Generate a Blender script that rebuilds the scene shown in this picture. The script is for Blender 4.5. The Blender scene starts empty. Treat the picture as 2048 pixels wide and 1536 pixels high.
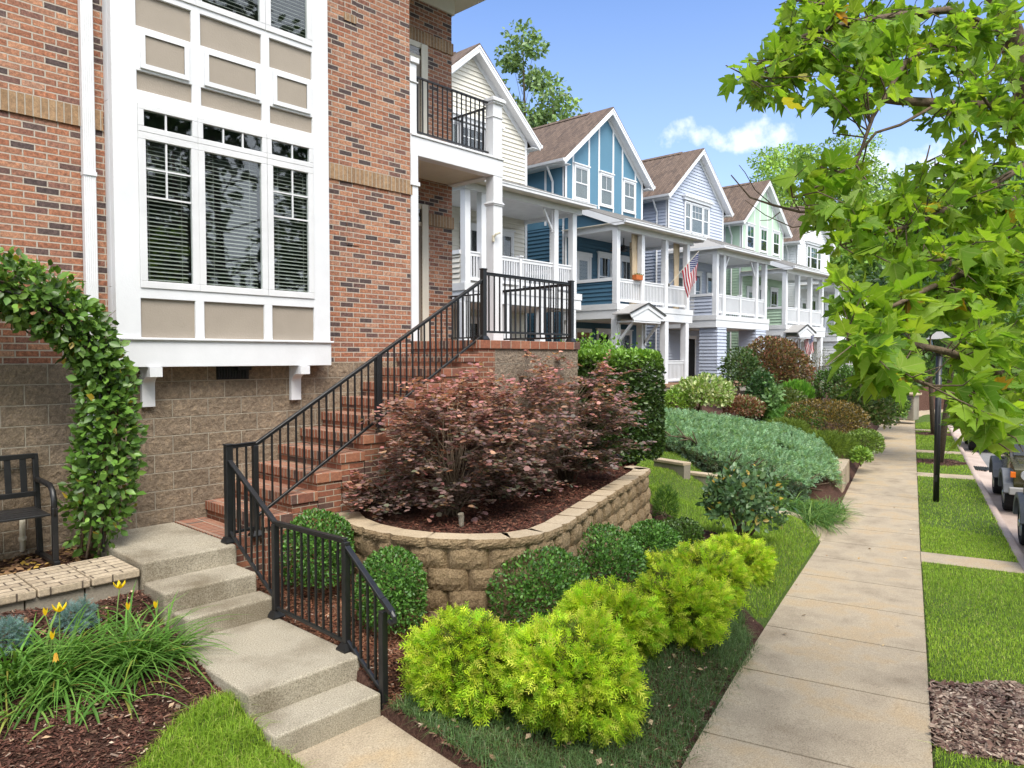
import bpy, bmesh, math, random
import numpy as np
from mathutils import Vector, Matrix

rng = np.random.default_rng(11)
random.seed(5)
S = bpy.context.scene
COL = S.collection
PI = math.pi

# ------------------------------------------------------------------ survey
# X runs along the house fronts (away from the camera), Y into the houses, Z up.
# The photograph was measured from a station at the origin; on() turns a measured
# bearing into a point on a wall plane (x= or y=) or a level (z=).
FOC, PITCH, YAW = 1470.0, math.atan(54 / 1470.0), math.radians(42.8)
fw = np.array([math.cos(YAW), math.sin(YAW), 0.0])
rt = np.array([math.sin(YAW), -math.cos(YAW), 0.0])
up = np.array([0, 0, 1.0])
fc = fw * math.cos(PITCH) - up * math.sin(PITCH)
uc = up * math.cos(PITCH) + fw * math.sin(PITCH)


def on(u, v, x=None, y=None, z=None, d=None):
    r = fc + rt * (u - 1024) / FOC - uc * (v - 768) / FOC
    if x is not None: k = x / r[0]
    elif y is not None: k = y / r[1]
    elif z is not None: k = z / r[2]
    else: k = d / (r @ fc)
    return r * k


# ------------------------------------------------------------------ objects
def tag(o, label=None, cat=None, group=None, kind=None):
    if label: o['label'] = label
    if cat: o['category'] = cat
    if group: o['group'] = group
    if kind: o['kind'] = kind
    return o


def empty(name, loc=(0, 0, 0), rz=0.0, label=None, cat=None, group=None):
    o = bpy.data.objects.new(name, None)
    o.empty_display_size = .2
    COL.objects.link(o)
    o.location = loc
    o.rotation_euler = (0, 0, rz)
    return tag(o, label, cat, group)


LOCAL = set()   # things modelled in their own axes (cars)


def link(name, me, mat, parent=None, loc=None):
    """parts are modelled in world space; under a thing they are moved to its base"""
    o = bpy.data.objects.new(name, me)
    COL.objects.link(o)
    if mat is not None:
        for m in (mat if isinstance(mat, (list, tuple)) else [mat]): me.materials.append(m)
    if parent is not None:
        o.parent = parent
        root = parent
        while root.parent is not None: root = root.parent
        if root.type == 'EMPTY' and root.name not in LOCAL and parent is root:
            o.location = (-root.location[0], -root.location[1], -root.location[2])
    if loc is not None: o.location = loc
    return o


class MB:
    def __init__(s): s.v = []; s.f = []; s.m = []; s.mi = 0

    def add(s, vs, fs):
        b = len(s.v)
        s.v += [tuple(map(float, p)) for p in vs]
        s.f += [tuple(b + i for i in f) for f in fs]
        s.m += [s.mi] * len(fs)
        return s

    def box(s, x0, x1, y0, y1, z0, z1):
        if x0 > x1: x0, x1 = x1, x0
        if y0 > y1: y0, y1 = y1, y0
        if z0 > z1: z0, z1 = z1, z0
        return s.add([(x0, y0, z0), (x1, y0, z0), (x1, y1, z0), (x0, y1, z0), (x0, y0, z1), (x1, y0, z1), (x1, y1, z1), (x0, y1, z1)],
                     [(0, 3, 2, 1), (4, 5, 6, 7), (0, 1, 5, 4), (1, 2, 6, 5), (2, 3, 7, 6), (3, 0, 4, 7)])

    def bar(s, p, q, w, h, upv=(0, 0, 1)):
        p = Vector(p); q = Vector(q); d = (q - p).normalized(); u_ = Vector(upv)
        if abs(d.dot(u_)) > .98: u_ = Vector((1, 0, 0))
        a = d.cross(u_).normalized() * w / 2; b = a.cross(d).normalized() * h / 2
        vs = [p - a - b, p + a - b, p + a + b, p - a + b, q - a - b, q + a - b, q + a + b, q - a + b]
        return s.add(vs, [(0, 1, 2, 3), (7, 6, 5, 4), (0, 4, 5, 1), (1, 5, 6, 2), (2, 6, 7, 3), (3, 7, 4, 0)])

    def tube(s, pts, rad, n=8, cap=True):
        pts = [Vector(p) for p in pts]
        if not hasattr(rad, '__len__'): rad = [rad] * len(pts)
        b = len(s.v); ref = Vector((0, 0, 1)); prev = None
        for i, p in enumerate(pts):
            d = (pts[min(i + 1, len(pts) - 1)] - pts[max(i - 1, 0)])
            if d.length < 1e-9: d = Vector((0, 0, 1))
            d.normalize()
            if prev is None:
                a = d.cross(ref)
                if a.length < .05: a = d.cross(Vector((1, 0, 0)))
            else:
                a = prev - d * prev.dot(d)
                if a.length < 1e-6: a = d.cross(ref)
            a.normalize(); prev = a; c = d.cross(a)
            for k in range(n):
                t = 2 * PI * k / n
                s.v.append(tuple(p + (a * math.cos(t) + c * math.sin(t)) * rad[i]))
        for i in range(len(pts) - 1):
            for k in range(n):
                k2 = (k + 1) % n
                s.f.append((b + i * n + k, b + i * n + k2, b + (i + 1) * n + k2, b + (i + 1) * n + k)); s.m.append(s.mi)
        if cap:
            s.f.append(tuple(b + k for k in range(n))[::-1]); s.m.append(s.mi)
            s.f.append(tuple(b + (len(pts) - 1) * n + k for k in range(n))); s.m.append(s.mi)
        return s

    def prism(s, poly, axis, a0, a1):
        """poly: 2-D points in the two other axes (x,y / x,z / y,z); extruded along axis"""
        n = len(poly)
        def P(p, a):
            return {'x': (a, p[0], p[1]), 'y': (p[0], a, p[1]), 'z': (p[0], p[1], a)}[axis]
        vs = [P(p, a0) for p in poly] + [P(p, a1) for p in poly]
        fs = [tuple(range(n)), tuple(range(2 * n - 1, n - 1, -1))] + [(i, i + n, (i + 1) % n + n, (i + 1) % n) for i in range(n)]
        return s.add(vs, fs)

    def quad(s, *p): return s.add(p, [tuple(range(len(p)))])

    def build(s, name, mat, parent=None, bevel=0, smooth=False, seg=2):
        me = bpy.data.meshes.new(name)
        me.from_pydata(s.v, [], s.f)
        bm = bmesh.new(); bm.from_mesh(me)
        if s.mi:
            for f, m in zip(bm.faces, s.m): f.material_index = m
        bmesh.ops.recalc_face_normals(bm, faces=bm.faces)
        if bevel:
            ed = [e for e in bm.edges if len(e.link_faces) == 2 and e.calc_face_angle(0) > .5]
            bmesh.ops.bevel(bm, geom=ed, offset=bevel, segments=seg, affect='EDGES', profile=.5, clamp_overlap=True)
        if smooth:
            for f in bm.faces: f.smooth = True
        bm.to_mesh(me); bm.free()
        return link(name, me, mat, parent)


def npmesh(name, V, F, mat, parent=None, col=None, smooth=False, uv=None, xy=None):
    """V (n,3), F (m,k) index array -> object; col (n,3) linear colour per vertex"""
    me = bpy.data.meshes.new(name)
    V = np.asarray(V, np.float32); F = np.asarray(F, np.int32)
    me.vertices.add(len(V)); me.vertices.foreach_set('co', V.ravel())
    k = F.shape[1]
    me.loops.add(F.size); me.loops.foreach_set('vertex_index', F.ravel())
    me.polygons.add(len(F)); me.polygons.foreach_set('loop_start', np.arange(0, F.size, k, dtype=np.int32))
    if smooth: me.polygons.foreach_set('use_smooth', np.ones(len(F), bool))
    me.update(calc_edges=True)
    if col is not None:
        a = me.color_attributes.new('col', 'FLOAT_COLOR', 'POINT')
        c = np.ones((len(V), 4), np.float32); c[:, :3] = col
        a.data.foreach_set('color', c.ravel())
    if xy is not None:
        a = me.attributes.new('leafxy', 'FLOAT_VECTOR', 'POINT'); a.data.foreach_set('vector', np.asarray(xy, np.float32).ravel())
    if uv is not None:
        l = me.uv_layers.new(name='UVMap')
        l.data.foreach_set('uv', np.asarray(uv, np.float32)[F.ravel()].ravel())
    return link(name, me, mat, parent)


def unit(a): return a / np.maximum(np.linalg.norm(a, axis=-1, keepdims=True), 1e-9)


def frames(axis, nrm):
    a = unit(axis); r = unit(np.cross(a, nrm)); n = np.cross(r, a)
    return np.stack([r, a, n], 1)


def scatter(T, FT, P, fr, sc):
    """copies of a small template (leaf, spray, chip) as one vertex/face array"""
    T = np.asarray(T, float); FT = np.asarray(FT, int); n = len(P)
    sc = np.asarray(sc, float)
    if sc.ndim == 0: sc = np.full(n, sc)
    V = np.einsum('tk,nkj->ntj', T, fr) * sc[:, None, None] + P[:, None, :]
    F = FT[None] + (np.arange(n) * len(T))[:, None, None]
    return V.reshape(-1, 3), F.reshape(-1, FT.shape[1])


def mixcol(cols, n, jit=.15, w=None):
    cols = np.array(cols, float)
    a = cols[rng.choice(len(cols), n, p=w)]; b = cols[rng.choice(len(cols), n, p=w)]
    t = rng.random((n, 1))
    return np.clip((a * t + b * (1 - t)) * (1 + rng.normal(0, jit, (n, 1))), .003, .95)


def rdir(n):
    return unit(rng.normal(size=(n, 3)))


def lump(P, seed, f=1.0, oct_=3):
    """smooth pseudo-noise, about -1..1"""
    r = np.random.default_rng(seed); o = np.zeros(len(P)); a = 1.0; tot = 0
    for i in range(oct_):
        for j in range(3):
            k = unit(r.normal(size=3)) * f * 2 ** i
            o += a * np.sin(P @ k + r.random() * 6.28)
        tot += a * 1.9; a *= .6
    return o / tot


# ------------------------------------------------------------------ materials
def nodes(name):
    m = bpy.data.materials.new(name); m.use_nodes = True
    nt = m.node_tree; nt.nodes.clear()
    return m, nt


def nd(nt, t, ins=None, **props):
    n = nt.nodes.new(t)
    for k, v in props.items(): setattr(n, k, v)
    for k, v in (ins or {}).items():
        sock = n.inputs[k]
        if hasattr(v, 'is_output'): nt.links.new(v, sock)
        else: sock.default_value = v
    return n


def mth(nt, op, a, b=0.0, c=None, clamp=False):
    n = nt.nodes.new('ShaderNodeMath'); n.operation = op; n.use_clamp = clamp
    for i, v in enumerate((a, b) if c is None else (a, b, c)):
        if hasattr(v, 'is_output'): nt.links.new(v, n.inputs[i])
        else: n.inputs[i].default_value = v
    return n.outputs[0]


def mixc(nt, fac, a, b, blend='MIX'):
    n = nt.nodes.new('ShaderNodeMix'); n.data_type = 'RGBA'; n.blend_type = blend
    for i, v in ((0, fac), (6, a), (7, b)):
        if hasattr(v, 'is_output'): nt.links.new(v, n.inputs[i])
        else: n.inputs[i].default_value = v if i == 0 else (*v, 1)[:4]
    return n.outputs[2]


def ramp(nt, fac, stops, interp='LINEAR'):
    n = nt.nodes.new('ShaderNodeValToRGB'); n.color_ramp.interpolation = interp
    e = n.color_ramp.elements
    while len(e) < len(stops): e.new(.5)
    for i, (p, c) in enumerate(stops):
        e[i].position = p; e[i].color = (*c, 1)[:4] if len(c) == 3 else c
    nt.links.new(fac, n.inputs[0])
    return n.outputs[0]


def out(nt, bsdf):
    o = nt.nodes.new('ShaderNodeOutputMaterial'); nt.links.new(bsdf, o.inputs[0])


def noise(nt, scale, detail=4, rough=.6, vec=None, dist=0.0):
    ins = {'Scale': scale, 'Detail': detail, 'Roughness': rough, 'Distortion': dist}
    if vec is None: vec = nd(nt, 'ShaderNodeNewGeometry').outputs['Position']
    ins['Vector'] = vec
    return nd(nt, 'ShaderNodeTexNoise', ins).outputs[0]


def princ(nt, col, rough=.6, spec=.3, metal=0.0, bump=None, dist=.01, strength=1.0, **kw):
    b = nt.nodes.new('ShaderNodeBsdfPrincipled')
    for k, v in {'Base Color': col, 'Roughness': rough, 'Specular IOR Level': spec, 'Metallic': metal, **kw}.items():
        if hasattr(v, 'is_output'): nt.links.new(v, b.inputs[k])
        else: b.inputs[k].default_value = (*v, 1) if isinstance(v, tuple) and len(v) == 3 else v
    if bump is not None:
        bn = nd(nt, 'ShaderNodeBump', {'Height': bump, 'Distance': dist, 'Strength': strength})
        nt.links.new(bn.outputs[0], b.inputs['Normal'])
    return b.outputs[0]


def paint(name, col, rough=.5, var=.06, bump=.0015, spec=.3, scale=3.0):
    """painted or plain surface with slight grime and unevenness"""
    m, nt = nodes(name)
    a = noise(nt, scale, 5); b = noise(nt, 60, 3)
    c = ramp(nt, a, [(.25, tuple(x * (1 - 2 * var) for x in col)), (.6, col), (.9, tuple(min(1, x * (1 + var)) for x in col))])
    out(nt, princ(nt, c, rough, spec, bump=b, dist=bump))
    return m


def speckle(name, cols, scale, big=None, rough=.9, bump=.01, bscale=None, spec=.2, big_scale=1.2):
    """granular surface: concrete, soil, asphalt"""
    m, nt = nodes(name)
    a = noise(nt, scale, 6, .7); c = ramp(nt, a, cols)
    if big:
        g = noise(nt, big_scale, 5, .6)
        c = mixc(nt, 1.0, c, ramp(nt, g, big), 'MULTIPLY')
    h = noise(nt, bscale or scale, 5, .7)
    out(nt, princ(nt, c, rough, spec, bump=h, dist=bump))
    return m


def masonry(name, bw, bh, mortar, cols, mcol, off=.5, bump=.008, grain=.35, rough=.85, rowlock=False, rockface=0.0, v_off=0.0, tint=None):
    m, nt = nodes(name)
    g = nd(nt, 'ShaderNodeNewGeometry')
    p = nd(nt, 'ShaderNodeSeparateXYZ', {0: g.outputs['Position']}).outputs
    nn = nd(nt, 'ShaderNodeSeparateXYZ', {0: g.outputs['True Normal']}).outputs
    ab = [mth(nt, 'ABSOLUTE', n) for n in nn]
    ax = mth(nt, 'GREATER_THAN', ab[0], .7); ay = mth(nt, 'GREATER_THAN', ab[1], .7); az = mth(nt, 'GREATER_THAN', ab[2], .7)
    def sel(f, a, b):  # f ? b : a
        return mth(nt, 'ADD', a, mth(nt, 'MULTIPLY', f, mth(nt, 'SUBTRACT', b, a)))
    if rowlock:
        u = sel(ay, p[1], p[0]); v = sel(az, p[2], p[0]); w = sel(ay, bw, .205); hh = sel(az, 5.0, .205)
        u = mth(nt, 'DIVIDE', u, w); v = mth(nt, 'DIVIDE', v, hh)
    else:
        u = sel(ax, p[0], p[1]); v = sel(az, p[2], p[1])
        w, hh = bw, bh
        u = mth(nt, 'DIVIDE', u, bw); v = mth(nt, 'DIVIDE', mth(nt, 'ADD', v, v_off), bh)
    row = mth(nt, 'FLOOR', v)
    u = mth(nt, 'ADD', u, mth(nt, 'MULTIPLY', off, mth(nt, 'FLOORED_MODULO', row, 2.0)))
    ci = mth(nt, 'FLOOR', u); fu = mth(nt, 'FRACT', u); fv = mth(nt, 'FRACT', v)
    du = mth(nt, 'MULTIPLY', mth(nt, 'MINIMUM', fu, mth(nt, 'SUBTRACT', 1.0, fu)), w)
    dv = mth(nt, 'MULTIPLY', mth(nt, 'MINIMUM', fv, mth(nt, 'SUBTRACT', 1.0, fv)), hh)
    dist = mth(nt, 'ADD', mth(nt, 'MINIMUM', du, dv), mth(nt, 'MULTIPLY', mth(nt, 'SUBTRACT', noise(nt, 45, 3), .5), mortar * .55))
    mask = nd(nt, 'ShaderNodeMapRange', {'Value': dist, 'From Min': mortar * .42, 'From Max': mortar * .62, 'To Min': 0.0, 'To Max': 1.0}, interpolation_type='SMOOTHSTEP').outputs[0]
    idv = nd(nt, 'ShaderNodeCombineXYZ', {0: ci, 1: row, 2: 0.0}).outputs[0]
    rnd = nd(nt, 'ShaderNodeTexWhiteNoise', {'Vector': idv}, noise_dimensions='3D').outputs[0]
    c = ramp(nt, rnd, cols)
    ns = noise(nt, 28, 5, .75); ns2 = noise(nt, 150, 3, .7)
    c = mixc(nt, grain, c, ramp(nt, ns, [(.25, (.17, .15, .15)), (.5, (.5, .5, .5)), (.72, (.90, .86, .80))]), 'OVERLAY')
    c = mixc(nt, grain * .7, c, ramp(nt, ns2, [(.3, (.3, .3, .3)), (.7, (.72, .72, .72))]), 'OVERLAY')
    mc = mixc(nt, .4, mcol, ramp(nt, noise(nt, 90, 3), [(.3, tuple(x * .6 for x in mcol)), (.7, mcol)]))
    c = mixc(nt, mask, mc, c)
    if tint:
        c = mixc(nt, 1.0, c, ramp(nt, noise(nt, .7, 5, .65), tint), 'MULTIPLY')
    h = mth(nt, 'ADD', mth(nt, 'MULTIPLY', mask, 1.0), mth(nt, 'MULTIPLY', mth(nt, 'ADD', ns, ns2), .22))
    if rockface:
        h = mth(nt, 'ADD', h, mth(nt, 'MULTIPLY', mth(nt, 'MULTIPLY', noise(nt, 13, 6, .65), mask), rockface))
    out(nt, princ(nt, c, rough, .25, bump=h, dist=bump))
    return m


def leafmat(name, trans=.35, rough=.45, spec=.35, attr='col', veins=False):
    m, nt = nodes(name)
    c = nd(nt, 'ShaderNodeAttribute', attribute_name=attr).outputs[0]
    v = noise(nt, 9, 3)
    c = mixc(nt, .5, c, ramp(nt, v, [(.3, (.36, .38, .36)), (.7, (.62, .6, .6))]), 'OVERLAY')
    if veins:                                                # pale ribs fanning from the leaf base
        q = nd(nt, 'ShaderNodeSeparateXYZ', {0: nd(nt, 'ShaderNodeAttribute', attribute_name='leafxy').outputs[1]}).outputs
        ang_ = mth(nt, 'ABSOLUTE', mth(nt, 'ARCTAN2', q[0], mth(nt, 'ADD', q[1], .02))); rad_ = mth(nt, 'SQRT', mth(nt, 'ADD', mth(nt, 'MULTIPLY', q[0], q[0]), mth(nt, 'MULTIPLY', q[1], q[1])))
        dv = mth(nt, 'MINIMUM', ang_, mth(nt, 'MINIMUM', mth(nt, 'ABSOLUTE', mth(nt, 'SUBTRACT', ang_, .80)), mth(nt, 'ABSOLUTE', mth(nt, 'SUBTRACT', ang_, 1.42))))
        side_ = mth(nt, 'ABSOLUTE', mth(nt, 'SUBTRACT', mth(nt, 'FRACT', mth(nt, 'MULTIPLY', mth(nt, 'SUBTRACT', q[1], mth(nt, 'MULTIPLY', mth(nt, 'ABSOLUTE', q[0]), .8)), 6.0)), .5))
        rib = nd(nt, 'ShaderNodeMapRange', {'Value': mth(nt, 'MULTIPLY', dv, rad_), 'From Min': .006, 'From Max': .022, 'To Min': .5, 'To Max': 0.0}).outputs[0]
        rib2 = nd(nt, 'ShaderNodeMapRange', {'Value': side_, 'From Min': .02, 'From Max': .10, 'To Min': .18, 'To Max': 0.0}).outputs[0]
        c = mixc(nt, mth(nt, 'MAXIMUM', rib, rib2), c, (.42, .50, .16))
    b = princ(nt, c, rough, spec)
    t = nd(nt, 'ShaderNodeBsdfTranslucent', {'Color': mixc(nt, 1.0, c, (1.25, 1.2, .6), 'MULTIPLY')}).outputs[0]
    x = nd(nt, 'ShaderNodeMixShader', {0: trans, 1: b, 2: t}).outputs[0]
    out(nt, x)
    return m


def glassmat(name, tint=(.02, .025, .03), through=.5, rough=.02):
    m, nt = nodes(name)
    fc_ = nd(nt, 'ShaderNodeLayerWeight', {'Blend': .5}).outputs['Facing']
    fr = mth(nt, 'ADD', mth(nt, 'MULTIPLY', mth(nt, 'POWER', fc_, 5.0), .95), .05, clamp=True)
    gl = nd(nt, 'ShaderNodeBsdfGlossy', {'Color': (.9, .92, .95, 1), 'Roughness': rough}).outputs[0]
    tr = nd(nt, 'ShaderNodeBsdfTransparent', {'Color': (.93, .96, .94, 1)}).outputs[0]
    df = nd(nt, 'ShaderNodeBsdfDiffuse', {'Color': (*tint, 1)}).outputs[0]
    base = nd(nt, 'ShaderNodeMixShader', {0: through, 1: df, 2: tr}).outputs[0]
    out(nt, nd(nt, 'ShaderNodeMixShader', {0: fr, 1: base, 2: gl}).outputs[0])
    return m


def metal(name, col, rough=.35, spec=.5, metallic=0.0, coat=0.0):
    m, nt = nodes(name)
    n = noise(nt, 14, 4)
    r = ramp(nt, n, [(.3, (rough * .8,) * 3), (.7, (min(1, rough * 1.3),) * 3)])
    out(nt, princ(nt, col, r, spec, metallic, **{'Coat Weight': coat}))
    return m

# ------------------------------------------------------------------ palette
BR = [(0, (.225, .095, .06)), (.10, (.34, .15, .088)), (.2, (.27, .112, .068)), (.3, (.40, .205, .125)), (.4, (.25, .11, .072)), (.5, (.33, .16, .098)), (.6, (.21, .095, .07)),
      (.68, (.38, .215, .145)), (.76, (.29, .132, .082)), (.82, (.175, .092, .076)), (.86, (.085, .058, .055)), (.93, (.068, .053, .054)), (1, (.12, .078, .07))]
M = {}
M['brick'] = masonry('facade_brick', .2075, .0677, .013, BR, (.47, .41, .345), grain=1.0, v_off=.07, bump=.006)
M['soldier'] = masonry('soldier_brick', .0677, 50.0, .011, [(0, (.27, .17, .095)), (.5, (.33, .215, .125)), (1, (.23, .145, .085))], (.45, .39, .32), off=0, grain=.6, bump=.006, v_off=20)
SB = [(0, (.21, .078, .05)), (.25, (.28, .115, .068)), (.5, (.24, .092, .056)), (.7, (.32, .145, .085)), (.88, (.18, .075, .054)), (.95, (.12, .068, .055)), (1, (.10, .06, .05))]
M['stairbrick'] = masonry('stair_brick', .2075, .0677, .011, SB, (.42, .34, .26), grain=.5, bump=.006,
                          tint=[(.3, (.6, .58, .55)), (.6, (1, 1, 1))])
M['rowlock'] = masonry('rowlock_brick', .0687, .2, .012, SB, (.40, .35, .28), rowlock=True, grain=.5, bump=.006)
M['block'] = masonry('splitface_block', .407, .2035, .011, [(0, (.25, .195, .138)), (.5, (.285, .222, .16)), (1, (.225, .175, .125))], (.44, .39, .31),
                     grain=.75, bump=.028, rockface=1.7, v_off=.07, tint=[(.25, (.72, .72, .74)), (.55, (1, 1, 1)), (.8, (1.1, 1.06, 1.0))])
M['block_plain'] = masonry('landing_block', .407, .2035, .009, [(0, (.23, .185, .14)), (1, (.27, .215, .165))], (.33, .29, .23), grain=.8, bump=.035, rockface=2.0, v_off=.095)
M['paver'] = masonry('tumbled_paver', .24, .105, .012, [(0, (.40, .33, .24)), (.5, (.47, .39, .29)), (1, (.36, .29, .21))], (.13, .10, .075), grain=.6, bump=.01, off=.37,
                     tint=[(.3, (.7, .68, .64)), (.6, (1, 1, 1))])
M['edging'] = speckle('cast_edging', [(.3, (.22, .195, .155)), (.7, (.32, .285, .23))], 60, [(.3, (.65, .63, .6)), (.65, (1, 1, 1))], bump=.004)
M['concrete'] = speckle('step_concrete', [(.32, (.14, .12, .088)), (.5, (.345, .308, .245)), (.70, (.55, .50, .41))], 95, [(.3, (.52, .48, .42)), (.52, (1, 1, .98)), (.75, (1.12, 1.1, 1.06))], bump=.006, bscale=140)
M['walk'] = speckle('walk_concrete', [(.3, (.20, .16, .108)), (.5, (.37, .31, .228)), (.75, (.55, .47, .36))], 85, [(.25, (.58, .54, .50)), (.40, (.86, .84, .82)), (.50, (1, .985, .96)), (.60, (1.04, .95, .82)), (.68, (.96, .94, .90)), (.8, (1.14, 1.11, 1.06))], bump=.003, bscale=150, big_scale=1.3)
M['kerb'] = speckle('kerb_concrete', [(.3, (.33, .25, .21)), (.5, (.45, .36, .31)), (.75, (.55, .46, .40))], 60, [(.25, (.7, .66, .64)), (.6, (1, 1, 1))], bump=.003)
M['asphalt'] = speckle('asphalt', [(.3, (.16, .155, .155)), (.6, (.24, .235, .23)), (.8, (.32, .31, .30))], 120, [(.3, (.8, .8, .8)), (.6, (1, 1, 1))], bump=.004)
M['white'] = paint('white_paint', (.70, .71, .735), .45, .035)
M['white2'] = paint('white_trim', (.67, .675, .69), .5, .05)
M['cream'] = paint('cream_soffit', (.66, .62, .53), .6, .05)
M['taupe'] = paint('taupe_panel', (.33, .285, .235), .65, .04, bump=.003)
M['door_taupe'] = paint('taupe_door', (.22, .19, .155), .5, .03)
M['black'] = metal('black_powder_coat', (.012, .012, .013), .38, .45)
M['dark'] = paint('dark_void', (.012, .013, .014), .8, .1)
M['glass'] = glassmat('window_glass', (.008, .01, .01), .97)
M['glass_far'] = glassmat('far_glass', (.04, .045, .05), .75)
M['blind'] = paint('blind_slat', (.40, .41, .39), .5, .03)
M['shingle'] = masonry('roof_shingle', .30, .14, .012, [(0, (.115, .082, .062)), (.5, (.16, .115, .088)), (1, (.095, .07, .056))], (.05, .037, .03), grain=.7, bump=.01, off=.43)
M['seam'] = metal('standing_seam', (.30, .29, .28), .45, .4)
M['pvc'] = paint('pvc_pipe', (.60, .56, .45), .4, .04)
M['wood'] = paint('oak_door', (.30, .14, .055), .45, .12)
M['bark'] = speckle('bark', [(.3, (.06, .045, .032)), (.6, (.13, .10, .07)), (.8, (.2, .16, .12))], 26, bump=.02)
M['bark_pale'] = speckle('sycamore_bark', [(.3, (.07, .052, .036)), (.6, (.15, .11, .075)), (.8, (.25, .2, .14))], 22, bump=.012)
M['twig'] = speckle('twig_bark', [(.3, (.07, .05, .035)), (.7, (.19, .14, .095))], 40, bump=.004)
M['wallblock'] = speckle('retaining_block', [(.30, (.09, .06, .034)), (.46, (.265, .19, .11)), (.72, (.42, .32, .20))], 60, [(.25, (.62, .58, .54)), (.6, (1, 1, 1)), (.85, (1.12, 1.08, 1.02))], bump=.022, bscale=48)
M['cap'] = speckle('coping_block', [(.28, (.30, .235, .16)), (.55, (.50, .405, .285)), (.8, (.60, .50, .37))], 90, [(.25, (.75, .72, .68)), (.6, (1, 1, 1))], bump=.008, bscale=80)
M['mulch'] = speckle('bark_mulch', [(.25, (.018, .010, .008)), (.5, (.085, .042, .03)), (.72, (.15, .085, .06)), (.85, (.26, .18, .13))], 42, [(.3, (.7, .66, .64)), (.6, (1, 1, 1))], bump=.05, bscale=36)
M['turf'] = speckle('turf_base', [(.3, (.035, .055, .012)), (.5, (.075, .12, .022)), (.75, (.14, .17, .05))], 38, [(.3, (.7, .75, .6)), (.6, (1, 1, 1))], bump=.03)
M['leaf'] = leafmat('broad_leaf', .3, .38, .45)
M['needle'] = leafmat('needle_leaf', .35, .6, .2)
M['maple'] = leafmat('tree_leaf', .56, .5, .3, veins=True)
M['grassb'] = leafmat('grass_blade', .3, .55, .2)
M['chip'] = leafmat('wood_chip', .0, .85, .1)
M['petal'] = leafmat('flower_petal', .35, .5, .2)

# leaf templates: x across, y along, z normal
OVAL = ([(0, 0, 0), (.23, .22, .05), (.29, .56, .06), (0, 1, -.07), (-.29, .56, .06), (-.23, .22, .05), (0, .5, -.03)], [(0, 1, 2, 3, 6), (0, 6, 3, 4, 5)])
DIAM = ([(0, 0, 0), (.22, .45, 0), (0, 1, 0), (-.22, .45, 0)], [(0, 1, 2, 3)])
_mr = [(0, -.02), (.13, -.10), (.38, -.02), (.36, .12), (.50, .22), (.64, .50), (.47, .49), (.25, .50), (.33, .72), (.17, .80), (0, 1.10)]
_mz = lambda x, y: .16 * abs(x) - .22 * y * y + .1 * x * x
MAPLE = ([(x, y, _mz(x, y)) for x, y in _mr] + [(-x, y, _mz(x, y)) for x, y in _mr][::-1], [tuple(range(11)), tuple(range(11, 22))])


def _spray(n_side, w, droop, spread=1.0, l0=.36):
    V = []; F = []
    def twig(p, q, ww):
        p = np.array(p, float); q = np.array(q, float); a = q - p; s = np.array([a[1], -a[0], 0]); s = s / max(np.linalg.norm(s), 1e-6) * ww
        m = p + a * .45; b = len(V)
        V.extend([tuple(p), tuple(m + s + (0, 0, .01)), tuple(q), tuple(m - s + (0, 0, .01))]); F.append((b, b + 1, b + 2, b + 3))
    twig((0, 0, 0), (0, 1, -droop), w)
    for i in range(n_side):
        t = .18 + .68 * i / max(1, n_side - 1); L = l0 * (1.15 - t * .55) * spread
        for s in (-1, 1):
            twig((0, t, -droop * t * t), (s * L * .72, t + L * .8, -droop * (t + L) ** 2 + .05), w * .8)
    return V, F


SPRAY = _spray(4, .035, .18)
FINE = _spray(3, .05, .05, .8)
THREAD = _spray(4, .050, .20, 1.05)
JUN = _spray(3, .07, .10, .95)


def cloud(name, P, axis, nrm, tpl, size, col, mat, parent=None, size_jit=.25):
    n = len(P)
    s = size * np.clip(rng.normal(1, size_jit, n), .45, 1.7)
    V, F = scatter(tpl[0], tpl[1], P, frames(axis, nrm), s)
    return npmesh(name, V, F, mat, parent, np.repeat(col, len(tpl[0]), 0))


def shell(n, c, r, seed, rough=.14, f=2.2, depth=.16, flat_bottom=None, power=1.0):
    """points in the outer layer of a lumpy ellipsoid, with outward directions"""
    d = rdir(n)
    if flat_bottom is not None:
        d = d[d[:, 2] > flat_bottom]
    k = 1 + rough * lump(d, seed, f)
    t = 1 - np.abs(rng.normal(0, depth, len(d)))
    r = np.array(r, float)
    e = np.sign(d) * np.abs(d) ** power if power != 1 else d
    P = np.array(c, float) + e * r * (k * np.clip(t, .1, 1.1))[:, None]
    N = unit(d / r)
    return P, N


def stems(name, base, tops, rad, mat, parent):
    mb = MB()
    for t in tops:
        b = np.array(base, float) + np.append(rng.normal(0, .03, 2), 0); t = np.array(t)
        m = b * .5 + t * .5 + np.append(rng.normal(0, .04, 2), .05)
        mb.tube([b, m, t], [rad, rad * .75, rad * .35], 5)
    return mb.build(name, mat, parent, smooth=True)

# ================================================================== terrain
def gs(x):
    return np.interp(x, [-40, 0, 5, 7, 9, 11, 13, 14.5, 18, 24, 45, 120], [-2.9, -2.93, -2.97, -3.02, -3.12, -3.24, -3.36, -3.42, -3.45, -3.46, -3.5, -3.6])


BEND = 45.0
def y_r(x):      # kerb-side edge of the pavement; it swings to the street beyond BEND
    x = np.asarray(x, float)
    return 1.32 + .254 * (x - 5.95) - np.where(x > BEND, .028 * (x - BEND) ** 2, 0)
def y_l(x): return y_r(x) + 1.65


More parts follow.
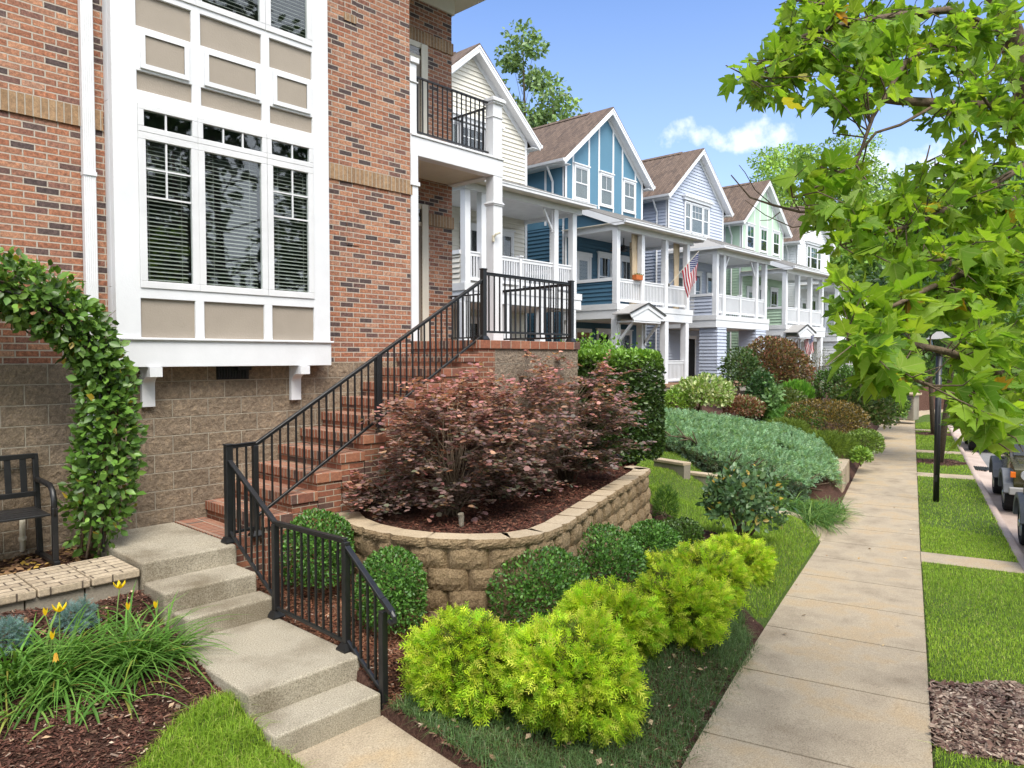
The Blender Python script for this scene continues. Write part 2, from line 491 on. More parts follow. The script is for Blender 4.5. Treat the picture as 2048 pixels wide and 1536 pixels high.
CTRL = np.array([
    (2.4, 4.5, -2.70), (2.4, 4.8, -2.60), (2.4, 5.1, -2.50), (2.4, 5.8, -2.42), (2.4, 6.3, -2.30), (2.45, 6.85, -2.12), (1.4, 6.85, -2.06), (0, 6.8, -2.0), (1.5, 5.5, -2.42),
    (0, 5.5, -2.35), (-3, 6, -2.2), (1.6, 4.2, -2.68), (0, 4, -2.65), (2.4, 3.6, -2.83), (1, 3, -2.82), (-3, 3, -2.75), (1, 7.6, -1.93), (2.2, 8.2, -1.95), (-2, 8, -1.92),
    (3.5, 6.8, -2.25), (4.1, 6.6, -2.35), (4.0, 6.0, -2.45), (4.2, 5.2, -2.52), (3.6, 5.4, -2.47), (3.6, 4.9, -2.5), (3.6, 4.5, -2.70), (4.6, 4.8, -2.56), (5.2, 4.4, -2.62), (4, 3.8, -2.80),
    (4.0, 3.2, -2.88), (6, 4.6, -2.65), (8, 5.3, -2.68), (10, 6.0, -2.75), (7, 4.2, -2.82), (9.5, 4.8, -2.98), (11.5, 6, -2.9), (10.6, 6.8, -2.6), (11.3, 7.4, -2.4), (11, 9, -1.9), (9, 8, -2.2),
    (13.4, 8.3, -2.35), (13, 6.7, -2.85), (12, 5.6, -3.05), (15, 7.3, -2.8), (14.5, 6, -3.2), (16.5, 6.3, -3.3), (15, 9.2, -2.2), (13, 10, -1.8), (17.5, 10.6, -1.9), (18, 8, -2.7), (20, 7.8, -2.8),
    (6, 6, -2.2), (7.5, 6.5, -2.2), (5, 8, -2.0), (12, 13, -1.6), (17, 13, -1.5), (17, 15.6, -1.4), (8, 15, -1.6), (0, 14, -1.9), (10, 25, -1.4), (20, 16, -1.45), (25, 15.6, -1.5), (25, 12, -2.0), (25, 9.6, -2.75),
    (32, 15.6, -1.55), (32, 13, -2.0), (32, 11, -2.75), (38, 15.6, -1.6), (38, 13, -2.2), (44, 15.6, -1.75), (46, 17, -1.8), (30, 25, -1.5), (50, 25, -1.8), (60, 25, -2.5), (22, 8.6, -2.85), (28, 10.2, -2.8), (36, 12.2, -2.75)])


def H(x, y):
    x = np.asarray(x, float); y = np.asarray(y, float); shp = x.shape
    X = x.ravel(); Y = y.ravel()
    w = 1 / (((X[:, None] - CTRL[:, 0]) ** 2 + (Y[:, None] - CTRL[:, 1]) ** 2) ** 1.6 + 1e-4)
    z = (w * CTRL[:, 2]).sum(1) / w.sum(1)
    g = gs(X); d = Y - y_l(X)
    t = np.clip((d + .02) / .55, 0, 1); t = t * t * (3 - 2 * t)
    z = g + .015 + (z - g - .015) * t
    z = np.where(d < .03, g - .05, z)                       # under the pavement
    e = y_r(X) - Y
    z = np.where(e > -.03, g - .05, z)
    z = np.where((e > .0) & (e < 1.48), g + .01, z)         # verge
    z = np.where(e >= 1.48, g - .26, z)                     # under the road
    z = np.where(e > 11.0, g + .05 + np.minimum(.05 * (e - 11), 2.0), z)
    walk = (X > 2.57) & (X < 3.40) & (Y < 8.4)
    z = np.where(walk & (Y > 4.4), -3.0, z)
    z = np.where(walk & (Y <= 4.45) & (d > -.05), -2.9 - .07 * (4.45 - Y), z)
    return z.reshape(shp)


def h1(x, y): return float(H(np.array([x]), np.array([y]))[0])


def hit(u, v, z0=-2.8):
    """where the bearing meets the ground"""
    z = z0
    for _ in range(25):
        p = on(u, v, z=z); z = .5 * z + .5 * h1(p[0], p[1])
    p = on(u, v, z=z)
    return np.array([p[0], p[1], h1(p[0], p[1])])


def verge(x, y):
    e = y_r(x) - y
    return (e > .02) & (e < 1.47)


RX, RY = 7.35, .62
mulch_rings = [(7.2, .95, .92), (27.2, 6.05, .9), (37.2, 8.5, .85)]


def in_ring(x, y):
    o = np.zeros(np.shape(x), bool)
    for a, b, r in mulch_rings:
        o |= ((x - a) ** 2 + (y - b) ** 2) < (r + .12 * np.sin(5 * np.arctan2(y - b, x - a) + a)) ** 2
    return o


carriage = [13.75, 23.9, 29.9, 38.8, 9999]
def on_strip(x, y):
    o = np.zeros(np.shape(x), bool)
    for c in carriage: o |= np.abs(x - c + .27 * (y - y_r(c))) < .42
    return o


def zone(x, y):
    """1 turf, 2 dark evergreen lilyturf, 0 bark mulch"""
    x = np.asarray(x, float); y = np.asarray(y, float)
    wob = .07 * np.sin(3.1 * x + 1.3 * y) + .05 * np.sin(7.7 * x - 4.1 * y)
    o = np.zeros(x.shape, int)
    e = y_r(x) - y; d = y - y_l(x)
    o[(e > .0) & (e < 1.48) & ~in_ring(x, y)] = 1
    o[e > 11] = 1
    left = x < 2.52
    o[left & (y < 5.13 - .23 * (2.5 - x) ** 1.2 * (x < 2.5) * 1.0 + wob - .12 * (2.5 - x))] = 1
    o[(x > 3.43) & (x < 8.6) & (d > -.05) & (d < 1.3 + wob + .9 * np.clip(4.9 - x, 0, 1)) & (y < 4.45)] = 2
    o[(x >= 8.0) & (x < 17) & (d > -.05) & (d < .75 + wob + .35 * (x > 9.6))] = 1
    law = (x > 10.3) & (x < 15.4) & (y > y_l(x)) & (y < 9.6) & ~((x < 10.75) & (y < 7.2)) & (y - 6.0 < 1.3 * (x - 10.3) + wob)
    o[law] = 1
    o[(d > 8) & (x > 20)] = 1
    o[(x > 58) | (x < -8) | (y > 20)] = 1
    return o


def axis(parts):
    a = []
    for lo, hi, st in parts: a += list(np.arange(lo, hi - 1e-6, st))
    return np.array(a + [parts[-1][1]])


gx = axis([(-400, -60, 85), (-60, -12, 8), (-12, -1, .5), (-1, 1, .12), (1, 12, .055), (12, 17, .1), (17, 32, .25), (32, 60, .5), (60, 120, 6), (120, 700, 116)])
gy = axis([(-400, -60, 85), (-60, -12, 8), (-12, -2, .5), (-2, 0, .1), (0, 7, .055), (7, 10, .1), (10, 17, .2), (17, 30, 1), (30, 100, 7), (100, 600, 100)])
GX, GY = np.meshgrid(gx, gy, indexing='ij')
GZ = H(GX, GY)
V = np.stack([GX, GY, GZ], -1).reshape(-1, 3)
nx, ny = len(gx), len(gy)
I = (np.arange(nx - 1)[:, None] * ny + np.arange(ny - 1)[None]).ravel()
F = np.stack([I, I + ny, I + ny + 1, I + 1], 1)
cxy = V[F].mean(1)
zn = zone(cxy[:, 0], cxy[:, 1])
ground = npmesh('ground', V, F, [M['mulch'], M['turf']], smooth=True)
ground.data.polygons.foreach_set('material_index', (zn == 1).astype(np.int32))
tag(ground, 'sloping garden ground of bark mulch and turf along the house row', 'ground', kind='structure')


# ------------------------------------------------------------------ pavement, kerb, road
DX = 1 / math.hypot(1, .254)
def along(s):  # distance s along the pavement -> x
    return 5.66 + s * DX


mb = MB()
k = -9
while along(1.47 * (k + 1)) < 95:
    a, b = along(1.47 * k), along(1.47 * (k + 1)); g = .010
    n = 3 if a < BEND else 4
    xs = np.linspace(a + g, b - g, n)
    for j in range(n - 1):
        xa, xb = xs[j], xs[j + 1]
        vs = []
        for x in (xa, xb):
            sk = .25                                        # joints run square to the edge
            for y0, off in ((y_r(x), 0), (y_l(x), 1.65)):
                xx = x - off * .254 / 1.0
                vs.append((xx, float(y_r(xx)) + (0 if off == 0 else 1.65), float(gs(xx))))
        mb.quad(vs[0], vs[2], vs[3], vs[1])
        for q in ((0, 2), (3, 1)):
            A, B = vs[q[0]], vs[q[1]]
            mb.quad(A, (A[0], A[1], A[2] - .12), (B[0], B[1], B[2] - .12), B)
        for q, ok in (((1, 0), j == 0), ((2, 3), j == n - 2)):
            if ok:
                A, B = vs[q[0]], vs[q[1]]
                mb.quad(A, (A[0], A[1], A[2] - .03), (B[0], B[1], B[2] - .03), B)
    k += 1
tag(mb.build('pavement', M['walk']), 'pale jointed concrete pavement', 'pavement', kind='structure')


def ribbon(name, offs, zs, mat, x0=-30, x1=110, step=1.0, label=None):
    xs = np.arange(x0, x1, step); V = []; F = []
    for x in xs:
        for o, dz in zip(offs, zs): V.append((x, float(y_r(x)) - o, float(gs(x)) + dz))
    n = len(offs)
    for i in range(len(xs) - 1):
        for j in range(n - 1): F.append((i * n + j, i * n + j + 1, (i + 1) * n + j + 1, (i + 1) * n + j))
    o = npmesh(name, V, F, mat)
    return tag(o, label, name, kind='structure')


ribbon('kerb', [1.47, 1.475, 1.60, 1.63, 1.66, 2.12, 2.13], [-.06, .015, .015, 0, -.115, -.135, -.16], M['kerb'], label='pinkish concrete kerb and gutter beside the verge')
ribbon('road', [2.12, 6.0, 9.6, 9.65], [-.14, -.07, -.14, -.3], M['asphalt'], label='grey asphalt road behind the parked cars')
ribbon('opposite_kerb', [9.6, 10.0, 10.03, 10.2, 11.2], [-.14, -.12, 0, .02, .02], M['kerb'], label='concrete kerb on the other side of the road')
for c in carriage[:-1]:
    mb = MB()
    for dx in (0,):
        vs = []
        for o in (0.0, 1.468):
            for s in (-.40, .40):
                x = c + s + .27 * o; vs.append((x, float(y_r(c)) + .254 * (x - c) - o - (.005 if o == 0 else 0), float(gs(x)) + .018))
        mb.quad(vs[0], vs[1], vs[3], vs[2])
        for A, B in ((vs[0], vs[2]), (vs[1], vs[3])): mb.quad(A, B, (B[0], B[1], B[2] - .1), (A[0], A[1], A[2] - .1))
    tag(mb.build('crossing_path', M['walk']), 'narrow concrete path crossing the grass verge', 'path', kind='structure')
# garden walk from the steps to the pavement
mb = MB()
pts = []
for y in np.linspace(4.515, 2.15, 9):
    t = (4.515 - y) / 2.4
    zz = -2.76 + (float(gs(3.0)) + .012 + 2.76) * t
    pts.append([(2.55 - .05 * t, y, zz), (3.43 - .02 * t, y, zz)])
for i in range(8):
    mb.quad(pts[i][0], pts[i][1], pts[i + 1][1], pts[i + 1][0])
    for s in (0, 1):
        A, B = pts[i][s], pts[i + 1][s]; mb.quad(A, B, (B[0], B[1], B[2] - .15), (A[0], A[1], A[2] - .15))
tag(mb.build('garden_path', M['walk']), 'concrete path at the foot of the garden steps', 'path', kind='structure')
# neighbour's path, climbing from the pavement towards the stepped wall
mb = MB(); q = []
for x, y, w in ((14.25, float(y_l(14.25)) - .02, .5), (13.8, 5.6, .46), (13.55, 6.15, .45)):
    zz = float(gs(x)) + .012 if y < y_l(x) + .05 else h1(x, y) + .02
    q.append(((x - w, y + (.254 * -w if y < y_l(x) + .05 else 0), zz), (x + w, y + (.254 * w if y < y_l(x) + .05 else 0), zz)))
for i in range(len(q) - 1):
    mb.quad(q[i][0], q[i][1], q[i + 1][1], q[i + 1][0])
    for s_ in (0, 1):
        A, B = q[i][s_], q[i + 1][s_]; mb.quad(A, B, (B[0], B[1], B[2] - .12), (A[0], A[1], A[2] - .12))
tag(mb.build('neighbour_path', M['walk']), 'concrete path leaving the pavement beside the lilyturf', 'path', kind='structure')

# ================================================================== brick town house
YF, YB, YR = 8.43, 8.19, 9.60           # facade, bay face, porch back wall
th = empty('brick_townhouse', (5, 9.5, -1.86), label='tall red brick town house with a white panelled bay window and corner balcony', cat='house')
mb = MB()
mb.box(-6, 6.92, YF, 8.75, -.07, 7.2)
mb.box(6.60, 6.92, 8.75, YR, .1, 7.2)
mb.box(6.9, 8.82, YR, 9.9, .1, 7.2)
mb.box(8.50, 8.82, 9.9, 19, -.6, 7.2)
mb.build('wall', M['brick'], th)
mb = MB(); mb.box(-6, 6.95, YF - .02, 8.8, -2.6, -.07); mb.box(8.5, 8.83, 9.58, 19, -2.2, .1)
mb.build('foundation', M['block'], th)
mb = MB()                                                        # soldier courses
for q in ((-6, 2.80, YF - .022, YF + .02, 2.36, 2.56), (5.40, 6.945, YF - .022, YF + .02, 2.36, 2.56), (8.27, 8.845, YR - .022, YR + .02, 2.24, 2.44), (7.6, 8.845, YR - .022, YR + .02, 5.24, 5.44)):
    MB().box(*q).build('soldier_course', M['soldier'], th)
mb = MB()                                                        # slim brick insets
for x0, z0, z1 in ((5.82, 1.52, 2.05), (5.80, 4.6, 5.4), (1.66, 1.0, 1.85)): MB().box(x0, x0 + .19, YF - .012, YF + .02, z0, z1).build('brick_inset', M['brick'], th)

mb = MB(); mb.box(5.80, 5.99, YF - .014, YF + .02, 4.50, 4.60); mb.build('inset_sill', M['soldier'], th)

# bay: frame boards on a box, taupe panels set back, real window openings
K = YB / 7.95
XL, XR = 2.815, 5.39
cols = [(3.06, 3.642), (3.743, 4.474), (4.578, 5.156)]
zb = dict(bot=-.108, shelf=.185, p0=.207, p1=.624, w0=.735, w1=2.345, t0=2.41, t1=2.665, r3=2.805, r3t=3.005, r1=3.467, r1t=3.812, u0=3.90, top=5.7)
bay = MB()
bay.box(XL, XR, YB + .11, YF - .001, zb['bot'], zb['w0']); bay.box(XL, XR, YB + .11, YF - .001, zb['t1'], zb['u0'])
bay.box(XL, XL + .03, YB + .11, YF - .001, zb['w0'], zb['t1']); bay.box(XR - .03, XR, YB + .11, YF - .001, zb['w0'], zb['t1'])
bay.box(XL, XL + .03, YB + .11, YF - .001, zb['u0'], zb['top']); bay.box(XR - .03, XR, YB + .11, YF - .001, zb['u0'], zb['top'])
bay.box(XL, cols[0][0], YB, YB + .11, zb['shelf'], zb['top']); bay.box(cols[2][1], XR, YB, YB + .11, zb['shelf'], zb['top'])
bay.box(XL - .004, XR + .004, YB - .012, YB + .11, zb['bot'], zb['shelf'])                    # bottom fascia
for a, b in ((cols[0][1], cols[1][0]), (cols[1][1], cols[2][0])):
    bay.box(a, b, YB + .001, YB + .11, zb['shelf'], zb['w0']); bay.box(a, b, YB + .001, YB + .11, zb['t1'], zb['u0'])
X0, X1 = cols[0][0], cols[2][1]
for a, b in ((zb['shelf'], zb['p0']), (zb['p1'], zb['w0']), (zb['t1'], zb['r3']), (zb['r3t'], zb['r1']), (zb['r1t'], zb['u0'])):
    bay.box(X0 - .01, X1 + .01, YB + .0005, YB + .105, a, b)
bw = bay.build('bay_window', M['white'], th, bevel=.004, seg=1)
mb = MB(); mb.box(XL - .03, XR + .03, YB - .04, YB + .05, zb['shelf'] - .004, zb['shelf'] + .02); mb.build('ledge', M['white'], bw, bevel=.006)
for a, b in cols:
    for z0, z1 in ((zb['p0'], zb['p1']), (zb['r3'], zb['r3t']), (zb['r1'], zb['r1t'])):
        MB().box(a, b, YB + .03, YB + .09, z0, z1).build('taupe_panel', M['taupe'], bw)
    m_ = MB(); x0, x1, z0, z1 = a + .085, b - .085, 3.085, 3.385
    for k, (w, dpt) in enumerate(((.0, .022), (.025, .012))):
        i = k * .025
        m_.box(x0 - .05 + i, x1 + .05 - i, YB - dpt - .0, YB + .02, z1 + .0, z1 + .05 - i); m_.box(x0 - .05 + i, x1 + .05 - i, YB - dpt, YB + .02, z0 - .05 + i, z0)
        m_.box(x0 - .05 + i, x0, YB - dpt, YB + .02, z0, z1); m_.box(x1, x1 + .05 - i, YB - dpt, YB + .02, z0, z1)
    m_.build('panel_moulding', M['white'], bw)
    MB().box(x0, x1, YB - .006, YB + .02, z0, z1).build('taupe_panel', M['taupe'], bw)


def sash(x0, x1, y, z0, z1, fw_, mat, parent, vert=(), horiz=(), mun=.018, glass='glass', name='window', depth=.05, fname=None):
    """window: frame (part), pane and bars (sub-parts)"""
    m_ = MB()
    m_.box(x0, x1, y, y + depth, z1 - fw_, z1); m_.box(x0, x1, y, y + depth, z0, z0 + fw_)
    m_.box(x0, x0 + fw_, y, y + depth, z0 + fw_, z1 - fw_); m_.box(x1 - fw_, x1, y, y + depth, z0 + fw_, z1 - fw_)
    f = m_.build(name, mat, parent, bevel=.004, seg=1)
    mb_ = MB()
    for v in vert: mb_.box(v[0] - mun / 2, v[0] + mun / 2, y + .012, y + .03, v[1], v[2])
    for h in horiz: mb_.box(h[1], h[2], y + .013, y + .031, h[0] - mun / 2, h[0] + mun / 2)
    if vert or horiz: mb_.build('glazing_bar', mat, f)
    MB().box(x0 + fw_ - .004, x1 - fw_ + .004, y + .024, y + .027, z0 + fw_ - .004, z1 - fw_ + .004).build('pane', M[glass], f)
    return f


for ci, (a, b) in enumerate(cols):
    a2, b2 = (a - .0 if ci else a), b
    mid = (a + b) / 2; zi0, zi1 = zb['w0'] + .045, zb['w1'] - .04
    e0 = -.05 if ci else 0; e1 = .05 if ci < 2 else 0
    if ci != 1:
        vt = [(mid, 1.705, zi1)]; hz = [(2.0, a + .03, b - .03), (1.705, a + .03, b - .03)]
    else: vt, hz = [], []
    f = sash(a + e0, b + e1, YB - .014, zb['w0'] - .001, zb['w1'] + .03, .045 + .03, M['white2'], th, vt, hz)
    vs = [(a + (b - a) * t, zb['t0'], zb['t1'] - .03) for t in ((.5,) if ci != 1 else (.34, .66))]
    sash(a + e0, b + e1, YB - .016, zb['t0'] - .035, zb['t1'] + .002, .06, M['white2'], th, vs, [], name='transom_window')
    bl = MB(); z = zi0 + .02
    while z < zi1 - .01:
        for xa, xb in ((a + .045, b - .045),):
            bl.add([(xa, YB + .055, z - .019), (xb, YB + .055, z - .019), (xb, YB + .085, z - .002), (xa, YB + .085, z - .002), (xa, YB + .10, z + .004), (xb, YB + .10, z + .004)], [(0, 1, 2, 3), (3, 2, 5, 4)])
        z += .0445
    for t in (.2, .8): bl.box(a + (b - a) * t - .0015, a + (b - a) * t + .0015, YB + .050, YB + .053, zi0, zi1)
    bl.build('blind', M['blind'], th)
    u = sash(a + e0, b + e1, YB - .014, zb['u0'] - .02, 5.5, .07, M['white2'], th, [], [])
    bl = MB(); z = zb['u0'] + .08
    while z < 5.3:
        bl.add([(a + .045, YB + .06, z - .014), (b - .045, YB + .06, z - .014), (b - .045, YB + .10, z + .012), (a + .045, YB + .10, z + .012)], [(0, 1, 2, 3)]); z += .0445
    bl.build('blind', M['blind'], th)
MB().box(XL + .04, XR - .04, YF - .012, YF - .004, zb['w0'], 5.6).build('window_backing', M['dark'], th)

for x in (3.117, 4.918):                                         # brackets under the bay
    m_ = MB(); y0 = YF - .02
    m_.box(x, x + .135, y0 - .06, y0, -.545, -.11)
    n = 7; prof = [(y0 - .06, -.11), (y0 - .06, -.30)] + [(y0 - .06 - .13 * (1 - math.cos(t * PI / 2)), -.30 + .085 * math.sin(t * PI / 2)) for t in np.linspace(.15, 1, n)] + [(y0 - .275, -.215), (y0 - .275, -.11)]
    m_.prism(prof, 'x', x + .002, x + .133)
    m_.build('bracket', M['white'], th, bevel=.004, seg=1)
m_ = MB(); m_.box(3.97, 4.37, YF - .035, YF - .018, -.265, -.09)
v = m_.build('foundation_vent', M['black'], th)
m_ = MB()
for i in range(11): m_.box(3.985 + i * .034, 3.997 + i * .034, YF - .05, YF - .034, -.255, -.11)
m_.box(4.19, 4.36, YF - .12, YF - .035, -.155, -.11)
m_.build('vent_grille', M['black'], v)
m_ = MB()                                                        # corrugated downpipe
x0, x1, y1 = 2.585, 2.70, YF - .012
prof = []
for i in range(13):
    t = i / 12; prof.append((x0 + (x1 - x0) * t, y1 - .075 - (.006 if i % 2 else 0)))
prof += [(x1, y1), (x0, y1)]
m_.prism(prof, 'z', -1.95, 7)
m_.box(x0 - .006, x1 + .006, y1 - .09, y1, 1.86, 1.90); m_.box(x0 - .006, x1 + .006, y1 - .09, y1, 4.6, 4.64)
m_.build('downpipe', M['white'], th)

# corner porch: pilaster, balcony, column, doors
m_ = MB()
m_.box(6.925, 7.06, YF - .02, YF + .25, .23, 2.95); m_.box(6.905, 7.08, YF - .04, YF + .27, 2.50, 2.56); m_.box(6.915, 7.07, YF - .03, YF + .26, .23, .40)
m_.build('pilaster', M['white'], th, bevel=.005, seg=1)
m_ = MB()
m_.box(6.925, 8.875, YF - .012, YF + .16, 2.95, 3.225); m_.box(8.70, 8.872, YF + .16, 9.58, 2.97, 3.22)
m_.box(6.93, 8.89, YF - .03, 9.58, 3.226, 3.262)
m_.build('balcony_beam', M['white'], th, bevel=.006, seg=1)
m_ = MB(); m_.box(6.93, 8.72, YF + .16, 9.58, 3.0, 3.03)
for i in range(12): m_.box(6.93, 8.72, YF + .16 + i * .083, YF + .16 + i * .083 + .078, 2.992, 3.001)
m_.build('balcony_soffit', M['cream'], th)
m_ = MB(); cx0, cx1, cy0, cy1 = 8.655, 8.865, YF - .01, YF + .17
m_.box(cx0, cx1, cy0, cy1, .229, 2.95)
for z0, z1, o in ((.229, .40, .012), (2.475, 2.50, .015), (2.50, 2.52, .028), (2.52, 2.54, .015)): m_.box(cx0 - o, cx1 + o, cy0 - o, cy1 + o, z0, z1)
m_.build('column', M['white'], th, bevel=.006, seg=1)
m_ = MB(); m_.box(8.66, 8.865, YF, YF + .18, 3.262, 4.15)
for z0, z1, o in ((3.90, 3.92, .014), (4.12, 4.15, .03), (4.15, 4.20, .05), (4.20, 4.22, .03)): m_.box(8.66 - o, 8.865 + o, YF - o, YF + .18 + o, z0, z1)
m_.build('balcony_newel', M['white'], th, bevel=.005, seg=1)
m_ = MB(); m_.box(6.93, 7.06, YF + .01, YF + .2, 3.262, 4.32)
for z0, z1, o in ((4.0, 4.02, .02), (4.28, 4.36, .03)): m_.box(6.93, 7.06 + o, YF + .01 - o, YF + .2 + o, z0, z1)
m_.build('balcony_pilaster', M['white'], th, bevel=.005, seg=1)
# balcony railing
br = MB()
def rail_run(mb_, p, q, z0, z1, step, r=.008, top=(.045, .022), skip=0):
    p = np.array(p, float); q = np.array(q, float); L = np.linalg.norm(q - p)
    mb_.bar((*p, z1), (*q, z1), *top); mb_.bar((*p, z0), (*q, z0), .03, .022)
    n = int(L / step)
    for i in range(1, n + 1):
        c = p + (q - p) * i / (n + 1); mb_.box(c[0] - r, c[0] + r, c[1] - r, c[1] + r, z0, z1)
rail_run(br, (7.06, YF + .11), (8.65, YF + .11), 3.34, 4.14, .105)
rail_run(br, (8.80, YF + .29), (8.80, 9.59), 3.34, 4.14, .105)
br.build('balcony_railing', M['black'], th)
rl = MB(); rail_run(rl, (8.79, 8.745), (8.79, 9.59), .33, 1.06, .105); rl.build('porch_railing', M['black'], th)
# doors in the porch back wall
for z0, z1, zt in ((.23, 2.20, 2.575), (3.26, 4.95, 5.235)):
    m_ = MB(); y = YR
    m_.box(8.12, 8.26, y - .025, y + .0, z0, zt); m_.box(7.05, 7.16, y - .025, y, z0, zt); m_.box(7.16, 8.12, y - .025, y, zt - .09, zt); m_.box(7.16, 8.12, y - .02, y, z1, z1 + .07)
    m_.box(8.10, 8.145, y - .045, y - .024, z0, zt - .02)
    f = m_.build('door_frame', M['cream'], th, bevel=.004, seg=1)
    d = MB().box(7.16, 8.10, y - .018, y - .003, z0, z1); d.box(7.30, 7.60, y - .026, y - .017, z0 + .2, z0 + .85); d.box(7.68, 7.98, y - .026, y - .017, z0 + .2, z0 + .85)
    dd = d.build('door', M['door_taupe'], th)
    if z0 > 3: MB().box(7.62, 7.98, y - .03, y - .018, z0 + 1.0, z0 + 1.6).build('door_panel', M['white2'], dd)
    MB().box(7.16, 8.12, y - .015, y - .004, z1 + .07, zt - .09).build('transom_pane', M['glass_far'], f)
# eaves
m_ = MB(); m_.box(-6, 9.42, YF - .62, 19, 6.32, 6.42); m_.box(-6, 8.86, YF - .04, YF - .001, 5.98, 6.32); m_.box(6.9, 8.86, YR - .04, YR - .001, 5.93, 6.32); m_.box(8.82, 8.86, YR, 19, 5.93, 6.32)
m_.build('eaves_soffit', M['cream'], th)
m_ = MB(); m_.box(-6, 9.47, YF - .67, YF - .58, 6.40, 6.58); m_.box(9.38, 9.47, YF - .58, 19, 6.40, 6.58)
m_.prism([(9.47, 6.45), (9.55, 6.5), (9.58, 6.6), (9.47, 6.6)], 'y', YF - .7, 19); m_.prism([(YF - .67, 6.45), (YF - .75, 6.5), (YF - .78, 6.6), (YF - .67, 6.6)], 'x', -6, 9.55)
m_.build('gutter', M['white2'], th)
m_ = MB(); m_.tube([(9.50, 11.4, 6.5), (9.45, 11.4, 6.3), (9.0, 11.4, 6.0), (8.9, 11.4, 5.8), (8.9, 11.4, 0)], .045, 8); m_.build('downpipe', M['white2'], th)
m_ = MB(); m_.add([(-6, YF - .75, 6.6), (9.55, YF - .75, 6.6), (9.55, 19, 6.6), (-6, 19, 6.6), (-4, 13.5, 9.6), (7.0, 13.5, 9.6)], [(0, 1, 5, 4), (1, 2, 5), (2, 3, 4, 5), (3, 0, 4)]); m_.build('roof', M['shingle'], th)
# shepherd hook lamp on the column
m_ = MB(); m_.tube([(8.64, 8.42, 1.95), (8.66, 8.37, 2.0), (8.72, 8.34, 2.03)], .02, 6); m_.box(8.62, 8.66, 8.40, 8.43, 1.88, 1.98); m_.build('flag_bracket', M['pvc'], th)

# ================================================================== brick stair
YS0 = 7.06
st = empty('brick_staircase', (4, YS0, -1.86), label='red brick staircase climbing along the block foundation to the front landing', cat='staircase')
TX = [3.815 + .3126 * i for i in range(11)]; TZ = [-1.67 + .19 * i for i in range(11)]
bd = MB()
for i in range(10):
    bd.box(TX[i] + .02, TX[i + 1] + .03, YS0, YF - .021, -2.7, TZ[i] - .105)
bd.box(3.475, TX[0] + .02, YS0 + .06, YF - .021, -2.7, -1.951)
bd.build('brick_body', M['stairbrick'], st)
ns = MB()
for i in range(10): ns.box(TX[i], TX[i + 1] + .02, YS0 - .018, YF - .022, TZ[i] - .105, TZ[i])
for i in range(10): MB().box(TX[i], TX[i + 1] + .0195, YS0 - .018, YF - .022, TZ[i] - .105, TZ[i]).build('tread', M['rowlock'], st, bevel=.006, seg=2)
MB().box(3.46, 3.80, YS0 + .05, YF - .022, -1.95, -1.858).build('brick_apron', M['rowlock'], st)
m_ = MB(); m_.box(TX[10], 9.18, YS0 - .018, YF + .3, TZ[10] - .115, TZ[10]); m_.box(6.96, 8.82, YF + .3, 9.59, TZ[10] - .115, TZ[10] - .002)
m_.build('landing_paving', M['rowlock'], st, bevel=.006)
m_ = MB(); m_.box(7.28, 9.15, YS0 + .01, 9.57, -2.8, TZ[10] - .115); m_.build('landing_base', M['block_plain'], st)
m_ = MB(); m_.box(6.97, 7.28, YS0 + .004, YF, -2.8, TZ[10] - .116); m_.build('brick_return', M['stairbrick'], st)


# ------------------------------------------------------------------ iron railings
def post(p, z1, parent, name='post', w=.055, cap=True, foot=True):
    x, y, z0 = p; m_ = MB(); m_.box(x - w / 2, x + w / 2, y - w / 2, y + w / 2, z0, z1)
    if cap: m_.box(x - w / 2 - .006, x + w / 2 + .006, y - w / 2 - .006, y + w / 2 + .006, z1, z1 + .018)
    o = m_.build(name, M['black'], parent, bevel=.004, seg=1)
    if foot:
        m_ = MB(); a, b = w / 2 + .006, .062
        m_.add([(x - b, y - b, z0), (x + b, y - b, z0), (x + b, y + b, z0), (x - b, y + b, z0), (x - b, y - b, z0 + .014), (x + b, y - b, z0 + .014), (x + b, y + b, z0 + .014), (x - b, y + b, z0 + .014),
                (x - a, y - a, z0 + .06), (x + a, y - a, z0 + .06), (x + a, y + a, z0 + .06), (x - a, y + a, z0 + .06)],
               [(3, 2, 1, 0)] + [(i, (i + 1) % 4, 4 + (i + 1) % 4, 4 + i) for i in range(4)] + [(4 + i, 4 + (i + 1) % 4, 8 + (i + 1) % 4, 8 + i) for i in range(4)] + [(8, 9, 10, 11)])
        m_.build('post_foot', M['black'], o)
    return o


def rails(p, q, parent, zt, zb_, n, cap=(.05, .03)):
    """p,q plan points; zt/zb_ = (z at p, z at q) of top and bottom rail"""
    p = np.array(p, float); q = np.array(q, float)
    m_ = MB(); m_.bar((*p, zt[0]), (*q, zt[1]), .034, .03); m_.bar((*p, zt[0] + .02), (*q, zt[1] + .02), cap[0], .014); m_.build('top_rail', M['black'], parent, bevel=.004, seg=1)
    MB().bar((*p, zb_[0]), (*q, zb_[1]), .028, .03).build('bottom_rail', M['black'], parent, bevel=.003, seg=1)
    for i in range(n):
        t = (i + 1) / (n + 1); c = p + (q - p) * t
        MB().box(c[0] - .0085, c[0] + .0085, c[1] - .0085, c[1] + .0085, zb_[0] + (zb_[1] - zb_[0]) * t, zt[0] + (zt[1] - zt[0]) * t).build('baluster', M['black'], parent)


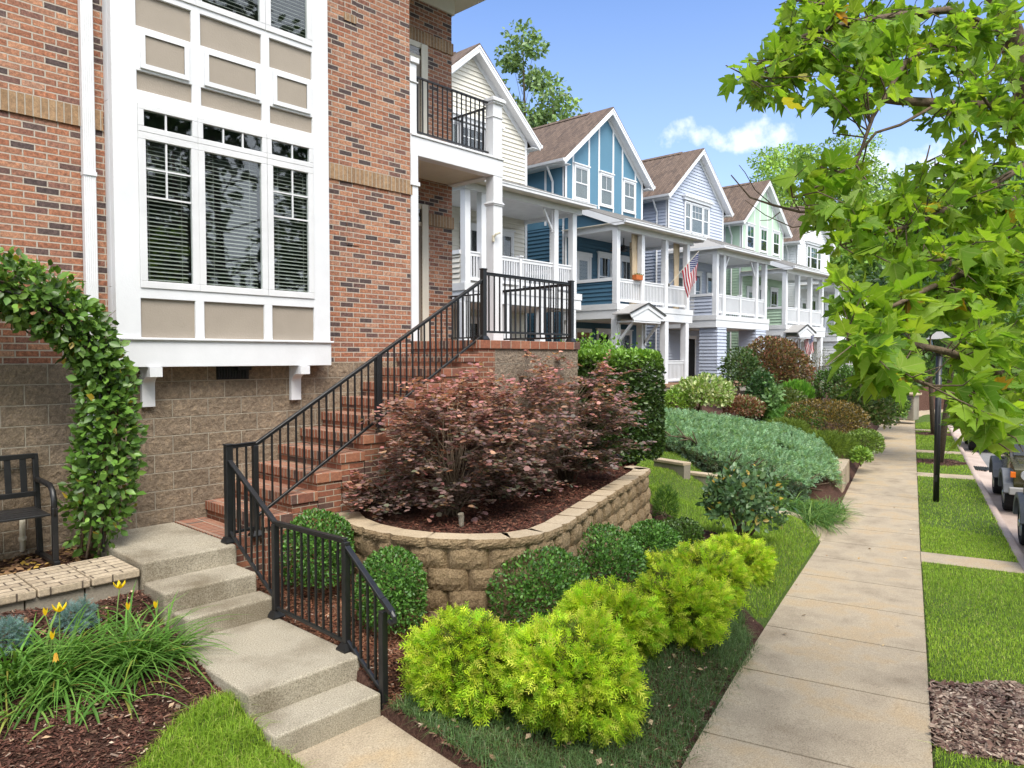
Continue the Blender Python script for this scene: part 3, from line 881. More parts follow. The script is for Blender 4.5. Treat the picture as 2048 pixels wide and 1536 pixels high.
sr = empty('stair_railing', (3.76, 7.10, -1.86), label='black metal railing climbing the brick stair and turning along the landing', cat='railing')
yR = 7.105
post((3.755, yR, -1.857), -.915, sr, cap=False); post((5.33, yR, TZ[4] + .001), .03, sr, cap=False, foot=False)
post((7.10, yR, .23), 1.185, sr, w=.07); post((9.02, yR, .23), 1.165, sr, w=.07)
rails((3.755, yR), (7.10, yR), sr, (-.915, 1.045), (-1.665, .305), 34)
rails((3.44, 7.06), (3.755, yR), sr, (-.905, -.90), (-1.77, -1.77), 2)
rails((7.10, yR), (9.02, yR), sr, (1.13, 1.12), (.345, .345), 17)
rails((9.05, yR), (9.05, 8.62), sr, (1.125, 1.10), (.30, .30), 13)
m_ = MB(); m_.tube([(9.05, 8.62, 1.115), (9.05, 8.67, 1.10), (9.05, 8.68, 1.06), (9.05, 8.65, 1.04)], .014, 6); m_.build('rail_scroll', M['black'], sr)
gr = empty('garden_railing', (3.44, 6.2, -2.4), label='black metal handrail stepping down beside the concrete garden steps', cat='railing')
xg = 3.44
post((xg, 7.05, -1.859), -.885, gr, w=.07); post((xg - .0, 6.155, -2.399), -1.53, gr, cap=False); post((xg, 5.035, -2.399), -1.505, gr, cap=False); post((xg + .0, 4.545, -2.76), -1.96, gr, cap=False, foot=False)
rails((xg, 7.05), (xg, 6.155), gr, (-1.035, -1.53), (-1.74, -2.235), 7)
rails((xg, 6.155), (xg, 5.035), gr, (-1.53, -1.505), (-2.31, -2.335), 9)
rails((xg, 5.035), (xg, 4.545), gr, (-1.545, -1.885), (-2.315, -2.60), 4)
m_ = MB(); m_.bar((xg, 4.545, -1.87), (xg, 4.43, -1.95), .05, .03); m_.tube([(xg, 4.44, -1.945), (xg, 4.405, -1.975), (xg, 4.40, -2.01), (xg, 4.43, -2.035), (xg, 4.47, -2.02)], .02, 8); m_.build('rail_scroll', M['black'], gr)

# ================================================================== concrete garden steps
cs = empty('concrete_steps', (3, 6, -2.4), label='worn grey concrete garden steps with a wide middle pad', cat='steps')
for nm, x0, x1, y0, y1, z0, z1 in (('top_landing', 2.555, 3.455, 6.92, 8.408, -2.6, -1.86), ('step', 2.56, 3.42, 6.46, 6.93, -2.7, -2.04), ('step', 2.63, 3.455, 6.20, 6.47, -2.7, -2.22),
                                   ('middle_pad', 2.50, 3.455, 4.86, 6.21, -2.95, -2.40), ('step', 2.50, 3.40, 4.515, 4.87, -3.0, -2.58)):
    MB().box(x0, x1, y0, y1, z0, z1).build(nm, M['concrete'], cs, bevel=.022, smooth=False, seg=3)

# ================================================================== paver terrace
pt = empty('paver_terrace', (1, 7.2, -2), label='terrace edge of tumbled tan pavers under the bench', cat='terrace')
m_ = MB()
x = 2.545
while x > -4:
    m_.box(x - .40, x - .006, 6.93, 7.62, -1.985, -1.912); x -= .405
m_.build('paving', M['paver'], pt, bevel=.012)
m_ = MB(); x = 2.545
while x > -4:
    m_.box(x - .44, x - .005, 6.965, 7.12, -2.5, -1.99); x -= .445
m_.build('edging_block', M['edging'], pt, bevel=.01)

# ================================================================== retaining wall
rw = empty('retaining_wall', (6, 5, -2.6), label='curved tan block retaining wall holding the purple shrub bed', cat='wall')
pl = np.array([(4.68, 7.03), (4.50, 6.66), (4.42, 6.25), (4.45, 5.80), (4.58, 5.40), (4.82, 5.05), (5.12, 4.77), (5.48, 4.66), (5.86, 4.72), (6.33, 4.885), (6.96, 5.12), (7.83, 5.44), (8.83, 5.79), (9.85, 6.16), (10.02, 6.28), (10.06, 6.46), (10.0, 6.62)])
seg = np.linalg.norm(np.diff(pl, axis=0), axis=1); cum = np.r_[0, np.cumsum(seg)]
ss = np.linspace(0, cum[-1], 400); pth = np.stack([np.interp(ss, cum, pl[:, 0]), np.interp(ss, cum, pl[:, 1])], 1)
for _ in range(25): pth[1:-1] = .5 * pth[1:-1] + .25 * (pth[:-2] + pth[2:])
cum = np.r_[0, np.cumsum(np.linalg.norm(np.diff(pth, axis=0), axis=1))]; LW = cum[-1]
def wp(s): return np.array([np.interp(s, cum, pth[:, 0]), np.interp(s, cum, pth[:, 1])])
def wn(s):
    t = wp(min(s + .05, LW)) - wp(max(s - .05, 0)); t /= np.linalg.norm(t); return np.array([t[1], -t[0]])
def blocks(z0, hgt, off, depth, bulge, shift, seed, nu=15, nv=7, gap=.006, bw_=.425):
    Vs = []; Fs = []; r = np.random.default_rng(seed); s = -off
    while s < LW - .05:
        a, b = max(s, 0) + gap, min(s + bw_, LW) - gap; s += bw_
        if b - a < .06: continue
        base = len(Vs); N = wn((a + b) / 2)
        jig = r.normal(0, .004)
        P0, P1 = wp(a), wp(b); ed = (P1 - P0)
        for j in range(nv):
            for i in range(nu):
                u_, v_ = i / (nu - 1), j / (nv - 1)
                edge = min(u_, 1 - u_) * 2
                bu = bulge * (1 - (1 - min(1, edge * 2.1)) ** 2.4)
                vz = min(v_, 1 - v_) * 2
                bu *= .72 + .28 * min(1, vz * 1.6)
                rr = r.normal(0, .0035) if 0 < u_ < 1 else 0
                q = P0 + ed * u_ + N * (bu + shift + jig + rr)
                Vs.append((q[0], q[1], z0 + hgt * v_ + (r.normal(0, .001) if 0 < j < nv - 1 else 0)))
        for j in range(nv - 1):
            for i in range(nu - 1):
                k = base + j * nu + i; Fs.append((k, k + 1, k + nu + 1, k + nu))
        k = len(Vs)                                             # back edge of top and bottom, sides
        for zz in (z0, z0 + hgt):
            for i in range(nu):
                q = P0 + ed * (.05 + .9 * i / (nu - 1)) - N * depth; Vs.append((q[0], q[1], zz))
        for i in range(nu - 1):
            Fs.append((base + (nv - 1) * nu + i, base + (nv - 1) * nu + i + 1, k + nu + i + 1, k + nu + i)); Fs.append((k + i, k + i + 1, base + i + 1, base + i))
        for j in range(nv - 1):
            f0, f1 = base + j * nu, base + (j + 1) * nu
        for e, kk in ((0, 0), (nu - 1, nu - 1)):
            Fs.append((base + e, base + (nv - 1) * nu + e, k + nu + kk, k + kk))
    return Vs, Fs
for c in range(5):
    m_ = MB(); v, f = blocks(-1.838 - .206 * (c + 1), .203, .2125 * ((c + 1) % 2), .16, .085, .012 * c - .08, c); m_.add(v, f)
    m_.build('block_course', M['wallblock'], rw)
m_ = MB(); v, f = blocks(-1.838, .088, .0, .25, .055, -.045, 99); m_.add(v, f); o = m_.build('coping', [M['wallblock'], M['cap']], rw)
for f_ in o.data.polygons: f_.material_index = 1 if abs(f_.normal.z) > .8 else 0
# soil behind the wall
m_ = MB(); inn = [wp(s) - wn(s) * .10 for s in np.linspace(.02, LW - .02, 60)]
poly = [(p[0], p[1]) for p in inn] + [(11.2, 7.2), (11.2, 8.6), (9.16, 8.6), (9.16, 7.075), (4.75, 7.055)]
vs = [(x, y, -1.80 + .03 * math.sin(3 * x + 2 * y)) for x, y in poly]
m_.add(vs, [tuple(range(len(vs)))]); o = m_.build('planter_soil', M['mulch']); tag(o, 'dark red bark mulch behind the curved block wall', 'mulch bed', kind='structure')

# neighbour's low stepped brick wall and kerb wall
nw = empty('stepped_garden_wall', (14, 8, -2.6), label='low stepped brick garden wall at the top of the sloping lawn', cat='wall')
A = on(1308, 917, z=-2.17); B = on(1368, 926, z=-2.17); Cc = on(1366, 943, z=-2.43); Dd = on(1454, 953, z=-2.43)
for (p, q, zt) in ((A, B, -2.17), (Cc, Dd, -2.43)):
    p = np.array(p); q = np.array(q); nrm = np.array([-(q - p)[1], (q - p)[0], 0]); nrm /= np.linalg.norm(nrm)
    mid = nrm * .1
    MB().bar(p + mid + (0, 0, -.40), q + mid + (0, 0, -.40), .20, .68).build('brick_wall', M['edging'], nw)
    MB().bar(p + mid + (0, 0, -.03), q + mid + (0, 0, -.03), .24, .06).build('coping', M['cap'], nw, bevel=.008)
lw = empty('low_concrete_wall', (19, 6.6, -3), label='low pale concrete wall between the blue juniper and the pavement', cat='wall')
m_ = MB(); a = (19.0, float(y_l(19.0)) + .16); b = (21.3, float(y_l(21.3)) + .16)
m_.prism([(a[0], a[1] - .1), (b[0], b[1] - .1), (b[0] - .1, b[1] + 1.2), (a[0] - .3, a[1] + .9)], 'z', -3.6, -2.83); m_.build('wall_block', M['walk'], lw, bevel=.015)

# ================================================================== clapboard houses
YP, YG = 15.8, 18.33


def lap(mb_, axis_, fix, sgn, a0, a1, z0, z1, e=.155, clip=None):
    """overlapping boards on a wall; axis_ 'y': wall faces +-y, boards run along x"""
    z = z0
    while z < z1 - .01:
        zt = min(z + e, z1)
        l0, l1, u0, u1 = a0, a1, a0, a1
        if clip:
            l0, l1 = clip(z); u0, u1 = clip(zt)
            if l1 - l0 < .02: break
            if u1 < u0: u0 = u1 = (u0 + u1) / 2
        pb, ptp = fix + sgn * .040, fix + sgn * .004
        if axis_ == 'y': vs = [(l0, pb, z), (l1, pb, z), (u1, ptp, zt), (u0, ptp, zt), (l0, fix, z), (l1, fix, z)]
        else: vs = [(pb, l0, z), (pb, l1, z), (ptp, u1, zt), (ptp, u0, zt), (fix, l0, z), (fix, l1, z)]
        mb_.add(vs, [(0, 1, 2, 3), (0, 1, 5, 4)])
        z = zt


def railing(parent, x0, x1, y, z0, z1, ax='x', step=.105, band=0.0, mat='white', name='porch_railing'):
    m_ = MB()
    f = (lambda a, b, c, d, e, g: m_.box(a, b, c, d, e, g)) if ax == 'x' else (lambda a, b, c, d, e, g: m_.box(c, d, a, b, e, g))
    f(x0, x1, y - .045, y + .045, z1 - .045, z1); f(x0, x1, y - .025, y + .025, z1 - .14 - band, z1 - .045); f(x0, x1, y - .025, y + .025, z0, z0 + .09)
    n = max(2, int((x1 - x0) / step))
    for i in range(1, n):
        c = x0 + (x1 - x0) * i / n; f(c - .02, c + .02, y - .02, y + .02, z0 + .09, z1 - .14 - band)
    return m_.build(name, M[mat], parent)


def win(parent, x0, x1, y, z0, z1, trim=.09, bars=0, curtain=None, glass='glass_far', double=True, name='window', header=False, dark_low=None):
    """double-hung window on a wall that faces -y"""
    m_ = MB(); t = trim
    m_.box(x0 - t, x1 + t, y - .055, y, z1, z1 + t * (1.5 if header else 1)); m_.box(x0 - t, x0, y - .05, y, z0 - t * .6, z1); m_.box(x1, x1 + t, y - .05, y, z0 - t * .6, z1)
    m_.box(x0 - t - .02, x1 + t + .02, y - .07, y, z0 - t * .6 - .05, z0 - t * .6)
    if header: m_.box(x0 - t - .05, x1 + t + .05, y - .09, y, z1 + t * 1.5, z1 + t * 1.5 + .05)
    zm = (z0 + z1) / 2; s = .045
    for a, b, d in ((zm - .02, z1, .034), (z0, zm + .02, .026)):
        m_.box(x0, x1, y - d, y - .004, a, a + s); m_.box(x0, x1, y - d, y - .004, b - s, b); m_.box(x0, x0 + s, y - d, y - .004, a + s, b - s); m_.box(x1 - s, x1, y - d, y - .004, a + s, b - s)
    f = m_.build(name, M['white'], parent)
    g = MB().box(x0 + s, x1 - s, y - .016, y - .012, z0 + s, z1 - s).build('pane', M[glass], f)
    MB().box(x0 + s - .005, x1 - s + .005, y - .006, y - .003, z0 + s - .005, z1 - s + .005).build('dark_interior', M['dark'], f)
    if bars:
        b_ = MB()
        for i in range(1, bars): c = x0 + s + (x1 - x0 - 2 * s) * i / bars; b_.box(c - .011, c + .011, y - .024, y - .017, zm, z1 - s)
        if bars > 2: b_.box(x0 + s, x1 - s, y - .025, y - .0165, (zm + z1) / 2 - .011, (zm + z1) / 2 + .011)
        b_.build('glazing_bar', M['white'], f)
    if curtain:
        c_ = MB()
        zc = z0 + s if curtain != 'curtain_green' else zm
        n = 12
        for i in range(n):
            a = x0 + s + (x1 - x0 - 2 * s) * i / n; b = x0 + s + (x1 - x0 - 2 * s) * (i + 1) / n
            o1, o2 = (.008, .011) if i % 2 else (.011, .008)
            c_.quad((a, y - o1, zc), (b, y - o2, zc), (b, y - o2, z1 - s), (a, y - o1, z1 - s))
        c_.build('curtain', M[curtain], f)
    return f


M['curtain_white'] = paint('net_curtain', (.55, .57, .60), .8, .05)
M['curtain_green'] = paint('mint_curtain', (.10, .30, .20), .8, .1)
M['curtain_beige'] = paint('canvas_curtain', (.58, .47, .33), .8, .08)
M['foundation'] = speckle('rendered_base', [(.3, (.28, .25, .22)), (.7, (.38, .34, .30))], 40, bump=.004)
M['porchbrick'] = masonry('porch_brick', .2075, .0677, .012, [(0, (.30, .17, .10)), (.5, (.38, .22, .13)), (1, (.26, .14, .09))], (.36, .30, .24))
M['porchfloor'] = paint('porch_boards', (.20, .12, .07), .7, .1)
for nm, c, dk in (('cream', (.66, .63, .56), None), ('blue', (.055, .130, .20), None), ('grey', (.46, .50, .60), None), ('green', (.40, .53, .40), None), ('snow', (.74, .75, .77), None)):
    M['sid_' + nm] = paint('siding_' + nm, c, .55, .04, scale=1.5)
M['pan_blue'] = paint('panel_blue', (.088, .200, .290), .6, .03, scale=1.5)
M['pan_green'] = paint('panel_green', (.42, .56, .43), .6, .03, scale=1.5)


def house(name, x0, dz, style, sid, label, panel=None, door='wood', portico=False, number=None, curtains=('curtain_white',) * 3, lowcols=False, hip=False, mirror=False):
    Wd = 5.55
    o = empty(name, (x0 + 2.7, 17, -1.5 + dz), label=label, cat='house', group=None)
    Z = lambda z: z + dz
    W = lambda n, t=None: M[n]
    yb = YG + 10.5
    S_ = M['sid_' + sid]; sl = .815; cxm = x0 + 2.75
    apex_w = 10.25; eave_w = 7.85
    clip = lambda z: (x0 + max(0, (z - eave_w - dz) / (apex_w - eave_w) * Wd / 2), x0 + Wd - max(0, (z - eave_w - dz) / (apex_w - eave_w) * Wd / 2))
    # --- walls
    m_ = MB()
    m_.prism([(x0 + .03, Z(-1.3)), (x0 + Wd - .03, Z(-1.3)), (x0 + Wd - .03, Z(eave_w)), (cxm, Z(apex_w) - .06), (x0 + .03, Z(eave_w))], 'y', YG + .03, yb)
    zs = 6.0 if style == 'A' else apex_w
    lap(m_, 'y', YG + .03, -1, x0 + .02, x0 + Wd - .02, Z(-1.25), Z(zs), clip=clip if style == 'B' else None)
    lap(m_, 'x', x0 + .03, -1, YG + .02, yb, Z(-1.25), Z(5.2 if style == 'A' else 7.75))
    lap(m_, 'x', x0 + Wd - .03, 1, YG + .02, YG + 2.5, Z(-1.25), Z(7.75))
    m_.build('wall', S_, o)
    m_ = MB()
    for xx in (x0 - .012, x0 + Wd - .11): m_.box(xx, xx + .122, YG - .012, YG + .03, Z(-1.25), Z(eave_w - .02))
    m_.box(x0 - .012, x0 + .03, YG - .010, YG + .12, Z(-1.25), Z(7.72))
    m_.build('corner_board', M['white'], o)
    # --- roof: peak at front y 17.98
    ov, pk, ez = .42, 10.42, 7.72
    yf = 17.98
    for sg in (-1, 1):
        xe = cxm + sg * (Wd / 2 + ov)
        m_ = MB(); P = [(cxm, Z(pk)), (xe, Z(ez)), (xe, Z(ez) - .05), (cxm, Z(pk) - .06)]
        m_.prism(P, 'y', yf - .015, yb); m_.build('roof_slope', M['shingle'], o)
        m_ = MB()
        m_.prism([(cxm, Z(pk) - .062), (xe, Z(ez) - .052), (xe - sg * .02, Z(ez) - .26), (cxm, Z(pk) - .30)], 'y', yf, yf + .04)      # rake board
        m_.prism([(cxm, Z(pk) - .061), (xe + sg * .02, Z(ez) - .045), (xe + sg * .02, Z(ez) - .11), (cxm, Z(pk) - .14)], 'y', yf - .02, yf)
        m_.prism([(cxm, Z(pk) - .19), (xe, Z(ez) - .19), (xe, Z(ez) - .21), (cxm, Z(pk) - .21)], 'y', yf + .04, yf + .36)             # soffit
        m_.box(min(xe, cxm + sg * Wd / 2), max(xe, cxm + sg * Wd / 2), yf + .04, yb, Z(ez) - .22, Z(ez) - .20)
        m_.prism([(cxm + sg * .0, Z(apex_w) - .0), (cxm + sg * Wd / 2, Z(eave_w) - .02), (cxm + sg * Wd / 2, Z(eave_w) - .24), (cxm, Z(apex_w) - .24)], 'y', YG - .016, YG + .0)
        m_.build('rake_trim', M['white'], o)
        m_ = MB(); m_.prism([(xe, Z(ez) - .03), (xe + sg * .12, Z(ez) - .05), (xe + sg * .10, Z(ez) - .15), (xe, Z(ez) - .17)], 'y', yf - .01, yb); m_.box(xe - .02, xe + .02, yf, yb, Z(ez) - .2, Z(ez) - .03)
        m_.build('gutter', M['white2'], o)
    m_ = MB(); m_.prism([(cxm - .16, Z(pk) - .09), (cxm, Z(pk) + .05), (cxm + .16, Z(pk) - .09)], 'y', yf + 1.2, yb); m_.build('ridge_vent', M['shingle'], o)
    m_ = MB(); xs_ = cxm - (Wd / 2 + ov) * .66; zs_ = Z(pk) - (pk - ez) * .66
    m_.prism([(xs_ - .05, zs_ + .03), (xs_ + .12, zs_ + .16), (xs_ + .12, zs_ + .05), (xs_ - .04, zs_ - .05)], 'y', yf + 2.2, yb); m_.build('roof_step', M['shingle'], o)
    m_ = MB(); xd = x0 - .10
    m_.tube([(x0 - .45, YG + .55, Z(ez) - .14), (x0 - .42, YG + .55, Z(ez) - .25), (xd, YG + .55, Z(ez) - .75), (xd, YG + .55, Z(ez) - .95), (xd, YG + .55, Z(-1.2))], .045, 8); m_.build('downpipe', M['white2'], o)
    xd = x0 + Wd + .1; m_ = MB()
    m_.tube([(x0 + Wd + .45, YG + .3, Z(ez) - .14), (x0 + Wd + .42, YG + .3, Z(ez) - .22), (xd, YG + .3, Z(ez) - .45), (xd, YG + .3, Z(5.4))], .045, 8)
    m_.build('downpipe', M['white2'], o)
    # --- gable
    if style == 'A':
        m_ = MB()
        pts_ = [(x0 + .1, Z(6.0)), (x0 + Wd - .1, Z(6.0)), (x0 + Wd - .1, Z(eave_w)), (cxm, Z(apex_w) - .02), (x0 + .1, Z(eave_w))]
        m_.prism(pts_, 'y', YG + .001, YG + .04); m_.box(x0 - .002, x0 + .03, YG + .12, yb, Z(5.2), Z(7.72))
        m_.build('gable_panel', M[panel], o)
        def top(x): return Z(apex_w) - .12 - abs(x - cxm) * (apex_w - eave_w) / (Wd / 2)
        for bx in (.5, 1.55, 2.24, 3.26, 3.95, 4.96): MB().box(x0 + bx - .05, x0 + bx + .05, YG - .02, YG + .002, Z(6.05), top(x0 + bx) - .08).build('batten', M['white'], o)
        for by in (.95, 2.35, 3.6, 5.0): MB().box(x0 - .022, x0 - .001, YG + by, YG + by + .1, Z(5.3), Z(7.7)).build('batten', M['white'], o)
        for (a, b), cu in zip(((.55, 1.50), (2.29, 3.21), (4.0, 4.91)), curtains):
            win(o, x0 + a + .05, x0 + b - .05, YG - .012, Z(6.38), Z(7.62), .06, 2, cu, header=True)
    else:
        for i, (a, b) in enumerate(((1.55, 2.05), (2.17, 3.25), (3.37, 3.87))):
            win(o, x0 + a, x0 + b, YG - .012, Z(6.25), Z(7.62), .075, 2 if i != 1 else 3, curtains[i])
        m_ = MB(); m_.box(x0 + 1.35, x0 + 4.1, YG - .13, YG, Z(7.74), Z(7.88)); m_.box(x0 + 1.28, x0 + 4.17, YG - .2, YG, Z(7.88), Z(7.95)); m_.build('window_hood', M['white'], o)
    # --- porch
    pf = YP
    m_ = MB(); m_.box(x0 - .06, x0 + Wd + .06, pf - .02, YG, Z(1.78), Z(2.0)); m_.build('porch_deck', M['white2'], o)
    m_ = MB(); m_.box(x0 - .03, x0 + Wd + .03, pf, YG, Z(1.45), Z(1.775)); m_.build('porch_fascia', M['white'], o)
    for zc_ in (4.86, 1.42): MB().box(x0 + .1, x0 + Wd - .1, pf + .1, YG, Z(zc_), Z(zc_ + .04)).build('porch_ceiling', M['white2'], o)
    m_ = MB(); m_.box(x0 - .03, x0 + Wd + .03, pf - .03, pf + .16, Z(4.74), Z(4.98)); m_.box(x0 - .03, x0 + .15, pf + .16, YG, Z(4.74), Z(4.98)); m_.box(x0 + Wd - .15, x0 + Wd + .03, pf + .16, YG, Z(4.74), Z(4.98)); m_.build('porch_beam', M['white'], o)
    ex, ey = .22, .42
    m_ = MB(); t0 = Z(5.02); t1 = Z(6.14)
    if hip:
        vs = [(x0 - ex, pf - ey, t0), (x0 + Wd + ex, pf - ey, t0), (x0 + Wd + ex, YG, t1), (x0 + 2.3, YG, t1), (x0 - ex, YG, t0)]
        m_.add(vs, [(0, 1, 2, 3), (0, 3, 4)])
    else:
        m_.add([(x0 - ex, pf - ey, t0), (x0 + Wd + ex, pf - ey, t0), (x0 + Wd + ex, YG, t1), (x0 - ex, YG, t1), (x0 - ex, pf - ey, t0 - .05), (x0 + Wd + ex, pf - ey, t0 - .05), (x0 + Wd + ex, YG, t1 - .05), (x0 - ex, YG, t1 - .05)],
               [(0, 1, 2, 3), (4, 5, 6, 7), (0, 1, 5, 4), (0, 3, 7, 4), (1, 2, 6, 5)])
    for i in range(14):
        xx = x0 - ex + (Wd + 2 * ex) * (i + .5) / 14
        if not hip or xx > x0 + 1.2: m_.bar((xx, pf - ey, t0 + .015), (xx, YG - .01, t1 + .015), .03, .035)
        else: m_.bar((xx, pf - ey, t0 + .015), (xx, pf - ey + (xx - x0 + ex) * 1.14, t0 + (xx - x0 + ex) * .44), .03, .035)
    m_.build('porch_roof', M['seam'], o)
    m_ = MB(); m_.box(x0 - ex, x0 + Wd + ex, pf - ey, pf + .02, Z(4.955), Z(4.975)); m_.box(x0 - ex, x0 + .02, pf, YG, Z(4.955), Z(4.975)); m_.build('porch_soffit', M['cream'], o)
    m_ = MB(); m_.box(x0 - ex - .02, x0 + Wd + ex + .02, pf - ey - .09, pf - ey, Z(4.93), Z(5.04)); m_.box(x0 - ex - .03, x0 + Wd + ex + .03, pf - ey - .11, pf - ey, Z(5.02), Z(5.05))
    if hip: m_.box(x0 - ex - .09, x0 - ex, pf - ey - .1, YG, Z(4.93), Z(5.05))
    m_.build('porch_gutter', M['white2'], o)
    if not hip:                                                  # shed roof: closed side with rake
        for xs, sg in ((x0, -1), (x0 + Wd, 1)):
            m_ = MB(); m_.prism([(pf, Z(4.98)), (YG, Z(4.98)), (YG, Z(6.06))], 'x', xs - .02, xs + .02); m_.build('side_gable', S_, o)
            m_ = MB(); m_.prism([(pf - ey, t0 - .055), (YG, t1 - .055), (YG, t1 - .28), (pf - .0, t0 - .15), (pf - ey, t0 - .15)], 'x', xs + sg * (ex - .04), xs + sg * ex); m_.build('side_rake', M['white'], o)
    posts = (.05, 1.73, 3.48, 5.22) if style == 'A' else (.1, .78, 4.22, 5.22)
    for p in posts: MB().box(x0 + p - .11, x0 + p + .11, pf, pf + .22, Z(2.0), Z(4.74)).build('porch_post', M['white'], o, bevel=.008, seg=1)
    for a, b in zip(posts[:-1], posts[1:]):
        if style == 'B' and b - a > 2.5:
            m = (a + b) / 2
            MB().box(x0 + m - .06, x0 + m + .06, pf + .05, pf + .17, Z(2.0), Z(3.0)).box(x0 + m - .09, x0 + m + .09, pf + .02, pf + .20, Z(3.0), Z(3.04)).build('newel_post', M['white'], o)
            railing(o, x0 + a + .11, x0 + m - .06, pf + .11, Z(2.1), Z(2.96)); railing(o, x0 + m + .06, x0 + b - .11, pf + .11, Z(2.1), Z(2.96))
        else: railing(o, x0 + a + .11, x0 + b - .11, pf + .11, Z(2.1), Z(2.96))
    m_ = MB()
    if style == 'A' or hip:                                      # solid side parapet
        m_.box(x0 - .0, x0 + .06, pf + .22, YG, Z(2.0), Z(2.86)); lap(m_, 'x', x0, -1, pf + .22, YG, Z(2.0), Z(2.86))
        m_.build('parapet', S_, o)
        m_ = MB(); m_.box(x0 - .06, x0 + .12, pf + .2, YG, Z(2.86), Z(2.98))
        if hip: m_.box(x0 - .03, x0 + .1, pf + 1.1, pf + 1.32, Z(2.0), Z(4.74))
        m_.build('parapet_cap', M['white'], o)
    if style == 'B':
        for px, s in ((.78, 1), (4.22, -1)):
            m_ = MB(); m_.bar((x0 + px + s * .11, pf + .11, Z(4.05)), (x0 + px + s * .55, pf + .11, Z(4.72)), .07, .07, (0, 1, 0)); m_.bar((x0 + px + s * .12, pf + .11, Z(4.0)), (x0 + px + s * .12, pf + .11, Z(4.74)), .06, .06); m_.build('brace', M['white'], o)
    railing(o, pf + .25, YG, x0 + Wd - .05, Z(2.1), Z(2.96), ax='y')
    # --- porch back wall doors and windows
    def door_(xa, xb, z0, z1, mat, glassy=True):
        m2 = MB(); y = YG - .0
        m2.box(xa - .1, xa, y - .05, y, z0, z1 + .1); m2.box(xb, xb + .1, y - .05, y, z0, z1 + .1); m2.box(xa - .14, xb + .14, y - .06, y, z1, z1 + .16)
        f = m2.build('door_frame', M['white'], o)
        d = MB().box(xa, xb, y - .03, y - .004, z0, z1).build('door', M[mat], f)
        if glassy: MB().box(xa + .16, xb - .16, y - .036, y - .03, z0 + .3, z1 - .18).build('pane', M['glass_far'], f)
    door_(x0 + .75, x0 + 1.6, Z(2.0), Z(4.1), 'white2')
    win(o, x0 + 2.25, x0 + 3.1, YG - .005, Z(2.55), Z(4.2), .1, 2, header=True); win(o, x0 + 3.85, x0 + 4.7, YG - .005, Z(2.55), Z(4.2), .1, 2, header=True)
    if lowcols: door_(x0 + 1.75, x0 + 2.6, Z(-1.1), Z(1.0), door, door == 'wood')
    else: door_(x0 + .75, x0 + 1.6, Z(-1.1), Z(1.0), door, door == 'wood')
    win(o, x0 + 3.6, x0 + 4.6, YG - .005, Z(-.4), Z(1.0), .1, 2, header=True)
    if not lowcols: win(o, x0 + 2.2, x0 + 3.0, YG - .005, Z(-.4), Z(1.0), .1, 2, header=True)
    # --- lower level
    if lowcols:
        for a, b in ((.1, 1.0), (4.1, 5.25)):
            m_ = MB(); m_.box(x0 + a + .03, x0 + b - .03, pf + .03, pf + .9, Z(-1.1), Z(1.45))
            lap(m_, 'y', pf + .03, -1, x0 + a, x0 + b, Z(-1.1), Z(1.45)); lap(m_, 'x', x0 + a + .03, -1, pf, pf + .9, Z(-1.1), Z(1.45)); lap(m_, 'x', x0 + b - .03, 1, pf, pf + .9, Z(-1.1), Z(1.45))
            m_.build('porch_pier', S_, o)
    else:
        for p in (-.0, 1.72, 3.45, 5.1): MB().box(x0 + p - .05, x0 + p + .21, pf + .01, pf + .27, Z(-1.1), Z(1.45)).build('porch_post', M['white'], o, bevel=.008, seg=1)
        railing(o, x0 + 3.66, x0 + 5.05, pf + .12, Z(-1.0), Z(-.14)); railing(o, x0 + 1.93, x0 + 3.4, pf + .12, Z(-1.0), Z(-.14))
        railing(o, pf + .27, YG, x0 + Wd - .1, Z(-1.0), Z(-.14), ax='y')
    m_ = MB(); m_.box(x0 - .1, x0 + Wd + .1, pf - .12, YG, Z(-1.24), Z(-1.1)); m_.build('porch_floor', M['porchbrick'], o)
    m_ = MB(); m_.box(x0 - .05, x0 + Wd + .05, pf - .06, yb, Z(-2.6), Z(-1.24)); m_.build('foundation', M['foundation'], o)
    if portico:
        yq = 15.05; xa, xb, xc = x0 - .35, x0 + 2.1, x0 + .86; za, zc = Z(1.60), Z(2.02)
        for sg, xe in ((-1, xa), (1, xb)):
            m_ = MB(); m_.prism([(xc, zc), (xe, za), (xe, za - .04), (xc, zc - .05)], 'y', yq - .06, pf + .0); m_.build('portico_roof', M['seam'], o)
            m_ = MB(); m_.bar((xe, yq - .05, za + .0), (xc, yq - .05, zc + .0), .05, .035, (0, 0, 1)); m_.build('portico_flashing', M['black'], o)
        m_ = MB(); m_.prism([(xc, zc - .055), (xb - .08, za - .05), (xb - .35, za - .28), (xa + .35, za - .28), (xa + .08, za - .05)], 'y', yq, yq + .05)
        m_.prism([(xc, zc - .06), (xb - .02, za - .05), (xb - .12, za - .16), (xc, zc - .2)], 'y', yq - .03, yq); m_.prism([(xc, zc - .06), (xa + .02, za - .05), (xa + .12, za - .16), (xc, zc - .2)], 'y', yq - .03, yq)
        m_.box(xa + .3, xb - .3, yq, pf, za - .32, za - .26)
        m_.build('portico_gable', M['white'], o)
        for px in (x0 + .08, x0 + 1.85):
            m_ = MB(); m_.bar((px, pf + .02, Z(.55)), (px, yq + .1, Z(1.32)), .09, .09); m_.box(px - .045, px + .045, pf - .05, pf + .01, Z(.45), Z(1.32)); m_.build('portico_brace', M['white'], o)
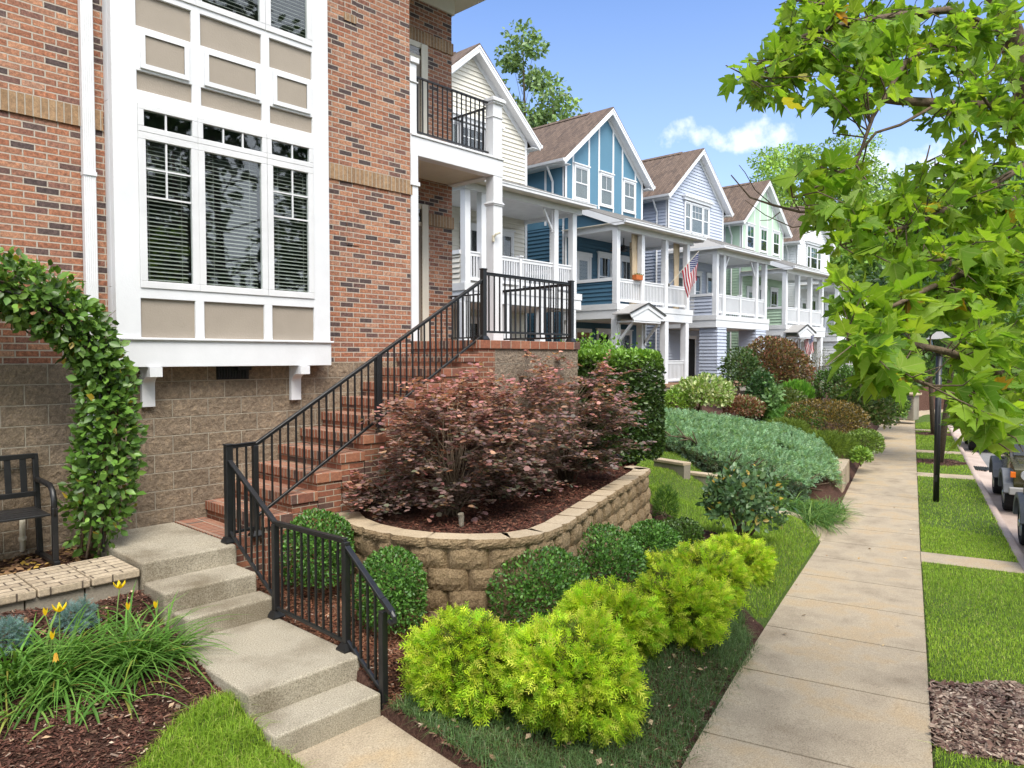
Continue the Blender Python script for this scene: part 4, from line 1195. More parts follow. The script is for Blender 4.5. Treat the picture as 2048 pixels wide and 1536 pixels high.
    if number:
        m_ = MB()
        SEG = {'4': 'bcfg', '3': 'abcdg', '5': 'acdfg'}
        for i, ch in enumerate(number):
            cx_, cz = x0 + 1.80, Z(.16 - i * .2); w_, h_ = .06, .12
            T = dict(a=((0, 1), (1, 1)), b=((1, 1), (1, .5)), c=((1, .5), (1, 0)), d=((0, 0), (1, 0)), e=((0, 0), (0, .5)), f=((0, .5), (0, 1)), g=((0, .5), (1, .5)))
            for k in SEG[ch]:
                (a, b), (c, d) = T[k]; m_.bar((cx_ - w_ / 2 + a * w_, pf - .0, cz + b * h_), (cx_ - w_ / 2 + c * w_, pf - .0, cz + d * h_), .018, .018, (0, 1, 0))
        m_.build('house_number', M['black'], o)
    return o


house('cream_house', 15.05, .2, 'B', 'cream', 'cream clapboard house with a steep white-edged gable next to the brick house', hip=True, door='dark', curtains=('curtain_white', None, 'curtain_white'))
bh = house('blue_house', 22.87, 0, 'A', 'blue', 'deep blue house with white battens on its gable and a two-storey porch', panel='pan_blue', portico=True, number='435')
house('grey_house', 30.62, -.1, 'B', 'grey', 'pale blue-grey clapboard house with a hooded triple window in its gable', hip=True, lowcols=True, door='dark')
house('green_house', 38.35, -.3, 'A', 'green', 'mint green house with white battens on its gable', panel='pan_green', portico=True, curtains=('curtain_green',) * 3)
house('white_house', 46.05, -.5, 'B', 'snow', 'white clapboard house with green-curtained triple window, last gable in the row', lowcols=True, curtains=('curtain_green',) * 3, door='dark')
m_ = MB()                                                        # dark lattice on the side of the blue house
for i in range(20): m_.box(22.77, 22.79, 18.5 + i * .16, 18.53 + i * .16, -1.0, 1.75)
for i in range(18): m_.box(22.76, 22.78, 18.5, 21.6, -1.0 + i * .16, -.97 + i * .16)
m_.build('lattice_screen', M['sid_blue'], bh)

# ------------------------------------------------------------------ things on the porches
def flagmat():
    m, nt = nodes('flag_cloth')
    uv = nd(nt, 'ShaderNodeUVMap', uv_map='UVMap').outputs[0]
    p = nd(nt, 'ShaderNodeSeparateXYZ', {0: uv}).outputs
    st_ = mth(nt, 'FLOORED_MODULO', mth(nt, 'FLOOR', mth(nt, 'MULTIPLY', p[1], 13.0)), 2.0)
    c = mixc(nt, st_, (.42, .02, .035), (.72, .70, .70))
    can = mth(nt, 'MULTIPLY', mth(nt, 'LESS_THAN', p[0], .4), mth(nt, 'GREATER_THAN', p[1], 6 / 13))
    su = mth(nt, 'MULTIPLY', p[0], 11 / .4); sv = mth(nt, 'MULTIPLY', mth(nt, 'SUBTRACT', p[1], 6 / 13), 9 * 13 / 7)
    par = mth(nt, 'FLOORED_MODULO', mth(nt, 'ADD', mth(nt, 'FLOOR', su), mth(nt, 'FLOOR', sv)), 2.0)
    dd = mth(nt, 'ADD', mth(nt, 'POWER', mth(nt, 'SUBTRACT', mth(nt, 'FRACT', su), .5), 2.0), mth(nt, 'POWER', mth(nt, 'SUBTRACT', mth(nt, 'FRACT', sv), .5), 2.0))
    star = mth(nt, 'MULTIPLY', mth(nt, 'LESS_THAN', dd, .17), mth(nt, 'SUBTRACT', 1.0, par))
    cc = mixc(nt, star, (.02, .03, .13), (.75, .75, .78))
    c = mixc(nt, can, c, cc)
    b = princ(nt, c, .8, .1); t = nd(nt, 'ShaderNodeBsdfTranslucent', {'Color': c}).outputs[0]
    out(nt, nd(nt, 'ShaderNodeMixShader', {0: .3, 1: b, 2: t}).outputs[0])
    return m
M['flag'] = flagmat()


def flag(p, q, L, label, seed, turn=.35):
    """cloth hung from the outer part of a slanted pole p->q, drooping in folds"""
    p = np.array(p); q = np.array(q)
    f = empty('flag', tuple(p), label=label, cat='flag', group='flags on house porches')
    MB().tube([p, q], .014, 8).build('flag_pole', M['pvc'], f)
    MB().box(p[0] - .03, p[0] + .03, p[1] - .02, p[1] + .04, p[2] - .06, p[2] + .06).build('pole_socket', M['black'], f)
    nu, nv = 26, 14; V = []; UV = []
    d = q - p; Hh = np.linalg.norm(d) * .56; dn = d / np.linalg.norm(d); side = np.array([dn[0], dn[1], 0]); side /= np.linalg.norm(side); lat = np.array([-side[1], side[0], 0])
    for i in range(nu):
        for j in range(nv):
            u_, v_ = i / (nu - 1), j / (nv - 1)
            a = q - dn * Hh * (1 - v_) - dn * .02
            drop = L * u_
            g = np.array([0, 0, -1.0])
            pull = (side * -.30 * (v_ - .5) * u_ * Hh) + side * turn * u_ * .2
            fold = lat * .06 * math.sin(9 * v_ + 2.5 * u_ + seed) * u_ ** .5 + side * .03 * math.sin(7 * u_ + 5 * v_ + seed) * u_
            V.append(a + g * drop + pull + fold); UV.append((u_, v_))
    F = [(i * nv + j, (i + 1) * nv + j, (i + 1) * nv + j + 1, i * nv + j + 1) for i in range(nu - 1) for j in range(nv - 1)]
    npmesh('flag_cloth', V, F, M['flag'], f, smooth=True, uv=UV)


p0 = on(1338, 570, y=15.78); q0 = on(1398, 502, y=14.75)
flag(p0, q0, 1.15, 'striped flag with stars hanging from a porch post of the blue house', 1.0)
p0 = on(1598, 690, y=15.6) ; q0 = on(1628, 668, y=14.9)
flag((p0[0], 15.7, p0[2]), q0, .95, 'smaller striped flag drooping by the green house portico', 2.4)
# canvas porch curtains of the blue house
def curtain(x, y, z0, z1, w, label):
    V = []; n = 15
    for j in range(9):
        t = j / 8; ww = w * (1 - .45 * math.sin(PI * min(1, t * 1.15)) * .6)
        for i in range(n): V.append((x + (i / (n - 1) - .5) * ww, y + .045 * math.sin(i * 1.7) * (1 - .2 * t), z0 + (z1 - z0) * t))
    F = [(j * n + i, j * n + i + 1, (j + 1) * n + i + 1, (j + 1) * n + i) for j in range(8) for i in range(n - 1)]
    tag(npmesh('porch_curtain', V, F, M['curtain_beige'], smooth=True), label, 'curtain', 'canvas porch curtains')
curtain(24.35, 16.05, 2.05, 4.85, .40, 'tied canvas curtain beside the orange flower box on the blue porch')
curtain(26.55, 17.6, 2.05, 4.85, .40, 'canvas curtain at the back of the blue porch')
curtain(27.75, 16.2, 2.05, 4.85, .42, 'canvas curtain behind the striped flag on the blue porch')
pb = empty('flower_box', (24.25, 15.85, 3.0), label='orange flower box on the blue house railing', cat='planter')
MB().box(24.0, 24.45, 15.72, 15.92, 2.97, 3.16).build('box', paint('terracotta', (.48, .13, .035), .7, .1), pb, bevel=.01)
P = np.array([24.22, 15.82, 3.15]) + rng.normal(0, 1, (70, 3)) * (.12, .05, .01)
cloud('seedlings', P, rng.normal(0, .5, (70, 3)) + (0, 0, 1), rdir(70), OVAL, .07, mixcol([(.12, .2, .05), (.3, .2, .08)], 70), M['leaf'], pb)
cf = empty('ceiling_fan', (25.3, 17.2, 4.3), label='dark ceiling fan under the blue porch ceiling', cat='fan')
m_ = MB(); m_.tube([(25.3, 17.2, 4.86), (25.3, 17.2, 4.5)], .02, 8); m_.tube([(25.3, 17.2, 4.56), (25.3, 17.2, 4.5), (25.3, 17.2, 4.36), (25.3, 17.2, 4.30)], [.06, .13, .13, .07], 14); m_.build('motor', M['black'], cf)
for i in range(5):
    a = i * 2 * PI / 5 + .3; MB().bar((25.3 + .13 * math.cos(a), 17.2 + .13 * math.sin(a), 4.40), (25.3 + .66 * math.cos(a), 17.2 + .66 * math.sin(a), 4.40), .13, .012).build('blade', M['wood'] if i == 1 else M['black'], cf)
wc = empty('wind_chime', (23.35, 16.3, 4.2), label='wind chime of pale tubes hanging in the blue porch', cat='wind chime')
m_ = MB(); m_.tube([(23.35, 16.3, 4.8), (23.35, 16.3, 4.45)], .008, 5); m_.tube([(23.35, 16.3, 4.46), (23.35, 16.3, 4.43)], .09, 10); m_.build('hanger', M['black'], wc)
for i in range(5):
    a = i * 2 * PI / 5; x, y = 23.35 + .07 * math.cos(a), 16.3 + .07 * math.sin(a); MB().tube([(x, y, 4.42), (x, y, 3.85 - .05 * i)], .016, 7).build('chime_tube', M['curtain_beige'], wc)
# fence of iron bars on the green and white house forecourts
for xa, xb, y, z, lab in ((37.2, 43.8, 14.9, -1.35, 'low black iron fence before the green house'), (31.0, 33.2, 14.4, -1.5, 'low black iron fence beside the grey house steps'), (44.6, 50.5, 15.5, -1.5, 'low black iron fence before the white house')):
    f = empty('iron_fence', (xa, y, z), label=lab, cat='fence', group='iron fences in front of the houses')
    m_ = MB(); m_.box(xa, xb, y - .015, y + .015, z + .8, z + .83); m_.box(xa, xb, y - .015, y + .015, z + .08, z + .11)
    n = int((xb - xa) / .13)
    for i in range(n + 1): m_.box(xa + i * .13 - .008, xa + i * .13 + .008, y - .008, y + .008, z, z + .83)
    m_.build('bar_panel', M['black'], f)
    m_ = MB(); m_.box(xa - .1, xb + .1, y - .12, y + .5, z - 1.3, z); m_.build('base_wall', M['edging'], f)
    for xx in (xa, xb): MB().box(xx - .025, xx + .025, y - .025, y + .025, z, z + .95).build('post', M['black'], f)

# ================================================================== planting
def shrub(name, label, cat, base, r, n, size, cols, mat, tpl=OVAL, seed=1, group=None, w=None, droop=.2, upw=.3, rough=.14, depth=.16, nstem=5, inner=.3, lift=.0, jit=.15, f=2.2, power=1.0, tilt=.8, stem_mat='twig', fb=-.55, radial=1.0):
    """leafy shrub: base on the ground, radii r, crown resting lift above it"""
    base = np.array(base, float); r = np.array(r, float)
    c = base + (0, 0, lift + r[2] * .82)
    o = empty(name, tuple(base), label=label, cat=cat, group=group)
    P, N = shell(n, c, r, seed, rough, f, depth, fb, power)
    ni = int(n * inner)
    P2, N2 = shell(ni, c, r * .72, seed + 1, rough, f, .25, fb, power)
    P = np.vstack([P, P2]); N = np.vstack([N, N2])
    ax = unit(N * radial + rdir(len(P)) * tilt + np.array([0, 0, upw]))
    nr = unit(N + rdir(len(P)) * .5 + np.array([0, 0, .4]))
    cloud('foliage', P, ax, nr, tpl, size, mixcol(cols, len(P), jit, w), M[mat], o)
    stems('stem', base - (0, 0, .05), [c + rdir(1)[0] * r * .6 for _ in range(nstem)], max(.008, .02 * r[0] / .5), M[stem_mat], o)
    return o


GOLD = [(.47, .64, .030), (.39, .60, .030), (.58, .68, .05), (.27, .52, .03), (.60, .60, .10)]
BOX = [(.065, .17, .028), (.10, .235, .04), (.045, .12, .022), (.14, .29, .05)]
# golden thread cypress, row along the lilyturf: (x, y, rx, rz, label)
def golden(x, y, rx, rz, n, label, seed):
    """mop of thread-like sprays: many small overlapping tufts, each drooping outwards"""
    z = h1(x, y); r_ = np.random.default_rng(seed)
    o = empty('golden_cypress', (x, y, z), label=label, cat='shrub', group='golden cypress shrubs beside the pavement')
    c = np.array([x, y, z + rz * .47]); r = np.array([rx * .92, rx * .92, rz * .53])
    nt_ = n // 24
    C, N = shell(nt_, c, r, seed, .30, 2.9, .14, -.8)
    idx = np.repeat(np.arange(len(C)), 26); m = len(idx)
    tn = unit(N * (1, 1, .75) + .35 * rdir(len(C)))[idx]                 # each tuft has its own direction
    P = C[idx] + rdir(m) * (.055 * rng.random(m) ** .5)[:, None] + tn * (.05 * (rng.random(m) - .4))[:, None]
    ax = unit(tn + rdir(m) * .62 + (0, 0, .05)); nr = unit(rdir(m) * .8 + N[idx] * .5 + (0, 0, .4))
    tone = (1 + .13 * r_.normal(size=len(C)))[idx][:, None]
    cols = mixcol(GOLD, m, .14) * tone
    low = np.clip(1.0 - (P[:, 2] - z) / (rz * .75), 0, 1)[:, None] * r_.random((m, 1))   # sprays turn a darker green towards the bottom
    cols = cols * (1 - .75 * low) + np.array([.14, .30, .03]) * .75 * low
    cloud('foliage', P, ax, nr, THREAD, .082, cols, M['needle'], o, .35)
    ni = n // 2
    P, N = shell(ni, c, r * .78, seed + 3, .2, 2.6, .2, -.8)
    cloud('inner_foliage', P, unit(N + rdir(len(P)) * .7), unit(N + rdir(len(P)) * .6), SPRAY, .11, mixcol([(.10, .20, .02), (.17, .28, .03), (.16, .12, .05)], len(P), .2), M['needle'], o)
    stems('stem', (x, y, z - .05), [c + rdir(1)[0] * r * .7 for _ in range(7)], .018, M['twig'], o)
    return o
golden(3.98, 4.20, .43, .64, 9000, 'golden cypress shrub nearest the garden steps, first of the row', 21)
golden(4.42, 3.50, .52, .70, 11500, 'largest golden cypress shrub, in front of the row by the foot of the path', 33)
golden(5.42, 3.84, .46, .53, 8500, 'golden cypress shrub in the middle of the row below the clipped boxwood', 45)
golden(6.22, 3.62, .46, .55, 8500, 'golden cypress shrub bulging towards the pavement in mid row', 57)
golden(7.65, 4.20, .62, .47, 9000, 'broad golden cypress shrub, second from the far end of the row', 69)
golden(9.3, 4.52, .52, .46, 6500, 'golden cypress shrub at the far end of the row by the camellia', 77)

def boxw(x, y, rx, rz, n, label, seed, size=.03, power=.9, grp='clipped boxwoods below the block wall', rough=.07, cols=BOX):
    return shrub('boxwood', label, 'shrub', (x, y, h1(x, y)), (rx, rx, rz), n, size, cols, 'leaf', OVAL, seed, grp, rough=rough, depth=.08, inner=.35, f=3.5, power=power, tilt=1.1, upw=.45, jit=.22)
boxw(4.05, 6.42, .335, .44, 6500, 'clipped boxwood globe behind the railing below the brick stair', 5)
boxw(4.12, 5.32, .31, .42, 6000, 'clipped boxwood globe behind the handrail in front of the curved wall', 6)
boxw(5.45, 4.72, .52, .42, 6500, 'loose boxwood mound just behind the golden cypress at the front of the curved wall', 7, .034, 1, rough=.12)
boxw(6.80, 4.90, .50, .40, 6000, 'second loose boxwood mound along the curved wall', 8, .034, 1, rough=.12)
boxw(8.35, 5.22, .38, .26, 4000, 'dull green boxwood mound halfway along the right face of the curved wall', 9, .036, 1, rough=.15)
boxw(9.55, 5.50, .36, .24, 3800, 'fine-leaved dull green mound near the far end of the curved wall', 10, .036, 1, rough=.16, cols=[(.06, .12, .022), (.10, .18, .03), (.045, .09, .02)])
shrub('dwarf_conifer', 'small upright green conifer against the far end of the block wall', 'shrub', (10.42, 6.25, h1(10.42, 6.25)), (.20, .20, .32), 1800, .05, [(.05, .12, .025), (.09, .19, .03)], 'needle', FINE, 12, upw=.8, tilt=.5)

# purple loropetalum: layered arching branches over the block wall
def loro(x, y, z, label, seed, R=.9, Hh=1.75, nb=46, lo=.1):
    """open shrub of arching branches carrying flat sprays of round leaves in tiers"""
    r_ = np.random.default_rng(seed)
    o = empty('purple_shrub', (x, y, z), label=label, cat='shrub', group='purple shrubs in the walled bed')
    m_ = MB(); P = []; A = []; N = []; Hs = []
    for b in range(nb):
        az = 2 * PI * (b / nb) * 7.6 + r_.normal(0, .25); hh = Hh * (lo + (1 - lo) * (b + .5) / nb) * r_.uniform(.86, 1.04); rr = R * (math.sin(PI * min(.93, .16 + .72 * hh / Hh)) ** .7) * r_.uniform(.6, 1.08)
        s = np.array([x + r_.normal(0, .05), y + r_.normal(0, .05), z]); m = np.array([x + math.cos(az) * rr * .30, y + math.sin(az) * rr * .30, z + hh * .72]); e = np.array([x + math.cos(az) * rr, y + math.sin(az) * rr, z + hh])
        m_.tube([s, s * .35 + m * .65, m, e], [.010, .007, .005, .002], 5)
        for k in range(9):
            t = .35 + .68 * (k + r_.random()) / 9; base = m * (1 - t) + e * t + r_.normal(0, .03, 3)
            d = unit(np.array([math.cos(az), math.sin(az), .06]) + r_.normal(0, .8, 3) * (1, 1, .22)); L = r_.uniform(.16, .34)
            nl = 13; sag = r_.uniform(.02, .09)
            for q in range(nl):
                tt = (q + .5) / nl; pp = base + d * L * tt + (0, 0, .05 * tt - sag * tt * tt); sd = unit(np.cross(d, (0, 0, 1.0))) * (1 if q % 2 else -1)
                P.append(pp + r_.normal(0, .012, 3)); A.append(unit(sd + d * .5 + r_.normal(0, .25, 3) * (1, 1, .6))); N.append(unit(np.array([0, 0, 1.0]) + r_.normal(0, .30, 3))); Hs.append((pp[2] - z) / Hh + .30 * tt)
            m_.tube([base, base + d * L * .9], [.003, .0015], 4, cap=False)
    P = np.array(P); A = np.array(A); N = np.array(N); Hs = np.array(Hs); n = len(P)
    dark = mixcol([(.16, .12, .125), (.20, .155, .14), (.21, .12, .125), (.15, .17, .11), (.25, .165, .15)], n, .2)
    pink = mixcol([(.48, .18, .18), (.58, .25, .20), (.40, .17, .17), (.60, .36, .22)], n, .2)
    t = np.clip((Hs - .66) * 1.7 + r_.normal(0, .26, n), 0, 1)[:, None]
    t = np.where(r_.random((n, 1)) < .12, .75, t)
    cloud('foliage', P, A, N, ROUND, .058, dark * (1 - t) + pink * t, M['leaf'], o, .25)
    m_.build('stem', M['twig'], o, smooth=True)
    return o
ROUND = ([(0, 0, 0), (.36, .30, .05), (.34, .72, .03), (0, 1, -.05), (-.34, .72, .03), (-.36, .30, .05)], [(0, 1, 2, 3, 4, 5)])
loro(5.62, 6.12, -1.80, 'purple-leaved shrub at the front of the walled bed by the brick stair', 3, .92, 1.62, 62)
loro(6.65, 6.30, -1.80, 'tall purple-leaved shrub with pink tips in the middle of the walled bed', 4, .90, 1.68, 58)
loro(8.25, 6.55, -1.80, 'wide purple-leaved shrub in front of the green hedge', 8, 1.05, 1.85, 70)
loro(5.15, 6.72, -1.80, 'low purple sprig at the foot of the brick stair in the walled bed', 12, .38, .5, 12)
cup = empty('garden_light', (5.32, 5.66, -1.8), label='small pale garden light under the front purple shrub', cat='light')
MB().tube([(5.32, 5.66, -1.82), (5.32, 5.66, -1.70), (5.31, 5.66, -1.66)], [.024, .032, .034], 12).build('shade', M['edging'], cup)
# big clipped hedge beside the landing
def boxshell(n, lo, hi, seed, rough=.05):
    lo = np.array(lo, float); hi = np.array(hi, float); s = hi - lo
    ar = np.array([s[1] * s[2], s[1] * s[2], s[0] * s[2], s[0] * s[2], s[0] * s[1] * 1.3]); fidx = rng.choice(5, n, p=ar / ar.sum())
    q = rng.random((n, 3)); N = np.zeros((n, 3))
    for i, (ax_, v) in enumerate(((0, 0), (0, 1), (1, 0), (1, 1), (2, 1))):
        k = fidx == i; q[k, ax_] = v; N[k, ax_] = 1 if v else -1
    P = lo + q * s
    c = (lo + hi) / 2; e = (P - c) / (s / 2); rad = np.maximum(0, np.linalg.norm(np.abs(e) ** 4, axis=1) - 1.0)
    P = c + (P - c) * (1 - .13 * np.clip(rad, 0, 1))[:, None]
    P += N * (rough * lump(P * 3, seed) - np.abs(rng.normal(0, .05, n)))[:, None]
    return P, unit(N + .35 * e)
hd = empty('clipped_hedge', (10.2, 7.6, -1.85), label='tall clipped green hedge block beside the front landing', cat='hedge')
P, N = boxshell(23000, (9.28, 6.75, -1.8), (11.25, 8.35, .10), 3)
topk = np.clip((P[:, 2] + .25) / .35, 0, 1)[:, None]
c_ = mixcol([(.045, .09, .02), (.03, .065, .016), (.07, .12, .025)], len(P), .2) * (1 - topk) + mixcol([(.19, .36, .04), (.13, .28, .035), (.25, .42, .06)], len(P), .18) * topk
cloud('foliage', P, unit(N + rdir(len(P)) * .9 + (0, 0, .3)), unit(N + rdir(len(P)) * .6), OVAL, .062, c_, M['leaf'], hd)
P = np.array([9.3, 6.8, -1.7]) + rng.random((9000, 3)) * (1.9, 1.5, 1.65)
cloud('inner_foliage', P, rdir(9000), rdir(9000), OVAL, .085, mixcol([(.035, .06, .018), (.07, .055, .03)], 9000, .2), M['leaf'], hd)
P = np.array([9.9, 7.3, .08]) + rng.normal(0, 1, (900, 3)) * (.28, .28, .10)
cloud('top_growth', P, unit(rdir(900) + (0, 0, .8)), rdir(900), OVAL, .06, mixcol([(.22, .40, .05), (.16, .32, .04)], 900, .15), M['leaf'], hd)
stems('stem', (10.2, 7.5, -1.85), [(9.5, 7, -.4), (10, 7.9, -.3), (10.8, 7.2, -.3), (10.6, 8, -.4), (9.7, 6.9, -.7), (11, 7, -.7)], .025, M['twig'], hd)

# spreading blue juniper on the neighbour's bank
jn = empty('blue_juniper', (17.5, 8.2, -2.7), label='wide blue-green juniper spreading like a cushion down the bank', cat='shrub')
jp = np.array([(14.7, 9.7), (15.4, 7.7), (16.15, 6.35), (17.2, 6.02), (19.0, 6.4), (20.1, 7.15), (20.4, 8.2), (19.3, 9.6), (17.9, 10.9), (16.2, 10.9)])
def inside(poly, x, y):
    o = np.zeros(len(x), bool); n = len(poly)
    for i in range(n):
        a, b = poly[i], poly[(i + 1) % n]; k = ((a[1] > y) != (b[1] > y)); xx = a[0] + (y - a[1]) / (b[1] - a[1] + 1e-12) * (b[0] - a[0]); o ^= k & (x < xx)
    return o
def edge_d(poly, x, y):
    d = np.full(len(x), 9.0)
    for i in range(len(poly)):
        a = poly[i]; b = poly[(i + 1) % len(poly)]; ab = b - a; t = np.clip(((x - a[0]) * ab[0] + (y - a[1]) * ab[1]) / (ab @ ab), 0, 1)
        d = np.minimum(d, np.hypot(x - a[0] - ab[0] * t, y - a[1] - ab[1] * t))
    return d
def jtop(x, y):
    q = (y - 6.3) / 4.6
    return -2.62 + 1.22 * np.clip(q, -.05, 1.05) ** .8 + .02 * (x - 17)
xx = rng.uniform(14.5, 20.6, 60000); yy = rng.uniform(6, 11, 60000)
k = inside(jp, xx, yy) & (lump(np.stack([xx * 1.2, yy * .8, 0 * xx], 1), 15, 6.0) > -.50); xx, yy = xx[k][:34000], yy[k][:34000]
ed = edge_d(jp, xx, yy); rim = np.clip(ed / .55, 0, 1); zt = jtop(xx, yy) - .55 * (1 - np.sqrt(1 - (1 - rim) ** 2)) + .10 * lump(np.stack([xx, yy, 0 * xx], 1), 5, 1.6) + .085 * lump(np.stack([xx, yy, 0 * xx], 1), 15, 6)
P = np.stack([xx, yy, zt - np.abs(rng.normal(0, .05, len(xx)))], 1)
cen = np.array([17.3, 8.6])
outw = unit(np.stack([xx - cen[0], yy - cen[1], 0 * xx], 1)); N = unit(outw * (1 - rim)[:, None] * 1.2 + (0, 0, 1))
JC = [(.22, .38, .22), (.27, .44, .26), (.17, .31, .18), (.30, .43, .20), (.33, .48, .31)]
dirf = unit(np.stack([np.full(len(xx), .35), np.full(len(xx), -.9), 0 * xx], 1))
cloud('foliage', P, unit(dirf * .30 + rdir(len(P)) * .8 + N * .55), unit(N + rdir(len(P)) * .5), JUN, .125, mixcol(JC, len(P), .22), M['needle'], jn, .3)
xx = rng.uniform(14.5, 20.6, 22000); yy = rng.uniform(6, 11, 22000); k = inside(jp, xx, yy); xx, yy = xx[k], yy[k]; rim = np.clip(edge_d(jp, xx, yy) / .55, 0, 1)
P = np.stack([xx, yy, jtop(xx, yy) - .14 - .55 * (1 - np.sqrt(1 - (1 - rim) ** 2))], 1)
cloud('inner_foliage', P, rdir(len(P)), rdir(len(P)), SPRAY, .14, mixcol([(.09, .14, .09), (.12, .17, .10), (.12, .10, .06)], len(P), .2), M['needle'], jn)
# ragged skirt facing the lawn, shade put into its darker leaf colours
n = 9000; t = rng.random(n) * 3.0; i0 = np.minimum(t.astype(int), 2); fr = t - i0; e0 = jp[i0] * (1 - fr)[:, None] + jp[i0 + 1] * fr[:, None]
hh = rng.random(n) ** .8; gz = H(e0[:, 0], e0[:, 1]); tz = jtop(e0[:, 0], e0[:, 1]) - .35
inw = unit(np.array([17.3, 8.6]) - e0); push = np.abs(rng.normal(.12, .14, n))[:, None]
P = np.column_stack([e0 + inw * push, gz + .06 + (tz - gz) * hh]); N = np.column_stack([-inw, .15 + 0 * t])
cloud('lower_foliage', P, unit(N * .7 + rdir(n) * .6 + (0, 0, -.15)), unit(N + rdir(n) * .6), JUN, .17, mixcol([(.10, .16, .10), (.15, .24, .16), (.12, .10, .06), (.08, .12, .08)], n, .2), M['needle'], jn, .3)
m_ = MB()
for i in range(60):
    t_ = rng.random() * 3; k = int(min(t_, 2)); a = jp[k] * (1 - t_ + k) + jp[k + 1] * (t_ - k); z = h1(*a); c = np.array([17.0, 8.8])
    b = a + (c - a) * .5; m_.tube([(b[0], b[1], h1(*b) + .1), ((a + b)[0] / 2, (a + b)[1] / 2, z + .3), (a[0], a[1], z + .25 + .5 * rng.random())], [.03, .02, .008], 5)
m_.build('branch', M['twig'], jn, smooth=True)

# camellia and lilyturf at the corner of the lawn
p = hit(1482, 1078, -3.1)
shrub('camellia', 'glossy camellia bush with a few yellowed leaves on the small lawn', 'shrub', p, (.64, .62, .58), 1500, .095, [(.07, .14, .055), (.11, .20, .08), (.05, .10, .04), (.16, .25, .11), (.45, .30, .04)], 'leaf', OVAL, 31, w=[.3, .3, .2, .17, .03], rough=.2, depth=.25, nstem=8, inner=.5, lift=.1, tilt=1.2)
def blade_strip(L, w, bend, nseg=5):
    V = []; F = []
    for i in range(nseg + 1):
        t = i / nseg; ww = w * (1 - t ** 2.2) * (.55 + .45 * min(1, t * 4)) + .0008
        y = L * (t - .18 * bend * t ** 3); z = -L * bend * .62 * t ** 2.1
        V += [(-ww / 2, y, z + .12 * ww), (0, y, z - .15 * ww), (ww / 2, y, z + .12 * ww)]
    for i in range(nseg):
        for j in (0, 1): a = 3 * i + j; F.append((a, a + 1, a + 4, a + 3))
    return V, F
def tuft(name, base, n, L, w, cols, parent, spread=.5, up_=1.0, bendr=(.7, 1.5), mat='grassb', br=.05, ws=None, el=(.55, 1.35)):
    Vs = []; Fs = []; C = []; off = 0
    for i in range(n):
        l = L * rng.uniform(.55, 1.1); V, F = blade_strip(l, w * rng.uniform(.7, 1.15), rng.uniform(*bendr)); az = rng.uniform(0, 2 * PI); e = rng.uniform(*el)
        d = np.array([math.cos(az) * math.cos(e), math.sin(az) * math.cos(e), math.sin(e)]); side = np.array([-math.sin(az), math.cos(az), 0]); nn = np.cross(side, d); 
        if nn[2] < 0: nn = -nn
        fr = np.stack([side, d, nn]); b = np.array(base) + np.append(rng.normal(0, br, 2), 0)
        Vs.append(np.array(V) @ fr + b); Fs.append(np.array(F) + off); off += len(V); C.append(np.repeat(mixcol(cols, 1, .15, ws), len(V), 0))
    return npmesh(name, np.vstack(Vs), np.vstack(Fs), M[mat], parent, np.vstack(C), smooth=True)
ly = empty('lilyturf', tuple(hit(1620, 1040, -3.3)), label='arching clump of dark green lilyturf at the pavement corner', cat='plant')
for i, (u, v) in enumerate(((1590, 1035), (1612, 1048), (1640, 1052), (1662, 1046), (1580, 1020), (1622, 1030), (1650, 1030), (1676, 1030))):
    tuft('tuft', hit(u, v, -3.3), 150, .66, .017, [(.07, .16, .035), (.11, .24, .05), (.05, .11, .03), (.2, .3, .08)], ly, br=.1, el=(.35, 1.3))
# day lilies left of the steps
DL = [(.095, .215, .035), (.135, .29, .05), (.07, .165, .03), (.21, .35, .075), (.33, .26, .06)]
def daylily(u, v, n, L, label, flowers=(), seed=0):
    b = hit(u, v, -2.45)
    o = empty('daylily', tuple(b), label=label, cat='plant', group='daylilies beside the garden steps')
    tuft('leaf_clump', b, n, L, .0205, DL, o, br=.075, ws=[.27, .34, .2, .17, .02], el=(.5, 1.45), bendr=(.75, 1.7))
    for (dx, dy, dz, kind) in flowers:
        t = b + (dx, dy, dz); MB().tube([b, b * .5 + t * .5 + (0, 0, .06), t], [.006, .005, .004], 5).build('stalk', M['sap'], o)
        V = []; F = []; C = []
        pet = _petal(kind)
        for k in range(6 if kind != 'bud' else 3):
            a = k * PI / 3 + .3 if kind != 'bud' else k * 2.1; e = {'open': .55, 'wilt': -1.1, 'bud': 1.35}[kind]
            d = np.array([math.cos(a) * math.cos(e), math.sin(a) * math.cos(e), math.sin(e)]); side = np.array([-math.sin(a), math.cos(a), 0]); fr = np.stack([side, d, np.cross(side, d)])
            V.append(np.array(pet[0]) @ fr + t); F.append(np.array(pet[1]) + len(pet[0]) * k); C.append(np.tile((.78, .56, .02) if kind != 'wilt' else (.72, .45, .07), (len(pet[0]), 1)))
        npmesh('flower', np.vstack(V), np.vstack(F), M['petal'], o, np.vstack(C), smooth=True)
    return o
def _petal(kind):
    L, w, b = {'open': (.075, .034, .7), 'wilt': (.065, .028, -.3), 'bud': (.06, .022, .0)}[kind]
    V, F = [], []
    for i in range(5):
        t = i / 4; ww = w * math.sin(PI * (.12 + .86 * t)) ** .8; V += [(-ww / 2, L * t, -.4 * L * b * t * t + .2 * ww), (0, L * t, -.4 * L * b * t * t), (ww / 2, L * t, -.4 * L * b * t * t + .2 * ww)]
    for i in range(4):
        for j in (0, 1): a = 3 * i + j; F.append((a, a + 1, a + 4, a + 3))
    return V, F
M['sap'] = paint('flower_stalk', (.12, .20, .05), .6, .1)
daylily(262, 1335, 190, .62, 'large daylily clump arching over the concrete step edge', [(-.02, -.02, .46, 'bud')])
